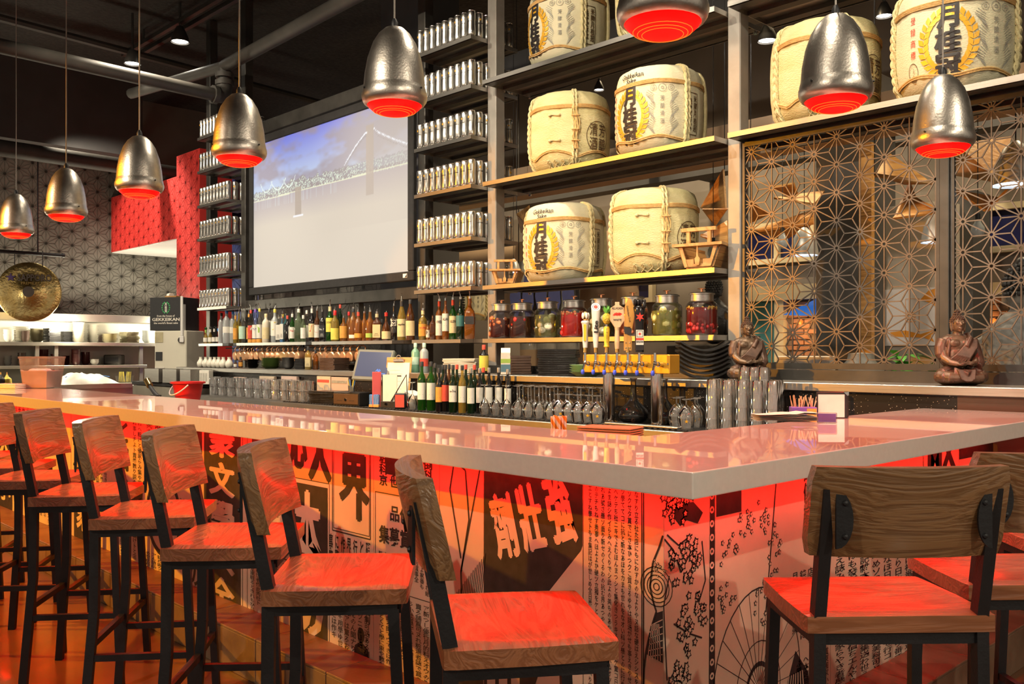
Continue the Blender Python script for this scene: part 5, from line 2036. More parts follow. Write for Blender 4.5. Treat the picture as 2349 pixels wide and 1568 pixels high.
stack(7, 'round', .072, .018, .0125, 'blackw', LG(580), 'black round plate', 'under the far copper mugs')
stack(8, 'round', .1, .022, .0125, 'greenw', LG(621), 'green glazed plate', 'under the copper mugs')
stack(5, 'bowl', .062, .05, .016, 'blackw', LG(661), 'black bowl', 'beside the green plates', cat='bowl')
stack(9, 'square', .045, .014, .0115, 'blackw', LG(689, 4.75), 'small black ribbed plate', 'beside the labelled bottle', R(46))
stack(10, 'square', .1, .014, .0115, 'brownw', LG(768), 'dark brown square plate', 'behind the checkout screen', R(10))
stack(4, 'round', .08, .018, .012, 'blackw', LG(815), 'black saucer', 'behind the checkout screen', cat='saucer')
stack(9, 'square', .13, .014, .0128, 'whitew', LG(1062, 4.75), 'white square plate', 'beside the dark liqueur bottle', R(36))
stack(12, 'square', .135, .015, .0155, 'blackw', LG(1282, 4.73), 'black square plate', 'beside the beer taps', R(38))
stack(7, 'square', .075, .018, .02, 'brownw', LG(1195, 4.82), 'brown square plate', 'next to the black plates', R(46))
stack(4, 'round', .12, .03, .016, 'palegreen', LG(1345, 4.68), 'pale green plate', 'behind the beer taps')
stack(7, 'curve', .155, .055, .028, 'blackw', LG(1612, 4.76), 'curved black platter', 'beside the first seated statue', R(46))
BG3 = 'bottles on the steel ledge'
bottle(540, 8, 826, 'damber', 'paperw', LZ, 4.72, 'dark bottle with a tall white label beside the white flasks', BG3, spout=False, cap='labk')
bottle(552, 10, 818, 'damber', 'labo', LZ, 4.78, 'dark bottle hidden under the first copper mugs', BG3, spout=False, cap='labk')
bottle(707, 14, 792, 'straw_g', 'labc', LZ, 4.66, 'whisky bottle with a yellow printed label between the mug groups', BG3, spout=False, cap='labk', sq=True)
bottle(724, 13, 800, 'amber', None, LZ, 4.74, 'amber bottle behind the copper mugs', BG3, spout=False, cap='labk')
bottle(953, 19, 784, 'frost_green', 'labm', LZ, 4.66, 'frosted green vodka bottle on the ledge', BG3, spout=False, cap='labm', shape='tall', lh=(.25, .5))
bottle(973, 20, 784, 'frost', 'labr', LZ, 4.68, 'frosted vodka bottle with a red tinted label on the ledge', BG3, spout=False, cap='labm', shape='tall', lh=(.2, .45))
bottle(1110, 22, 788, 'black_g', 'laby', LZ, 4.66, 'dark liqueur bottle with a yellow label and red neck', BG3, spout=False, cap='labr', shape='round', lh=(.1, .6))
p = LG(1160, 4.61)
mk = thing('milk_carton', 'white and green carton standing beside the steel post', 'carton', p, R(46))
B().rbox(-.035, .035, -.035, .035, 0, .16, .003).build('carton_body', M['paperw'], mk)
B().prism([(-.035, .16), (.035, .16), (.004, .195), (-.004, .195)], lambda u, v, d: (d, u, v), -.034, .034).build('gable_top', M['paperw'], mk)
B().box(-.0358, .0358, -.0358, .0358, .085, .115).build('green_band', M['labg'], mk)
B().box(-.0356, .0356, -.0356, .0356, .02, .075).build('blue_print', M['blue_g'], mk)
# ================================================ glasses, bottles and till on the back counter
def CC(px, y):
    p = on_y(px, 900, y)
    return Vector((p.x, p.y, CZ + .0045))


ROCK = B().lathe([(.0, 0), (.036, 0), (.039, .006), (.0425, .09)], 14, cap0=False, cap1=False).mesh('tumbler', M['glassware'], True)
k = 0
ROWN = ['front', 'second', 'third', 'back']
for r_, y in enumerate((4.28, 4.37, 4.46)):
    n = 11
    for i in range(n):
        px = 490 + (715 - 490) * (i + .5 * (r_ % 2)) / n + 4 * r_
        p = CC(px, y)
        for tier in (0, 1):
            o = link('tumbler', ROCK, None, (p.x, p.y, CZ + .0045 + .0915 * tier + .09), 0)
            o.rotation_euler = (math.pi, 0, 0)
            tag(o, 'short tumbler upside down beside the menus, %s along the %s row, %s tier' % (ORD[i], ROWN[r_], 'upper' if tier else 'lower'), 'tumbler', 'tumblers behind the bar top')
WGM = B().lathe([(.034, .21), (.034, .206), (.005, .2), (.004, .12), (.008, .112), (.03, .088), (.041, .055), (.0405, .03), (.033, 0)], 18, cap0=False, cap1=False).mesh('wine_glass', M['glassware'], True)
for r_, y in enumerate((4.3, 4.39, 4.48)):
    n = 7 if r_ == 0 else 8
    for i in range(n):
        px = (1112 if r_ == 0 else 1192) + ((1262 if r_ == 0 else 1378) - (1112 if r_ == 0 else 1192)) * (i + .3 * (r_ % 2)) / (n - 1)
        p = CC(px, y)
        o = link('wine_glass', WGM, None, (p.x, p.y, CZ + .0045), 0)
        tag(o, 'stemmed wine glass upside down, %s along the %s row beside the wine bottles' % (ORD[i], ROWN[r_]), 'wine glass', 'wine glasses upside down behind the bar')
GOB = B().lathe([(.036, .17), (.036, .166), (.006, .16), (.006, .135), (.02, .125), (.046, .09), (.05, .055), (.042, 0)], 18, cap0=False, cap1=False).mesh('beer_goblet', M['glassware'], True)
st2 = B()
put(st2, star2d(0, .045, .012), lambda u, v: (.0505 * math.sin(u / .05), -.0505 * math.cos(u / .05), v))
STM = st2.mesh('gold_star', M['gold'])
for i, (px, y) in enumerate(((1283, 4.27), (1305, 4.275), (1327, 4.27), (1349, 4.275), (1370, 4.27), (1552, 4.40), (1574, 4.30), (1594, 4.40), (1560, 4.50), (1600, 4.50))):
    p = CC(px, y)
    o = link('beer_goblet', GOB, None, (p.x, p.y, CZ + .0045), R(46 + rng.uniform(-20, 20)))
    link('gold_star', STM, o)
    tag(o, 'short stemmed goblet with a gold star, %s %s' % (ORD[i if i < 5 else i - 5], 'in the row before the taps' if i < 5 else 'between the taps and the pint glasses'), 'goblet', 'star goblets upside down near the taps')
PINT = B().lathe([(.0, .146), (.028, .146), (.03, .14), (.0385, 0)], 16, cap0=False, cap1=False).mesh('pint_glass', M['glassware'], True)
for r_, y in enumerate((4.28, 4.38, 4.48)):
    for i in range(5):
        px = 1634 + (1772 - 1634) * i / 4 + 6 * r_
        p = CC(px, y)
        for tier in range(3):
            o = link('pint_glass', PINT, None, (p.x, p.y, CZ + .0045 + tier * .069), 0)
            tag(o, 'pint glass before the first statue, %s pile of the %s row, %s up' % (ORD[i], ROWN[r_], ORD[tier]), 'pint glass', 'nested pint glasses before the statue')
# upper glasses crowning the pile
for i, px in enumerate((1708, 1730, 1752)):
    p = CC(px, 4.36)
    o = link('pint_glass', PINT, None, (p.x, p.y, CZ + .2115), 0)
    tag(o, 'pint glass crowning the nested pile before the statue, %s of three' % ORD[i], 'pint glass', 'nested pint glasses before the statue')
DEC = B().lathe([(.0, 0), (.06, 0), (.098, .03), (.102, .05), (.085, .085), (.04, .125), (.021, .15), (.017, .2), (.017, .262), (.024, .275)], 26, cap0=False, cap1=False).mesh('wine_decanter', glass('smoky_glass', (.55, .55, .55), .06, (.1, .1, .1), .02, 1.4), True)
for i, (px, y, lab) in enumerate(((1453, 4.45, 'wide glass wine decanter between the two tap tower legs'), (1524, 4.48, 'wide glass wine decanter half hidden behind the second tap leg'))):
    p = CC(px, y)
    tag(link('wine_decanter', DEC, None, p), lab, 'decanter', 'glass wine decanters')
WG = 'wine bottles on the back counter'
WB = [(265, 20, 735, 'green', 'paperw', 'bright green wine bottle with a white label, first in the front row', dict(y=4.26)),
      (348, 20, 735, 'green', 'paperw', 'bright green wine bottle with a white label, second in the front row', dict(y=4.28)),
      (420, 16, 795, 'black_g', 'labo', 'dark bottle with an orange patterned label', dict(y=4.25)),
      (478, 17, 762, 'black_g', 'labr', 'dark wine bottle with a red and orange label', dict(y=4.28)),
      (545, 19, 765, 'dgreen', 'paperw', 'wine bottle with a white label lettered in black', dict(y=4.26, txt=('a\nENTE', 'ink'))),
      (628, 18, 770, 'straw_g', 'paperw', 'golden wine bottle with a white sketch label', dict(y=4.27)),
      (705, 17, 795, 'dgreen', 'paperw', 'wine bottle with a white sketch label and grey capsule', dict(y=4.28, cap='steel_grey')),
      (785, 17, 795, 'black_g', 'paperw', 'dark wine bottle with a pale label and grey capsule', dict(y=4.40, cap='steel_grey')),
      (868, 17, 790, 'black_g', 'paperw', 'dark wine bottle behind the first wine glasses', dict(y=4.42, cap='steel_grey')),
      (955, 17, 790, 'black_g', 'paperw', 'dark wine bottle behind the second wine glass', dict(y=4.46, cap='steel_grey')),
      (1037, 16, 805, 'black_g', 'paperw', 'last dark wine bottle behind the wine glasses', dict(y=4.48, cap='steel_grey')),
      (385, 16, 750, 'dgreen', None, 'dark wine bottle in the back row behind the green pair', dict(y=4.42, cap='labk')),
      (455, 16, 765, 'dgreen', None, 'dark wine bottle in the back row behind the orange label', dict(y=4.42, cap='labk')),
      (510, 16, 760, 'damber', None, 'brown wine bottle in the back row', dict(y=4.44, cap='labk')),
      (580, 16, 762, 'dgreen', None, 'wine bottle with a red capsule, first of four in the back row', dict(y=4.43, cap='labr')),
      (660, 16, 762, 'dgreen', None, 'wine bottle with a red capsule, second of four in the back row', dict(y=4.44, cap='labr')),
      (738, 16, 765, 'dgreen', None, 'wine bottle with a red capsule, third of four in the back row', dict(y=4.44, cap='labr')),
      (818, 16, 790, 'dgreen', None, 'wine bottle with a red capsule, last of four in the back row', dict(y=4.46, cap='labr'))]
for c, w_, t_, gl, lab, desc, kw in WB:
    y = kw.pop('y')
    kw.setdefault('cap', 'labk')
    bottle(X4(c), w_, Y3(t_), gl, lab, CZ + .0045, y, desc, WG, shape='wine', spout=False, lh=(.22, .56), name='wine_bottle', **kw)

# till, drawer, menus and clutter
AF = R(30)
p = CC(800, 4.36)
me = B().rbox(-.15, .15, -.11, .11, 0, .011, .002).mesh('menu_folder', M['blackw'])
for i in range(8):
    q = CC(757, 4.37)
    o = link('menu_folder', me, None, (q.x + rng.uniform(-.008, .008), q.y + rng.uniform(-.008, .008), CZ + .001 + i * .0135), R(12 + rng.uniform(-3, 3)))
    tag(o, 'black menu folder, %s in the pile beside the till drawer' % ('topmost' if i == 7 else 'lowest' if i == 0 else ORD[i] + ' up'), 'menu', 'black menu folders in a pile')
q = CC(812, 4.35)
dr = thing('cash_drawer', 'dark cash drawer with a bronze front and keyhole', 'cash drawer', (q.x, q.y, CZ - .001), R(10))
B().rbox(-.155, .155, -.09, .1, 0, .11, .004).build('drawer_case', M['blackframe'], dr)
dfm = mat('bronze_drawer_front', (.16, .1, .06), .35, .6, .1, 10)
dfr = B().rbox(-.145, .145, -.096, -.0905, .012, .098, .002).build('drawer_front', dfm, dr)
B().cyl((0, -.096, .05), (0, -.101, .05), .012, 12).build('key_lock', M['chrome'], dfr)
for s in (-1, 1):
    B().box(s * .07 - .03, s * .07 + .03, -.0968, -.096, .04, .044).build('bill_slot', M['ink'], dfr)
q = CC(860, 4.44)
pos = thing('checkout_screen', 'grey checkout terminal with a tilted dark screen', 'terminal', (q.x, q.y, CZ - .001), R(28))
T = Matrix.Translation((0, -.02, .33)) @ Matrix.Rotation(R(-24), 4, 'X') @ Matrix.Rotation(R(2), 4, 'Y')
pm_ = mat('grey_green_plastic', (.17, .18, .15), .5, 0, .08, 8)
B().rbox(-.17, .17, -.02, .03, -.14, .14, .01, T=T).build('screen_case', pm_, pos)
sc_m = mat('dark_screen', (.05, .06, .1), .2, 0, .1, 3, emit=(.06, .08, .16), es=.6)
scr = B().box(-.145, .145, -.0215, -.0205, -.105, .115, T=T).build('screen_face', sc_m, pos)
tm = B()
put(tm, text2d('Alp', .06, -.05, h=.03, shear=.4), lambda u, v: T @ Vector((u, -.0222, v)))
put(tm, rect2d(.02, -.078, .13, -.074), lambda u, v: T @ Vector((u, -.0222, v)))
tm.build('screen_lettering', glow('blue_screen_text', (.1, .3, 1), 1.5), scr)
B().rbox(.04, .11, .01, .05, .1, .3, .006).build('stand_neck', pm_, pos)
B().rbox(.0, .15, -.05, .09, 0, .02, .006).box(.04, .11, -.01, .06, .02, .12).build('stand_base', pm_, pos)
q = CC(815, 4.33)
pc = thing('pen_cup', 'cup of blue and yellow pens on the till drawer', 'pen cup', (q.x + .02, q.y - .05, CZ + .1155))
B().lathe([(.026, 0), (.03, .05), (.028, .05), (.024, .004)], 14, cap1=False).build('cup', M['glassware'], pc, True)
for i in range(6):
    a = i * 1.05
    B().cyl((.01 * math.cos(a), .01 * math.sin(a), .004), (.03 * math.cos(a), .03 * math.sin(a), .1), .0035, 6).build('pen', M['labb'] if i % 2 else M['laby'], pc)
q = CC(861, 4.27)
sb = thing('straw_box', 'blue holder of striped paper straws on the rubber mat', 'straw holder', (q.x, q.y, CZ + .0045), R(30))
B().rbox(-.04, .04, -.03, .03, 0, .1, .003).build('box_body', M['labb'], sb)
for i in range(9):
    B().bar((-.035 + .009 * i, -.0308, .01), (-.03 + .009 * i, -.0308, .095), .003, .001).build('white_stripe', M['paperw'], sb)
B().rbox(-.042, .042, -.032, .032, 0, .022, .002).build('base', M['labo'], sb)
q = CC(873, 4.30)
pf = thing('pink_folder', 'upright pink red folder beside the clipboard', 'folder', (q.x - .01, q.y - .03, CZ + .0045), R(60))
B().rbox(-.035, .035, -.008, .008, 0, .28, .002).build('folder_board', mat('pink_red_card', (.75, .12, .12), .5, 0, .06, 10), pf)
q = CC(908, 4.46)
cb = thing('clipboard', 'brown clipboard with white order sheets and a metal clip', 'clipboard', (q.x, q.y, CZ + .0045), R(22))
T = Matrix.Rotation(R(-8), 4, 'X')
B().rbox(-.12, .12, 0, .006, .0, .40, .003, T=T).build('board', M['maple'], cb)
B().box(-.105, .105, -.004, -.001, .01, .355, T=T).build('order_sheet', M['paperw'], cb)
for i in range(9):
    B().box(-.09, .02 + .008 * (i % 4), -.0046, -.0041, .05 + i * .03, .052 + i * .03, T=T).build('printed_line', M['greyink'], cb)
cl = B().rbox(-.05, .05, -.014, 0, .36, .385, .003, T=T).build('clip', M['chrome'], cb)
B().tube([T @ Vector((.02 * math.cos(a), -.012, .395 + .02 * math.sin(a))) for a in np.linspace(0, 6.283, 12)[:-1]], .004, 6, True).build('clip_ring', M['chrome'], cl)
q = CC(905, 4.32)
wr_ = thing('wire_rack', 'black wire rack holding papers before the clipboard', 'rack', (q.x, q.y, CZ + .0045), R(22))
B().rbox(-.11, .11, -.03, .03, 0, .05, .003).build('tray', M['blackframe'], wr_)
for pts in ([(-.11, 0, .05), (-.11, 0, .25), (.06, 0, .25)], [(-.02, -.02, .05), (.12, -.02, .26), (.13, -.02, .05)]):
    B().tube(pts, .005, 6).build('wire', M['blackframe'], wr_)
B().box(-.1, .03, -.012, -.008, .03, .26).build('paper', M['paperw'], wr_)
B().cyl((-.06, -.034, .03), (-.06, -.036, .03), .01, 10).build('key_ring', M['chrome'], wr_)
q = CC(918, 4.27)
rc = thing('red_card_holder', 'small black holder with a red card on the rubber mat', 'card holder', (q.x, q.y, CZ + .0045), R(35))
B().rbox(-.045, .045, -.012, .03, 0, .12, .008).build('holder', M['blackframe'], rc)
B().box(-.036, .036, -.0135, -.0125, .012, .108).build('red_card', M['labr'], rc)
q = CC(946, 4.47)
bw_ = thing('white_bowl', 'white bowl with folded paper beside the wine bottles', 'bowl', (q.x, q.y, CZ + .0045))
B().lathe([(.035, 0), (.045, .01), (.075, .09), (.073, .09), (.04, .015)], 20, cap1=False).build('bowl_body', M['whitew'], bw_, True)
B().rbox(-.07, .07, -.05, .05, .08, .12, .004, T=Matrix.Rotation(R(14), 4, 'Y')).build('folded_paper', M['paperw'], bw_)
p = CC(946, 4.3)
o = link('wine_glass', WGM, None, (p.x, p.y, CZ + .0045), 0)
tag(o, 'single stemmed glass upside down beside the red card holder', 'wine glass')
# wine boxes under the ledge
for i, (px0, px1, py) in enumerate(((540, 564, 864), (599, 632, 862), (649, 684, 862), (731, 762, 862), (764, 803, 864))):
    a, b = on_y(px0, 900, 4.55), on_y(px1, 900, 4.55)
    zt = on_y(px0, py, 4.55).z
    bx = tag(B().rbox(a.x, b.x, 4.53, 4.565, CZ, zt, .002).build('carton_box', mat('pink_card_box_%d' % i, (.6, .42 + .05 * (i % 2), .34), .6, 0, .06, 8)),
             'pale card box under the ledge, %s from the far end' % ORD[i], 'box', 'card boxes under the ledge')
    B().box(a.x + .01, b.x - .02, 4.5285, 4.5295, zt - .055, zt - .03).build('printed_band', M['labr'] if i in (1, 3) else M['greyink'], bx)

# ------------------------------------------------ beer tap tower
px0, px1 = on_y(1337, 830, 4.31), on_y(1536, 830, 4.31)
tw = thing('beer_tap_tower', 'brass beer tap box with chrome taps on two chrome legs', 'beer tap', (0, 4.36, 0))
brs = mat('amber_brass_plate', (.92, .45, .05), .3, .6, .08, 5)
B().rbox(px0.x, px1.x, -.05, .05, 1.213, 1.325, .004).build('brass_box', brs, tw)
for s in (px0.x + .012, px1.x - .012):
    B().ell((s, -.051, 1.27), (.006, .003, .006), 8, 5).build('screw', M['chrome'], tw)
for px in (1397, 1507):
    c = on_y(px, 900, 4.36)
    lg = B().lathe([(.058, CZ - .0022), (.058, CZ + .008), (.045, CZ + .012), (.037, CZ + .02), (.037, 1.212)], 22, c=(c.x, 0, 0)).build('leg', M['chrome'], tw, True)
M['bluecap'] = mat('blue_rubber_cap', (.06, .1, .75), .4, 0, .1, 10)
FX = [1353, 1377, 1402, 1426, 1451, 1477, 1513]
fx = [on_y(q, 830, 4.29).x for q in FX]
for i, x in enumerate(fx):
    t_ = B().cyl((x, -.05, 1.268), (x, -.085, 1.268), .016, 12).cyl((x, -.085, 1.268), (x, -.115, 1.272), .011, 10).build('tap', M['chrome'], tw, True)
    B().cyl((x, -.115, 1.275), (x + .004, -.14, 1.225), .0085, 10, r2=.006).cyl((x, -.112, 1.265), (x, -.112, 1.335), .009, 10).ell((x, -.112, 1.275), (.014, .014, .016), 10, 7).build('spout', M['chrome'], t_, True)
    B().lathe([(.007, .0), (.0115, .008), (.011, .024), (.006, .03)], 10, c=(x + .004, -.14, 1.203)).build('blue_cap', M['bluecap'], t_, True)


def handle(i, lab):
    return thing('tap_handle', lab, 'tap handle', (fx[i], 4.248, 1.339), R(46), 'beer tap handles')


M.update(hw=mat('white_lacquer', (.82, .8, .76), .3, 0, .04, 8), hy=mat('yellow_lacquer', (.85, .55, .04), .3, 0, .08, 8), pine=mat('pineapple_green', (.2, .6, .12), .4, 0, .2, 20),
         hk=mat('glossy_black', (.015, .013, .013), .15, 0, .2, 8), redp=mat('red_print', (.75, .05, .03), .5, 0, .05, 10), palew=wood('pale_beech', (.6, .38, .2), (.76, .54, .32), .45, 'Z', .4, .08),
         owood=wood('orange_wood', (.5, .22, .04), (.68, .34, .08), .4, 'Z', .5, .1))


def ferr(h):
    B().cyl((0, 0, -.0015), (0, 0, .03), .012, 12, r2=.011).build('ferrule', M['brass'], h, True)


# white and gold crown handle
h = handle(0, 'white and gold tap handle with a crown top, first in the row')
ferr(h)
B().lathe([(.014, .028), (.017, .06), (.016, .12), (.021, .17), (.024, .18)], 14).build('grip', M['hw'], h, True)
B().box(-.012, .004, -.0255, -.018, .07, .172).build('gold_panel', M['hy'], h)
B().lathe([(.026, .18), (.026, .19), (.018, .195)], 14).build('collar', M['hw'], h, True)
tp = B().ell((0, 0, .222), (.02, .018, .03), 12, 8).build('gold_emblem', M['brass'], h, True)
for a in range(5):
    B().ell((.018 * math.cos(a * 1.257), .018 * math.sin(a * 1.257), .225), (.008, .008, .02), 8, 6).build('crown_point', M['hw'], tp, True)
# white handle with dark lettering
h = handle(1, 'tall white tap handle with slanted top and black lettering')
ferr(h)
o = B().lathe([(.013, .028), (.018, .08), (.024, .2), (.028, .27), (.028, .272)], 18).build('grip', M['hw'], h, True)
for v in o.data.vertices:
    if v.co.z > .268:
        v.co.z += v.co.y * .9 + .005
q = B()
put(q, text2d('Lite', 0, .155, h=.03, w=.075, bold=.05, rot=R(90)), lambda u, v: (u * .9, -.0245 + .00 * v, v))
q.build('lettering', M['ink'], h)
q = B()
for a, b, m_ in ((.018, .021, 'ink'),):
    put(q, ring2d(0, 0, a, b, 20), lambda u, v: (u, v - .001, .2765 + v * .9))
q.build('ring_print', M['ink'], h)
q = B()
put(q, disc2d(0, 0, .013, 16), lambda u, v: (u, v - .001, .2768 + v * .9))
q.build('red_disc', M['redp'], h)
# pineapple
h = handle(2, 'yellow tap handle topped by a pineapple with green leaves')
ferr(h)
B().lathe([(.014, .028), (.018, .034), (.015, .045), (.017, .09), (.02, .14), (.014, .155)], 14).build('grip', M['hy'], h, True)
q = B()
put(q, text2d(vert('PINEAPPLE'), 0, .1, h=.085, w=.008, bold=.03), lambda u, v: (u, -.0205, v))
q.build('lettering', M['brass'], h)
B().cyl((0, 0, .152), (0, 0, .168), .008, 10).build('stem_ring', M['chrome'], h, True)
B().ell((0, 0, .203), (.026, .022, .036), 16, 10).build('pineapple_body', mat('pineapple_skin', (.8, .5, .05), .5, 0, .4, 120, .8, 150), h, True)
for i in range(14):
    a, tlt = i * 2.4, .25 + .035 * i
    L = .06 - .0015 * i
    b0 = Vector((.006 * math.cos(a), .006 * math.sin(a), .232))
    d = Vector((math.sin(tlt) * math.cos(a), math.sin(tlt) * math.sin(a), math.cos(tlt)))
    s_ = d.cross(Vector((0, 0, 1))).normalized() * .006
    B().add([b0 - s_, b0 + s_, b0 + d * L * .5 + s_, b0 + d * L, b0 + d * L * .5 - s_], [(0, 1, 2, 3, 4)]).build('leaf', M['pine'], h)
# paddle
h = handle(3, 'pale wooden paddle tap handle with a red leaf emblem')
ferr(h)
o = B().lathe([(.013, .02), (.016, .06), (.013, .13), (.016, .15)], 14).prism([(-.016, .15), (.016, .15), (.042, .19), (.038, .265), (.012, .282), (.012, .3), (-.012, .3), (-.012, .282), (-.038, .265), (-.042, .19)], lambda u, v, d: (u, d, v), -.011, .011).build('paddle', M['palew'], h)
q = B()
put(q, text2d('ALLAGASH', 0, .262, h=.014, w=.066, bold=.02), lambda u, v: (u, -.0116, v))
put(q, text2d('WHITE', 0, .192, h=.013, w=.05, bold=.03, rot=0), lambda u, v: (u, -.0116, v))
q.build('lettering', M['ink'], h)
q = B()
for a in range(5):
    c_ = (-.016 + .008 * a, .226 + .002 * (a % 2))
    put(q, (np.array([(c_[0] - .012, c_[1] - .006), (c_[0], c_[1] - .01), (c_[0] + .013, c_[1] + .002), (c_[0] + .002, c_[1] + .01)]), [(0, 1, 2, 3)]), lambda u, v: (u, -.0114, v))
q.build('leaf_emblem', M['redp'], h)
# knife shaped board
h = handle(4, 'orange wooden tap handle shaped like a curved blade, riveted')
ferr(h)
B().prism([(-.024, .01), (.02, .01), (.022, .09), (.0, .1), (-.024, .12)], lambda u, v, d: (u, d, v), -.01, .01).build('riveted_base', M['owood'], h)
B().prism([(-.022, .15), (.012, .15), (.02, .12), (.034, .2), (.032, .27), (.018, .31), (-.0, .32), (-.018, .27)], lambda u, v, d: (u, d, v), -.012, .012).build('blade', M['owood'], h)
B().prism([(-.022, .11), (.018, .1), (.02, .14), (-.022, .152)], lambda u, v, d: (u, d, v), -.013, .013).build('dark_band', M['labk'], h)
q = B()
put(q, text2d('Goldenlane Draft', .002, .225, h=.011, w=.1, bold=.02, rot=R(-80)), lambda u, v: (u, -.0126, v))
q.build('lettering', M['seal'], h)
for u, v in ((-.014, .025), (.01, .025), (-.014, .055), (.01, .055)):
    B().ell((u, -.0105, v), (.004, .003, .004), 8, 5).build('rivet', M['chrome'], h)
# black fist handle with red star
h = handle(5, 'big black fist shaped tap handle with a red star')
B().lathe([(.026, .0), (.026, .16), (.03, .22), (.036, .262), (.03, .27)], 16, sy=.7).build('arm', M['hk'], h, True)
fi = B()
for a in range(4):
    fi.ell((-.027 + .018 * a, -.012, .29), (.011, .018, .022), 10, 7)
fi.ell((0, .008, .285), (.036, .022, .028), 12, 8).ell((.022, -.026, .272), (.013, .011, .022), 10, 7)
fi.build('fist', M['hk'], h, True)
q = B()
put(q, star2d(0, .205, .027, 6, .45), lambda u, v: (u, -.0232, v))
q.build('red_star', M['redp'], h)
q = B()
put(q, rect2d(-.022, .012, .022, .13), lambda u, v: (u, -.0186, v))
lb = q.build('label', M['paperw'], h)
q = B()
put(q, rect2d(-.022, .012, .022, .042), lambda u, v: (u, -.019, v))
put(q, text2d('REVOLUTION', 0, .06, h=.012, w=.04, bold=.05), lambda u, v: (u, -.019, v))
for a, b in (((-.016, .088), (.016, .088)), ((.016, .088), (.016, .124)), ((.016, .124), (-.016, .124)), ((-.016, .124), (-.016, .088))):
    put(q, line2d(a, b, .0025), lambda u, v: (u, -.019, v))
q.build('label_print', M['ink'], lb)
q = B()
put(q, star2d(0, .106, .011, 6, .45), lambda u, v: (u, -.0192, v))
put(q, rect2d(-.022, .07, .022, .082), lambda u, v: (u, -.0192, v))
q.build('red_print', M['redp'], lb)
dt = thing('drip_tray', 'steel drip tray with a perforated grille below the taps', 'drip tray', (0, 4.3, CZ + .00455))
a, b = on_y(1392, 960, 4.26).x, on_y(1560, 960, 4.26).x
B().rbox(a, b, -.065, -.002, 0, .012, .003).build('tray', M['steel'], dt)
for k in range(30):
    x = a + .02 + (b - a - .04) * k / 29
    B().box(x - .006, x + .006, -.055, -.01, .0121, .0127).build('grille_slot', M['labk'], dt)
# ================================================ pendant lamps over the bar
LX = 'red pendant lamps over the bar'
SHADE = B().lathe([(.123, .0), (.1225, .012), (.119, .03), (.117, .036), (.1165, .04), (.112, .09), (.101, .15), (.082, .205), (.06, .24), (.036, .262), (.014, .27)], 32, cap0=False).mesh('lamp_shade', M['alu'], True, 60)
RIMM = B().lathe([(.1235, .012), (.1245, .0), (.121, -.014), (.113, -.026), (.104, -.03), (.1, -.027)], 32, cap0=False, cap1=False).mesh('rim', M['alu'], True, 60)
LENS = B().lathe([(.1025, -.026), (.098, -.036), (.082, -.05), (.055, -.06), (.025, -.064), (.001, -.065)], 28, cap0=False, cap1=False).mesh('red_lens', M['red_glow'], True)
RING = B()
for r_, z in ((.056, -.0602), (.068, -.0568), (.08, -.0515)):
    RING.tube([(r_ * math.cos(a), r_ * math.sin(a), z) for a in np.linspace(0, 6.283, 25)[:-1]], .0009, 5, True)
RING = RING.mesh('reflection_ring', M['amber_glow'], True)  # glowing rings laid on the lens imitate the bulb's reflection


def pendant(loc, lab, zc=5.3):
    t = thing('pendant_lamp', lab, 'pendant lamp', loc, 0, LX)
    s = link('lamp_shade', SHADE, t)
    for a in (.3, 2.4, 4.5):
        B().cyl((.121 * math.cos(a), .121 * math.sin(a), .022), (.125 * math.cos(a), .125 * math.sin(a), .022), .004, 6).build('screw', M['blackframe'], s)
    link('rim', RIMM, t)
    l_ = link('red_lens', LENS, t)
    link('reflection_ring', RING, l_)
    B().lathe([(.014, .268), (.014, .285), (.007, .3)], 10).build('cord_grip', M['blackframe'], t, True)
    B().cyl((0, 0, .29), (0, 0, zc - loc[2]), .0035, 6).build('cord', M['steel_grey'], t)
    lamp('SPOT', (loc[0], loc[1], loc[2] - .085), (loc[0], loc[1], 0), PEND, (1, .012, .008), .09, 122, .5)


PEND = 55
LW = .245
for i, (px, py, w_) in enumerate(((37, 540, 75), (152, 500, 90), (320, 445, 105), (549, 370, 122), (905, 250, 148), (1520, 65, 208))):
    f = 2100 * LW / w_
    dx, dy = ray(px)
    z = HC + (810 - py + .0) / 2100 * f + .042
    pendant((dx * f, dy * f, z), ('red lit pendant lamp, %s over the long bar from the kitchen end' % ORD[i]))
for i, (px, py, w_, lab) in enumerate(((1917, 240, 163, 'red lit pendant lamp hanging before the plain barrel over the lattice'), (2163, 346, 137, 'red lit pendant lamp hanging before the second lattice post'))):
    f = 2100 * LW / w_
    dx, dy = ray(px)
    pendant((dx * f, dy * f, HC + (810 - py) / 2100 * f + .042), lab)

# ================================================ seated statues
M.update(bronze=mat('worn_bronze_resin', (.1, .06, .036), .4, .4, .35, 22, .15, 60, mix=(.2, .13, .08)), bronze2=mat('reddish_bronze_robe', (.085, .045, .03), .42, .4, .35, 18, .15, 50, mix=(.16, .09, .06)),
         hairm=mat('dark_bronze_curls', (.09, .05, .035), .45, .3, .3, 30), stone_g=mat('grey_stone', (.2, .19, .17), .6, 0, .25, 14, .3, 60), darkst=mat('dark_stone', (.02, .018, .016), .5, 0, .3, 20, .3, 60))


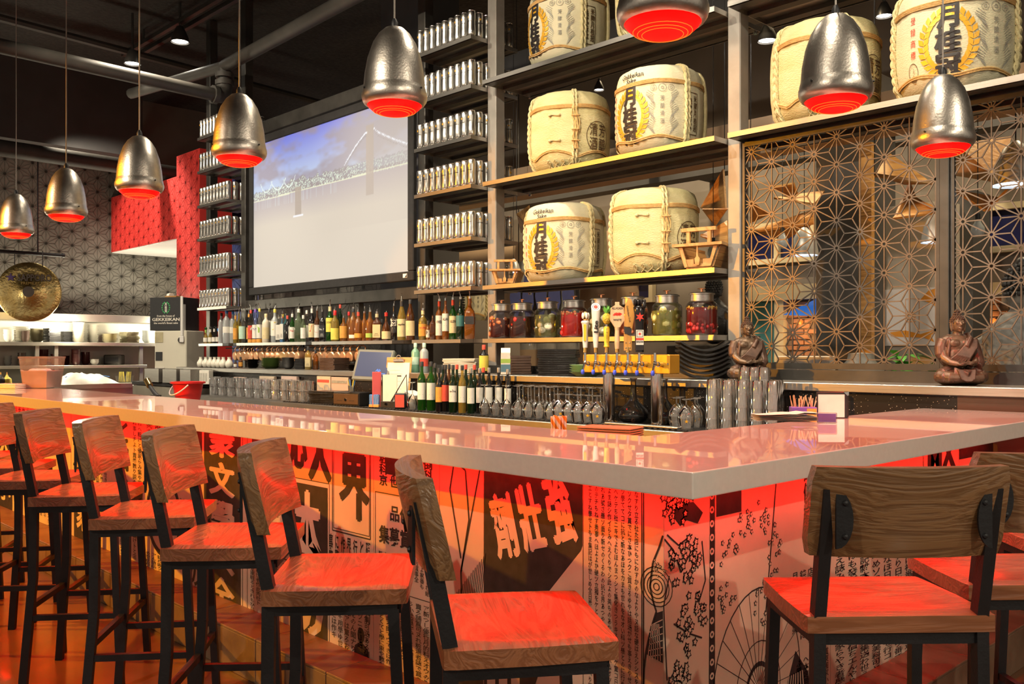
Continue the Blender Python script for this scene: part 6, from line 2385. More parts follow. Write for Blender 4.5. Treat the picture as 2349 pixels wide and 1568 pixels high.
def remesh(mb, name, m, parent, voxel=.0035, smooth=3):
    me = mb.mesh(name, m)
    o = bpy.data.objects.new(name, me)
    COL.objects.link(o)
    r = o.modifiers.new('r', 'REMESH')
    r.mode = 'VOXEL'
    r.voxel_size = voxel
    s = o.modifiers.new('s', 'SMOOTH')
    s.iterations = smooth
    s.factor = .5
    dg = bpy.context.evaluated_depsgraph_get()
    nm = bpy.data.meshes.new_from_object(o.evaluated_get(dg))
    nm.polygons.foreach_set('use_smooth', [True] * len(nm.polygons))
    bpy.data.objects.remove(o)
    nm.name = name
    if not nm.materials:
        nm.materials.append(m)
    return link(name, nm, parent)


def make_statue(label, loc, rot):
    t = thing('seated_statue', label, 'statue', loc, rot, 'seated statues on the ledge')
    # body: head, neck, torso, arms, hands, crossed legs in one skin; faces -Y
    b = B()
    b.ell((0, 0, .135), (.066, .048, .07), 20, 14)          # belly
    b.ell((0, .004, .185), (.07, .048, .055), 20, 14)       # chest
    b.ell((0, .006, .215), (.082, .036, .03), 18, 10)       # shoulders
    b.ell((-.026, -.028, .196), (.03, .02, .022), 12, 8)    # breast
    b.ell((.026, -.028, .196), (.03, .02, .022), 12, 8)
    b.tube([(0, .006, .215), (0, .003, .262)], [.024, .02], 12)
    b.ell((0, -.002, .292), (.03, .036, .043), 20, 16)      # head
    b.ell((0, -.014, .277), (.024, .024, .026), 14, 10)     # jaw
    b.ell((0, -.031, .259), (.01, .008, .008), 10, 8)       # chin
    b.tube([(0, -.033, .304), (0, -.04, .292), (0, -.045, .285)], [.0035, .0045, .0055], 8)   # nose
    b.ell((-.005, -.042, .284), (.004, .004, .003), 8, 6).ell((.005, -.042, .284), (.004, .004, .003), 8, 6)
    for s in (-1, 1):
        b.tube([(s * .022, -.027, .301), (s * .013, -.035, .308), (s * .004, -.036, .304)], .0026, 6)     # brow
        b.ell((s * .0125, -.033, .297), (.009, .005, .005), 10, 7)   # closed eye
        b.tube([(s * .02, -.029, .295), (s * .0125, -.038, .2925), (s * .005, -.036, .2955)], .0018, 6)
        b.tube([(s * .031, .0, .305), (s * .034, -.001, .29), (s * .033, -.003, .27), (s * .03, -.004, .255)], [.006, .007, .006, .005], 8)  # ear
        b.tube([(s * .07, .004, .212), (s * .08, -.002, .165), (s * .076, -.02, .125)], [.026, .024, .021], 12)  # upper arm
        b.tube([(s * .076, -.02, .125), (s * .058, -.058, .102), (s * .03, -.083, .094)], [.021, .0165, .013], 12)  # fore arm
        b.tube([(s * .0, .01, .03), (s * .06, -.02, .035), (s * .1, -.03, .036)], [.05, .05, .037], 14)  # thigh
        b.tube([(s * .1, -.03, .034), (s * .07, -.075, .028), (s * .0, -.09, .026)], [.035, .03, .024], 12)  # shin
    b.tube([(-.012, -.081, .277 - .006), (0, -.0845, .27)], .001, 4) if False else None
    b.tube([(-.0095, -.0375, .2715), (0, -.0425, .2725), (.0095, -.0375, .2715)], .0024, 6)    # lips
    b.tube([(-.007, -.037, .2675), (0, -.0415, .267), (.007, -.037, .2675)], .0027, 6)
    # hands resting in the lap, fingers laid over one another
    for s, z in ((-1, .093), (1, .1)):
        b.ell((s * .018, -.092, z), (.024, .015, .009), 12, 8)
        for k in range(4):
            b.tube([(s * .004, -.085 - .0062 * k, z + .002), (-s * .012, -.087 - .0062 * k, z + .001), (-s * (.028 - .003 * abs(k - 1.5)), -.086 - .005 * k, z - .001)], [.0042, .0038, .0032], 6)
        b.tube([(s * .022, -.083, z + .006), (s * .01, -.082, z + .013), (s * .001, -.085, z + .016)], [.005, .0042, .0035], 6)
    b.ell((0, .02, .05), (.08, .06, .05), 16, 10)
    b.ell((0, 0, .008), (.105, .075, .012), 20, 6)
    remesh(b, 'body', M['bronze'], t, .0028, 2)
    # robe with folds over the (viewer's) right shoulder, lap cloth
    r_ = B()
    for k in range(7):
        u = k / 6
        r_.tube([(.03 + .05 * u, -.03, .222 - .006 * u), (.015 + .055 * u, -.047, .185 - .01 * u), (-.03 + .06 * u, -.06 - .005 * u, .14 - .014 * u), (-.07 + .085 * u, -.045 - .02 * u, .105 - .01 * u)], .0065, 6)
    r_.tube([(.03, .03, .225), (.05, -.005, .24), (.045, -.035, .22), (.02, -.05, .18)], .014, 8)
    r_.tube([(.066, .006, .216), (.082, .002, .17), (.085, -.016, .128), (.084, -.04, .098), (.07, -.062, .082)], [.03, .03, .031, .028, .02], 12)
    r_.tube([(-.066, .008, .214), (-.082, .004, .175), (-.084, -.004, .14), (-.08, -.008, .125)], [.029, .03, .028, .02], 12)
    r_.tube([(-.04, .012, .236), (-.05, -.028, .205), (-.062, -.034, .15), (-.06, -.036, .11)], [.012, .009, .008, .007], 8)
    r_.ell((0, .035, .15), (.088, .03, .085), 18, 12)
    for k in range(5):
        r_.tube([(-.05 - .002 * k, -.075 - .004 * k, .075 - .008 * k), (0, -.112 + .002 * k, .05 - .008 * k), (.05 + .002 * k, -.075 - .004 * k, .075 - .008 * k)], .0075, 6)
    r_.prism([(-.045, .07), (.045, .07), (.034, .022), (.012, .01), (-.012, .01), (-.034, .022)], lambda u, v, d: (u, -.1 + (v - .04) * .35 + d, v), -.012, .008)
    for s in (-1, 1):
        r_.tube([(s * .03, -.03, .085), (s * .085, -.04, .055), (s * .108, -.03, .03)], [.018, .024, .02], 10)
        r_.tube([(s * .108, -.02, .032), (s * .09, -.06, .03), (s * .05, -.088, .02)], [.027, .028, .02], 10)
    remesh(r_, 'robe', M['bronze2'], t, .003, 2)
    h = B()
    for row in range(7):
        ph = R(8 + 13.0 * row)
        n = max(1, int(20 * math.sin(ph)))
        for k in range(n):
            a = 2 * math.pi * (k + .5 * (row % 2)) / n
            x, y, z = math.sin(ph) * math.cos(a), math.sin(ph) * math.sin(a), math.cos(ph)
            if y < -.55 and z < .42:
                continue
            h.ell((.033 * x, .002 + .038 * y, .297 + .042 * z), (.0055, .0055, .0055), 6, 4)
    for row in range(3):
        ph = R(12 + 34 * row)
        n = max(1, int(10 * math.sin(ph)))
        for k in range(n):
            a = 2 * math.pi * k / n
            h.ell((.016 * math.sin(ph) * math.cos(a), .004 + .016 * math.sin(ph) * math.sin(a), .338 + .024 * math.cos(ph)), (.005, .005, .005), 6, 4)
    h.ell((0, .004, .335), (.014, .014, .022), 12, 8).ell((0, .003, .3), (.031, .036, .04), 14, 10)
    tag(h.build('hair_curls', M['hairm'], t, True), kind='stuff')
    B().ell((0, -.037, .3095), (.0025, .0016, .0025), 8, 6).build('forehead_dot', M['hairm'], t, True)
    return t


p = on_y(2197, 880, 4.72)
sta = make_statue('bronze seated statue with the reddish robe, before the second lattice post', (p.x, 4.72, LZ + .0095), R(44))
p = on_y(1714, 870, 4.72)
dup(sta, (p.x, 4.72, LZ + .0095), R(50), 'bronze seated statue behind the pint glasses beside the steel post')
# ------------------------------------------------ small things on the bar top
BZ = BT + .0012


def BTP(px, py):
    return on_z(px, py, BZ)


q = BTP(1900, 962)
nk = thing('bar_napkins', 'stack of white paper napkins on the inner edge of the bar', 'napkins', BTP(1800, 964), R(44))
for i in range(5):
    n = 8
    vs = [(-.12 + .24 * a / n, -.06 + .12 * b, .003 + i * .0055 + .004 * math.sin(a * .9 + i) * (1 if b else .4) + .008 * (a > 5) * (i > 2)) for b in (0, 1) for a in range(n + 1)]
    mb = B().add(vs + [(x, y, z + .002) for x, y, z in vs], [(a, a + 1, n + 2 + a, n + 1 + a) for a in range(n)] + [(2 * n + 2 + a, 3 * n + 3 + a, 3 * n + 4 + a, 2 * n + 3 + a) for a in range(n)])
    mb.build('napkin', M['paperw'], nk, True)
me_ = B().rbox(-.062, .062, -.004, .004, 0, .105, .001).mesh('drinks_menu', M['blackw'])
q = on_z(1908, 958, BZ)
for i in range(6):
    o = link('drinks_menu', me_, None, (q.x - .0105 * i * .68 + .003 * i, q.y + .0105 * i * .73 + .003 * i, BZ), R(43))
    tag(o, 'black framed drinks menu standing at the bar end, %s' % ('foremost, showing its white page' if i == 0 else ORD[i] + ' behind the white page'), 'menu', 'standing drinks menus on the bar')
    if i == 0:
        B().box(-.056, .05, -.0052, -.0044, .003, .096).build('white_page', M['paperw'], o)
    B().prism([(.0625, .09), (.0625, .1055), (.047, .1055)], lambda u, v, d: (u, d, v), -.005, .005).build('metal_corner', M['chrome'], o)
q = on_z(1842, 958, BZ)
bx = thing('stirrer_box', 'purple box packed with wooden stirrers beside the drinks menus', 'box', q, R(40))
B().rbox(-.05, .05, -.03, .03, 0, .045, .002).build('box_body', M['labp'], bx)
B().box(.01, .048, -.0308, -.0302, .004, .04).build('amber_print', M['labo'], bx)
for i in range(26):
    a, b_ = rng.uniform(-.045, .045), rng.uniform(-.025, .025)
    B().bar((a, b_, .044), (a + rng.uniform(-.012, .012), b_ + rng.uniform(-.005, .005), rng.uniform(.07, .095)), .005, .0016).build('stirrer', M['palew'], bx)
ch_ = thing('card_holder', 'small clear holder with a printed card before the drinks menus', 'card holder', on_z(1897, 970, BZ), R(35))
B().rbox(-.035, .035, -.012, .012, 0, .04, .002).build('holder_body', M['clear'], ch_)
B().box(-.032, .032, -.004, .004, .004, .036).build('card', M['labp'], ch_)
# straws and napkins on the shelf just behind the bar edge
us_ = thing('under_bar_shelf', 'narrow steel shelf behind the inner edge of the bar', 'shelf', (0, 0, 0))
B().rbox(-8.6, -2.0, 2.36, 2.62, .955, .967, .003).build('shelf_plate', M['steel'], us_)
for x in (-8.4, -6.6, -4.8, -3.2, -2.1):
    B().box(x - .02, x + .02, 2.37, 2.6, 0, .954).build('bracket', M['steel_dark'], us_)
q = on_y(1287, 990, 2.45)
sh = thing('straw_holder', 'bundle of orange striped paper straws behind the bar edge', 'straw holder', (q.x, 2.44, .968))
B().lathe([(.03, 0), (.033, .08), (.031, .08), (.028, .004)], 14, cap1=False).build('cup', M['glassware'], sh, True)
M['ostripe'] = bpy.data.materials.new('orange_striped_paper')
m_ = M['ostripe']
m_.use_nodes = True
nt = m_.node_tree
wv = nt.nodes.new('ShaderNodeTexWave')
wv.bands_direction = 'DIAGONAL'
wv.inputs['Scale'].default_value = 16
tc = nt.nodes.new('ShaderNodeTexCoord')
rp = nt.nodes.new('ShaderNodeValToRGB')
rp.color_ramp.interpolation = 'CONSTANT'
rp.color_ramp.elements[0].color = (.85, .3, .02, 1)
rp.color_ramp.elements[1].position = .5
rp.color_ramp.elements[1].color = (.8, .72, .6, 1)
nt.links.new(tc.outputs['Object'], wv.inputs['Vector'])
nt.links.new(wv.outputs['Fac'], rp.inputs['Fac'])
nt.links.new(rp.outputs['Color'], nt.nodes['Principled BSDF'].inputs['Base Color'])
for i in range(22):
    a, r_ = i * 2.4, .026 * math.sqrt(i / 22)
    B().cyl((r_ * .8 * math.cos(a), r_ * .8 * math.sin(a), .004), (r_ * 1.15 * math.cos(a), r_ * 1.15 * math.sin(a), .135 + rng.uniform(-.003, .003)), .0036, 7).build('straw', M['ostripe'], sh)
q = on_y(1400, 995, 2.45)
kn = thing('brown_napkins', 'stack of brown paper napkins behind the bar edge', 'napkins', (q.x, 2.45, .968), R(15))
bn = mat('brown_kraft_paper', (.5, .22, .1), .8, 0, .1, 10)
for i in range(14):
    B().rbox(-.1, .1, -.06, .06, i * .008, i * .008 + .006, .002).build('napkin', bn, kn)
# clear tub with an ice scoop at the far end
tb = thing('clear_tub', 'square clear plastic tub half full of pale syrup on the far bar end', 'tub', on_z(97, 889, BZ), R(40))
M['tubp'] = glass('clear_plastic', (.95, .86, .82), .12, (.85, .72, .68), .08, .8)
vs = []
for z, r_ in ((0, .095), (.24, .115)):
    vs += [(-r_, -r_, z), (r_, -r_, z), (r_, r_, z), (-r_, r_, z)]
B().add(vs, [(3, 2, 1, 0), (0, 1, 5, 4), (1, 2, 6, 5), (2, 3, 7, 6), (3, 0, 4, 7)]).build('tub_wall', M['tubp'], tb)
B().box(-.118, .118, -.118, -.112, .225, .24).box(-.118, .118, .112, .118, .225, .24).box(-.118, -.112, -.112, .112, .225, .24).box(.112, .118, -.112, .112, .225, .24).build('rim', M['tubp'], tb)
vs = []
for z, r_ in ((.004, .092), (.13, .103)):
    vs += [(-r_, -r_, z), (r_, -r_, z), (r_, r_, z), (-r_, r_, z)]
B().add(vs, [(3, 2, 1, 0), (4, 5, 6, 7), (0, 1, 5, 4), (1, 2, 6, 5), (2, 3, 7, 6), (3, 0, 4, 7)]).build('syrup', mat('pale_pink_syrup', (.8, .55, .46), .4, 0, .1, 12), tb)
rg2 = random.Random(4)
for i in range(9):
    B().ell((rg2.uniform(-.06, .06), rg2.uniform(-.06, .0), .128), (.035, .03, .02), 8, 5).build('foam_lump', M['white'], tb, True)
tw_ = thing('striped_towel', 'folded white bar towel with blue stripes at the far bar end', 'towel', on_z(22, 890, BZ), R(30))
for i in range(3):
    B().rbox(-.12, .12, -.07, .07, i * .012, i * .012 + .011, .005, 2).build('towel_fold', M['paperw'], tw_, True)
for i in range(3):
    B().box(-.12, .12, -.06 + .03 * i, -.055 + .03 * i, .0352, .0358).build('blue_stripe', M['labb'], tw_)
# ================================================ open kitchen at the far left
KX = -14.4
M['ss'] = mat('kitchen_steel', (.5, .47, .4), .35, .8, .1, 4, .04, 50)
M['tile_w'] = mat('cream_kitchen_panel', (.8, .76, .62), .4, 0, .05, 3)
tag(B().box(KX + .005, KX + .03, -1, 7.5, .9, 1.86).build('wall_kitchen_panel', M['tile_w']), kind=S_)
pas = thing('kitchen_pass', 'two tier steel kitchen pass with plates on its shelves', 'kitchen shelving')
Z1_, Z2_, Z0_ = 1.49, 1.16, .9
B().rbox(KX + .03, KX + .5, 0, 6.6, 1.79, 1.9, .004).build('canopy_rail', M['ss'], pas)
B().rbox(KX + .06, KX + .62, 0, 6.3, Z1_ - .05, Z1_, .004).build('upper_shelf', M['ss'], pas)
B().rbox(KX + .06, KX + .62, 0, 5.6, Z2_ - .04, Z2_, .004).build('lower_shelf', M['ss'], pas)
B().rbox(KX + .06, KX + .95, 0, 7.0, Z0_ - .07, Z0_, .004).build('work_top', M['ss'], pas)
B().box(KX + .1, KX + .9, 0, 7.0, 0, Z0_ - .071).build('base_cabinet', M['ss'], pas)
for y in (1.0, 2.6, 4.05, 4.3, 5.5):
    B().box(KX + .55, KX + .59, y, y + .05, Z0_, Z1_ - .051).build('upright', M['ss'], pas)
for y in (1.5, 3.0, 4.5, 6.0):
    lamp('POINT', (KX + .75, y, 1.72), (KX, y, 1.5), 60, (1, .9, .68), .08)


KPN = [0]


def KP(px, z, x=None):
    if x is None:
        KPN[0] += 1
        x = KX + (.46 if KPN[0] % 2 else .22)
    p = on_x(px, 800, x)
    return (p.x, p.y, z + .001)


stack(10, 'round', .109, .02, .022, 'whitew', KP(48, Z1_, KX + .25), 'white dinner plate', 'behind the gong', cat='plate')
stack(6, 'bowl', .067, .06, .022, 'whitew', KP(20, Z1_), 'white rice bowl', 'at the left end of the upper pass shelf', cat='bowl')
stack(6, 'bowl', .050, .055, .022, 'brownw', KP(42, Z1_), 'dark brown tea bowl', 'below the gong', cat='bowl')
stack(6, 'bowl', .055, .055, .02, 'brownw', KP(58, Z1_), 'brown glazed bowl', 'below the gong rim', cat='bowl')
stack(8, 'bowl', .092, .055, .02, 'olivew', KP(85, Z1_), 'tan soup bowl', 'right of the gong', cat='bowl')
stack(9, 'square', .084, .02, .022, 'blackw', KP(119, Z1_), 'black square kitchen plate', 'on the upper pass shelf, first of two', R(10))
stack(8, 'square', .084, .02, .02, 'blackw', KP(152, Z1_), 'black square kitchen plate', 'on the upper pass shelf, second of two', R(10))
stack(14, 'round', .088, .03, .02, 'whitew', KP(180, Z1_), 'white kitchen plate', 'the tallest on the pass')
stack(12, 'round', .084, .03, .022, 'whitew', KP(213, Z1_), 'white kitchen plate', 'beside the tallest on the pass')
stack(6, 'round', .113, .03, .02, 'olivew', KP(252, Z1_), 'olive rimmed plate', 'left of the crooked pile')
stack(8, 'square', .101, .022, .021, 'olivew', KP(298, Z1_), 'tan square platter', 'in the crooked pile', R(8), .015)
stack(5, 'bowl', .071, .07, .03, 'greybowl', KP(337, Z1_), 'grey glass bowl', 'at the end of the upper pass shelf', cat='bowl')
stack(4, 'bowl', .050, .05, .03, 'whitew', KP(18, Z2_), 'banded white bowl', 'at the left end of the lower pass shelf', cat='bowl')
stack(5, 'bowl', .055, .06, .03, 'brownw', KP(50, Z2_), 'brown bowl', 'on the lower pass shelf behind the tub', cat='bowl')
stack(7, 'bowl', .067, .06, .028, 'lacq', KP(100, Z2_), 'dark red lacquer bowl', 'on the lower pass shelf above the tub', cat='bowl')
stack(5, 'bowl', .059, .05, .028, 'lacq', KP(126, Z2_), 'dark red lacquer bowl', 'beside the tub rim', cat='bowl')
stack(9, 'round', .063, .025, .014, 'lacq', KP(150, Z2_), 'red lacquer saucer', 'on the lower pass shelf', cat='saucer')
stack(9, 'bowl', .063, .06, .021, 'lacq', KP(174, Z2_), 'dark red soup bowl', 'first of two tall piles', cat='bowl')
stack(8, 'bowl', .063, .06, .019, 'lacq', KP(196, Z2_), 'dark red soup bowl', 'second of two tall piles', cat='bowl')
stack(2, 'bowl', .063, .06, .025, 'whitew', KP(217, Z2_), 'small white bowl', 'beside the ticket printer', cat='bowl')
pr = thing('ticket_printer', 'dark grey ticket printer on the lower pass shelf', 'printer', KP(262, Z2_, KX + .35), R(50))
B().rbox(-.13, .13, -.09, .09, 0, .15, .02, 2).build('printer_case', M['steel_dark'], pr)
B().box(-.09, .09, -.095, -.0905, .05, .11).build('paper_slot', M['labk'], pr)
# towel heap and pans
twl = thing('white_towel_heap', 'crumpled white towel lying on the kitchen work top', 'towel', KP(200, Z0_, KX + .79), R(84))
n = 16
vs, fs = [], []
for j in range(n + 1):
    for i in range(n + 1):
        u, v = i / n * 2 - 1, j / n * 2 - 1
        e = max(0, 1 - (u * u) ** 1.5) * max(0, 1 - (v * v) ** 1.5)
        vs.append((u * .42, v * .14, e * (.1 + .03 * math.sin(7 * u + 3 * v) + .02 * math.sin(13 * v - 5 * u) + .05 * (u < -.1))))
for j in range(n):
    for i in range(n):
        a = j * (n + 1) + i
        fs.append((a, a + 1, a + n + 2, a + n + 1))
B().add(vs, fs).build('towel_cloth', M['paperw'], twl, True)
B().tube([(-.3 + .06 * k, -.05 + .004 * k, .1 + .012 * math.sin(k)) for k in range(11)], .004, 5).build('blue_stripe', M['labb'], twl)
cnd = thing('clear_caddy', 'clear caddy with yellow picks on the kitchen work top', 'caddy', KP(286, Z0_, KX + .7), R(50))
B().add([(-.1, -.06, 0), (.1, -.06, 0), (.1, .06, 0), (-.1, .06, 0), (-.11, -.07, .1), (.11, -.07, .1), (.11, .07, .1), (-.11, .07, .1)], [(3, 2, 1, 0), (0, 1, 5, 4), (1, 2, 6, 5), (2, 3, 7, 6), (3, 0, 4, 7)]).build('caddy_wall', M['clear'], cnd)
for i in range(9):
    x = -.08 + .02 * i
    B().cyl((x, 0, .01), (x + rng.uniform(-.02, .02), rng.uniform(-.03, .03), .16), .004, 5).build('yellow_pick', M['laby'], cnd)
for px, m_, lab in ((16, 'laby', 'small yellow bottle with an orange tip on the work top'), (2, 'labk', 'black bottle at the edge of the kitchen work top')):
    sb_ = thing('squeeze_bottle', lab, 'bottle', KP(px, Z0_, KX + .9))
    B().lathe([(.05, 0), (.06, .03), (.055, .09), (.02, .12), (.008, .15)], 14).build('bottle_body', M[m_], sb_, True)
    B().lathe([(.009, .15), (.004, .18)], 8).build('tip', M['labo'], sb_, True)
# machine with a steel bin, box on top
q = on_y(412, 800, 5.1)
mc = thing('sake_dispenser', 'tall cream dispenser cabinet before the red pillar', 'dispenser', (q.x, 5.05, 0), R(30))
B().rbox(-.17, .3, -.2, .18, .9, 1.62, .01).build('cabinet_body', M['tile_w'], mc)
B().box(-.16, -.04, -.2055, -.2005, 1.47, 1.6).build('picture_panel', M['olivew'], mc)
B().box(-.15, -.05, -.2055, -.2005, 1.24, 1.35).build('dark_sticker', M['labk'], mc)
B().box(-.16, -.02, -.2055, -.2005, .96, 1.16).build('notice', M['paperw'], mc)
B().cyl((.22, -.2, 1.5), (.22, -.215, 1.5), .035, 14).build('gauge', M['steel_dark'], mc)
B().rbox(-.2, .32, -.22, .2, 0, .899, .01).build('base_cabinet', M['ss'], mc)
gb = thing('carton', 'black carton with white lettering and green wreaths on the dispenser', 'carton', (q.x, 5.05, 1.622), R(30))
B().rbox(-.24, .24, -.2, .2, 0, .42, .004).build('carton_body', M['labk'], gb)
gr = mat('green_print', (.05, .4, .12), .5, 0, .1, 12)


def wreath(mb, cx, cz, r, fn):
    for s in (-1, 1):
        for k in range(7):
            a = R(-70 + 23 * k)
            put(mb, disc2d(cx + s * r * math.cos(a), cz + r * 1.25 * math.sin(a), r * .2, 6), fn)


for fn, hw in ((lambda u, v: (u, -.2012, v), .24), (lambda u, v: (-.2412, -u, v), .2)):
    wr2 = B()
    wreath(wr2, 0, .29, .055, fn)
    wr2.build('green_wreath', gr, gb)
    tx = B()
    put(tx, text2d(vert('月桂冠'), 0, .29, h=.12, w=.035, bold=.04), fn)
    put(tx, text2d('from the house of', 0, .185, h=.026, w=hw * 1.1, bold=.02), fn)
    put(tx, text2d('GEKKEIKAN', 0, .14, h=.04, w=hw * 1.7, bold=.03), fn)
    put(tx, text2d("the world's finest sake", 0, .095, h=.026, w=hw * 1.5, bold=.02), fn)
    tx.build('white_lettering', M['paperw'], gb)
tb2 = thing('paper_roll', 'white paper roll lying on the black carton', 'paper roll', (q.x - .1, 5.02, 2.078))
B().cyl((-.04, 0, 0), (.04, 0, 0), .034, 16).build('roll', M['paperw'], tb2, True)
wd = thing('wooden_block', 'flat wooden block lying on the black carton', 'block', (q.x + .08, 4.98, 2.044), R(25))
B().rbox(-.09, .09, -.05, .05, 0, .02, .003).build('block_body', M['maple'], wd)
th = thing('thermometer', 'white wall thermometer tube on the corner of the black carton', 'thermometer', (q.x + .325, 4.985, 1.75), R(30))
B().rbox(-.018, .018, -.008, .008, -.2, .3, .004).build('tube_case', M['white'], th)
B().rbox(-.03, .03, -.01, .01, -.28, -.2, .004).build('foot', M['white'], th)
B().box(-.02, .02, .008, .05, -.25, .2).build('back_plate', M['white'], th)
kb = thing('side_station', 'steel side station with a black mat behind the bar end', 'counter', on_y(420, 870, 4.62), R(0))
kb.location.z = 0
B().rbox(-.75, .9, -.3, .3, .96, 1.0, .004).build('station_top', M['rubber'], kb)
B().rbox(-.75, .9, -.29, .28, 0, .955, .004).build('station_body', M['ss'], kb)
for i, (px0, px1) in enumerate(((352, 391), (394, 432), (435, 464))):
    a, b = on_y(px0, 870, 4.4), on_y(px1, 870, 4.4)
    bn_ = thing('steel_bin', 'square steel ice bin on the side station, %s from the kitchen' % ORD[i], 'bin', ((a.x + b.x) / 2, 4.4, 1.0015))
    w_ = abs(b.x - a.x) * .42
    B().box(-w_, w_, -.12, -.115, 0, .155).box(-w_, w_, .115, .12, 0, .155).box(-w_, -w_ + .005, -.115, .115, 0, .155).box(w_ - .005, w_, -.115, .115, 0, .155).box(-w_, w_, -.12, .12, 0, .004).build('bin_wall', M['steel'], bn_)
q = on_y(478, 868, 4.42)
cpb = thing('paper_cup_stack', 'white paper bag of napkins on the side station', 'paper bag', (q.x - .05, 4.42, 1.0015), R(30))
B().rbox(-.06, .06, -.04, .04, 0, .15, .004).build('bag', M['paperw'], cpb)
for k in range(5):
    B().box(-.05 + .02 * k, -.042 + .02 * k, -.0412, -.0402, .03, .12).build('fold_line', M['greyink'], cpb)
o = link('tumbler', ROCK, None, (on_y(499, 868, 4.4).x, 4.4, 1.0915), 0)
o.rotation_euler = (math.pi, 0, 0)
tag(o, 'lone tumbler upside down on the side station', 'tumbler')
rb = thing('red_bucket', 'red plastic bucket with a white handle behind the bar', 'bucket', on_z(431, 914, .93), 0)
rb.location.z = .9015
B().lathe([(.1, 0), (.13, .16), (.15, .165), (.15, .18), (.125, .18), (.095, .008)], 22, cap1=False).build('bucket_body', M['red'], rb, True)
B().tube([(.14 * math.cos(a), -.05 - .1 * math.sin(a), .165 - .1 * math.sin(a)) for a in np.linspace(.1, 3.04, 12)], .006, 6).build('handle', M['white'], rb, True)
rs = thing('counter_stand', 'low steel stand holding the red bucket', 'stand', (rb.location.x, rb.location.y, 0))
B().rbox(-.4, .4, -.25, .25, .86, .9, .004).box(-.38, -.34, -.23, .23, 0, .859).box(.34, .38, -.23, .23, 0, .859).build('stand_frame', M['ss'], rs)
hs = thing('spray_hose', 'black sprayer with a coiled hose beside the red bucket', 'hose', on_z(352, 905, .95))
B().tube([(-.12, 0, .1), (-.05, 0, .06), (.02, 0, .02), (.1, .02, -.03), (.18, 0, -.06), (.28, 0, -.05)], .018, 8).build('hose', M['labk'], hs, True)
B().cyl((-.15, 0, .13), (-.08, 0, .08), .03, 10).build('nozzle', M['brass'], hs, True)
B().cyl((.05, 0, -.05), (.05, 0, .0), .05, 10).build('valve', M['steel_dark'], hs, True)
B().cyl((.05, 0, -.95), (.05, 0, -.05), .02, 8).build('supply_pipe', M['copper'], hs)
# gong
gp = on_x(66, 669, KX + 1.0)
gg = thing('gong', 'big hammered brass gong with dark lettering hanging in the kitchen', 'gong', gp, R(62))
gm = mat('hammered_brass', (.8, .52, .16), .24, 1, .2, 7, .5, 26, mix=(.85, .66, .3))
T = Matrix.Rotation(R(90), 4, 'X')
B().lathe([(.001, .02), (.06, .02), (.075, .004), (.3, .0), (.385, -.004), (.4, -.012), (.4, -.03), (.39, -.03), (.3, -.014), (.001, -.01)], 48, T=T).build('gong_disc', gm, gg, True, ang=50)
q_ = B()
put(q_, text2d('SAPPORO', .075, .19, h=.095, w=.42, bold=.03), lambda u, v: (u, -.0165, v))
put(q_, disc2d(0, 0, .072, 24), lambda u, v: (u, -.0215, v))
q_.build('dark_lettering', mat('dark_gong_print', (.07, .05, .04), .6, 0, .15, 20), gg)
q_ = B()
put(q_, text2d('PREMIUM BEER', .09, .115, h=.036, w=.36, bold=.0), lambda u, v: (u, -.0165, v))
q_.build('faint_lettering', mat('faint_gong_print', (.4, .26, .08), .4, .6, .1, 20), gg)
q_ = B()
put(q_, star2d(-.215, .19, .062), lambda u, v: (u, -.0165, v))
q_.build('star_emblem', mat('violet_print', (.06, .03, .11), .5, 0, .1, 20), gg)
for s in (-1, 1):
    B().tube([(s * .17, -.005, .36), (s * .17, 0, .56)], .006, 6).build('hanging_cord', M['labk'], gg)
a, b = on_x(-60, 572, KX + 1.0), on_x(146, 586, KX + 1.0)
rl = thing('gong_rail', 'black rail under the ceiling from which the gong hangs', 'rail')
B().cyl(a, b, .025, 10).build('rail_bar', M['blackframe'], rl, True)
B().cyl(b.lerp(a, .02), b.lerp(a, -.01), .032, 10).build('end_cap', M['blackframe'], rl, True)
for t_ in (.1, .7):
    q = a.lerp(b, t_)
    B().cyl(q, (q.x, q.y, 4.15), .01, 6).build('drop_rod', M['blackframe'], rl)

# ================================================ dining room seen past the shelves
WS = 'folded plywood stars under the dining room ceiling'


def fold_star(tri, y, lab, th=.018):
    """folded plywood: flat triangular panels meeting at raised ridges; tri = list of (three (px, py, dy))"""
    t = thing('plywood_star', lab, 'ceiling ornament', (0, 0, 0), 0, WS)
    for pts in tri:
        P3 = [on_y(px, py, y + dy) for px, py, dy in pts]
        nrm = (P3[1] - P3[0]).cross(P3[2] - P3[0]).normalized() * th
        B().add(P3 + [p_ + nrm for p_ in P3], [(0, 1, 2), (5, 4, 3), (0, 3, 4, 1), (1, 4, 5, 2), (2, 5, 3, 0)]).build('panel', M['maple'], t)
    c = on_y(tri[0][0][0], tri[0][0][1], y)
    B().cyl((c.x, c.y, c.z), (c.x, c.y, 5.3), .004, 5).build('wire', M['blackframe'], t)
    return t


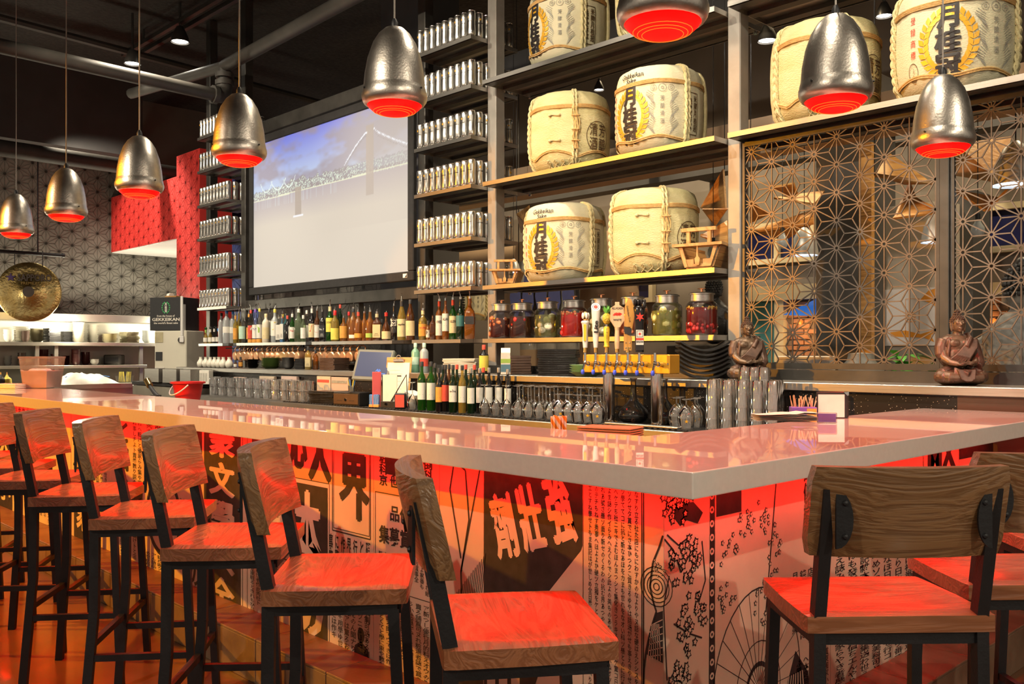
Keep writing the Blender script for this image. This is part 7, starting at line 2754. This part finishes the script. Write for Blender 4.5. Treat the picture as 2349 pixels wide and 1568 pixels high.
fold_star([((1662, 388, 0), (1610, 478, .1), (1668, 478, -.1)), ((1610, 480, .1), (1668, 480, -.1), (1640, 520, .25)), ((1606, 540, 0), (1668, 505, .1), (1668, 560, -.15)), ((1606, 540, 0), (1668, 555, -.1), (1650, 566, .1))], 6.6, 'folded plywood star seen between the plain barrel and the steel post')
fold_star([((1722, 458, 0), (1765, 492, .2), (1722, 512, .1)), ((1773, 430, .1), (1820, 422, 0), (1836, 468, .3)), ((1775, 452, 0), (1892, 436, .25), (1868, 466, -.1)), ((1722, 530, 0), (1870, 478, .3), (1868, 510, 0)), ((1722, 530, 0), (1868, 512, 0), (1800, 552, .2))], 6.9, 'folded plywood star behind the near half of the first lattice')
fold_star([((2006, 402, 0), (2040, 350, .2), (2140, 420, 0)), ((2006, 402, 0), (2140, 422, 0), (2075, 424, .3))], 6.8, 'flat folded plywood star high behind the first lattice')
fold_star([((2084, 418, .2), (2048, 504, 0), (2100, 460, .3)), ((2100, 455, .3), (2048, 504, 0), (2160, 490, .1)), ((2100, 455, .3), (2160, 490, .1), (2156, 476, -.1))], 7.0, 'folded plywood star above the pale pillar')
fold_star([((2192, 330, 0), (2320, 312, .3), (2300, 420, .1)), ((2192, 402, 0), (2192, 330, .0), (2300, 420, .1))], 6.7, 'big plywood panel behind the second lattice')
fold_star([((2190, 434, 0), (2290, 452, .3), (2262, 482, .1)), ((2262, 482, .1), (2290, 452, .3), (2310, 430, 0))], 7.1, 'small plywood star low behind the second lattice')
p_ = on_y(1195, 500, 7.0)
fold_star([((1185, 490, 0), (1215, 470, .2), (1215, 520, 0)), ((1185, 490, 0), (1215, 520, 0), (1195, 535, .2))], 7.0, 'plywood star half hidden behind the wreathed barrel')
# pale pendants and bare bulbs
DS = B().lathe([(.125, 0), (.118, .05), (.1, .14), (.065, .21), (.02, .25)], 24, cap0=False).mesh('lamp_shade', mat('pale_aluminium_shade', (.62, .62, .6), .4, .6, .08, 12), True)
DF = B().lathe([(.12, .012), (.001, .02)], 24, cap0=False).mesh('lamp_face', M['cool_glow'], True)
for px, py, y, sc_, lab in ((1845, 586, 6.4, .85, 'pale cone lamp glowing cool white behind the first lattice'), (2147, 556, 6.6, .8, 'pale cone lamp half hidden by the second lattice post'),
                            (2330, 424, 5.7, 1.0, 'pale cone lamp at the picture edge behind the second lattice'), (1178, 625, 6.4, .55, 'pale cone lamp behind the small wooden boat')):
    p = on_y(px, py, y)
    t = thing('cone_lamp', lab, 'pendant lamp', p, 0, 'pale cone lamps in the dining room')
    t.scale = (sc_, sc_, sc_)
    link('lamp_shade', DS, t)
    link('lamp_face', DF, t)
    B().cyl((0, 0, .245), (0, 0, (5.3 - p.z) / sc_), .004, 6).build('cord', M['blackframe'], t)
for px, py, y, lab in ((1795, 555, 6.3, 'clear bulb hanging beside the cone lamp behind the first lattice'), (2243, 528, 6.4, 'clear bulb hanging behind the second lattice'), (1636, 578, 6.0, 'clear bulb hanging above the riveted wooden boat')):
    p = on_y(px, py, y)
    t = thing('bare_bulb', lab, 'light bulb', p, 0, 'clear bulbs in the dining room')
    B().lathe([(.002, -.05), (.03, -.042), (.045, -.01), (.04, .02), (.022, .05), (.016, .07)], 16).build('bulb_glass', M['frost'], t, True)
    B().cyl((0, 0, .066), (0, 0, .11), .016, 10).build('socket', M['blackframe'], t)
    B().cyl((0, 0, .11), (0, 0, 5.3 - p.z), .003, 5).build('cord', M['blackframe'], t)
# poster
a, b = on_y(2027, 793, 7.88), on_y(2157, 658, 7.88)
po = thing('fish_poster', 'white poster with orange fish drawing on the pale pillar', 'poster', (0, 7.88, 0))
B().box(a.x, b.x, 0, .015, a.z, b.z).build('poster_sheet', mat('white_poster', (.8, .76, .76), .5, 0, .03, 5), po)
om = mat('orange_poster_ink', (.85, .33, .03), .5, 0, .08, 10)
U = lambda u, v: (a.x + (b.x - a.x) * u, -.0012, a.z + (b.z - a.z) * v)
q_ = B()
put(q_, (np.array([(.66, .8), (.8, .95), (1, 1.0), (1, .6), (.86, .72)]), [(0, 1, 2, 3, 4)]), U)
put(q_, (np.array([(.12, .24), (.4, .27), (.66, .2), (.86, .26), (1, .3), (.84, .18), (.9, .06), (.72, .14), (.4, .15), (.14, .17)]), [tuple(range(10))]), U)
for z in (.42, .46, .5, .54, .58):
    put(q_, line2d((.42, z), (.58, z), .012), U)
for l_ in (((.4, .2), (.4, .82)), ((.4, .82), (.64, .82)), ((.64, .82), (.64, .22))):
    put(q_, line2d(*l_, .008), U)
q_.build('orange_print', om, po)
# banquettes, plant, statues beyond
for px0, px1, py0, py1, y, nm, lab, m_ in ((1780, 1905, 816, 860, 7.4, 'white_banquette', 'white low bench back seen through the first lattice', 'white'), (2256, 2420, 822, 880, 7.2, 'glass_counter', 'pale display counter behind the second statue', 'greybowl')):
    a, b = on_y(px0, py1, y), on_y(px1, py0, y)
    t = thing(nm, lab, 'counter' if 'counter' in nm else 'bench', (0, y, 0))
    B().rbox(a.x, b.x, 0, .1, 0, b.z, .01).build('back', M[m_], t)
    B().rbox(a.x, b.x, -.45, -.001, 0, .45, .02).build('seat_block', M[m_], t)
for px, lab, nlv in ((2075, 'leafy green plant in front of the fish poster behind the lattice', 34), (2158, 'long leaved green plant beside the second lattice post', 14)):
    p = on_y(px, 830, 6.9)
    t = thing('potted_plant', lab, 'plant', (p.x, 6.9, 0))
    B().lathe([(.14, 0), (.18, .5), (.17, .5), (.13, .05)], 18, cap1=False).build('pot', M['darkst'], t, True)
    B().cyl((0, 0, .1), (0, 0, 1.15), .015, 8).build('stem', M['pine'], t)
    lm = mat('fresh_leaf_green', (.1, .38, .05), .4, 0, .25, 8)
    gx = random.Random(px)
    for k in range(nlv):
        an, el = gx.uniform(0, 6.28), gx.uniform(-.2, .9)
        base_ = Vector((gx.uniform(-.05, .05), gx.uniform(-.05, .05), gx.uniform(1.08, 1.32)))
        d = Vector((math.cos(an) * math.cos(el), math.sin(an) * math.cos(el), math.sin(el)))
        L = gx.uniform(.12, .22)
        s_ = d.cross(Vector((0, 0, 1))).normalized() * L * .24
        n_ = Vector((0, 0, -.03))
        B().add([base_, base_ + d * L * .35 + s_, base_ + d * L * .7 + s_ * .7 + n_, base_ + d * L + n_ * 2, base_ + d * L * .7 - s_ * .7 + n_, base_ + d * L * .35 - s_, base_ + d * L * .5 + n_ * .3],
                [(0, 1, 6), (1, 2, 6), (2, 3, 6), (3, 4, 6), (4, 5, 6), (5, 0, 6)]).build('leaf', lm, t, True)


def back_statue(px, py_top, y, h, m, hm, lab, base=True):
    """seen from behind: shoulders, neck, ears and a head of curls"""
    p = on_y(px, py_top, y)
    s = h
    t = thing('back_turned_statue', lab, 'statue', (p.x, y, p.z - s + .02), 0)
    b_ = B().ell((0, 0, .3 * s), (.26 * s, .17 * s, .34 * s), 20, 12).ell((0, 0, .45 * s), (.27 * s, .12 * s, .12 * s), 18, 10).tube([(0, 0, .5 * s), (0, 0, .66 * s)], .07 * s, 12)
    b_.ell((0, 0, .75 * s), (.105 * s, .12 * s, .15 * s), 16, 12).tube([(-.11 * s, 0, .8 * s), (-.12 * s, 0, .66 * s)], .022 * s, 8).tube([(.11 * s, 0, .8 * s), (.12 * s, 0, .66 * s)], .022 * s, 8)
    b_.tube([(-.25 * s, 0, .42 * s), (-.3 * s, -.02 * s, .1 * s)], .08 * s, 10).tube([(.25 * s, 0, .42 * s), (.3 * s, -.02 * s, .1 * s)], .08 * s, 10)
    for k in range(7):
        b_.tube([(-.2 * s + .03 * s * k, -.15 * s, .5 * s), (-.24 * s + .06 * s * k, -.19 * s, .05 * s)], .012 * s, 6)
    remesh(b_, 'body', m, t, .016 * s, 2)
    hh = B()
    for row in range(9):
        ph = R(6 + 13 * row)
        n = max(1, int(20 * math.sin(ph)))
        for k in range(n):
            an = 2 * math.pi * (k + .5 * (row % 2)) / n
            hh.ell((.115 * s * math.sin(ph) * math.cos(an), .13 * s * math.sin(ph) * math.sin(an), .79 * s + .16 * s * math.cos(ph)), (.018 * s,) * 3, 6, 4)
    hh.ell((0, 0, .95 * s), (.045 * s, .045 * s, .05 * s), 10, 7)
    tag(hh.build('hair_curls', hm, t, True), kind='stuff')
    tag(B().rbox(p.x - .3 * s - .1, p.x + .3 * s + .1, y - .25, y + .25, 0, p.z - s - .001, .01).build('statue_plinth', M['taupe']), 'plain plinth under the ' + lab.split(',')[0], 'plinth')
    return t


back_statue(1638, 634, 5.75, .5, M['darkst'], M['darkst'], 'dark statue seen from behind, beyond the ruby jar')
back_statue(2345, 596, 6.0, .85, M['stone_g'], M['darkst'], 'grey stone statue seen from behind at the picture edge')
p = on_y(1975, 812, 6.6)
us2 = thing('stone_urn', 'rounded grey stone urn low behind the first lattice', 'urn', (p.x, 6.6, 0))
B().lathe([(.1, 0), (.14, .4), (.17, .9), (.18, 1.1), (.16, 1.22), (.1, 1.28), (.09, 1.33), (.001, 1.34)], 20).build('urn_body', M['stone_g'], us2, True)
# hanging cloth with indigo print between the shelves
cl_m = mat('indigo_printed_cloth', (.25, .24, .22), .8, 0, .15, 12)
for px0, px1, py0, py1, y, lab in ((1178, 1330, 640, 700, 8.6, 'grey cloth with indigo shapes hanging behind the jars'), (1000, 1050, 770, 850, 8.2, 'printed cloth panel seen below the can tower shelves')):
    a, b = on_y(px0, py1, y), on_y(px1, py0, y)
    t = thing('hanging_cloth', lab, 'cloth', (0, y, 0))
    n = 20
    vs = [(a.x + (b.x - a.x) * i / n, .04 * math.sin(i * 1.1), z) for z in (a.z - .6, b.z + .3) for i in range(n + 1)]
    B().add(vs, [(i, i + 1, n + 2 + i, n + 1 + i) for i in range(n)]).build('cloth_panel', cl_m, t, True)
    B().cyl((a.x + .1, 0, b.z + .29), (a.x + .1, 0, 5.3), .006, 5).build('cord', M['blackframe'], t)
    q_ = B()
    for k in range(5):
        cx = a.x + (b.x - a.x) * (k + .3) / 5
        q_.add([(cx, -.045, a.z - .3), (cx + .12, -.045, a.z), (cx + .1, -.045, b.z), (cx - .04, -.045, b.z + .2), (cx - .1, -.045, a.z + .1)], [(0, 1, 2, 3, 4)])
    q_.build('indigo_shape', mat('indigo_ink', (.05, .06, .2), .8, 0, .1, 10), t)
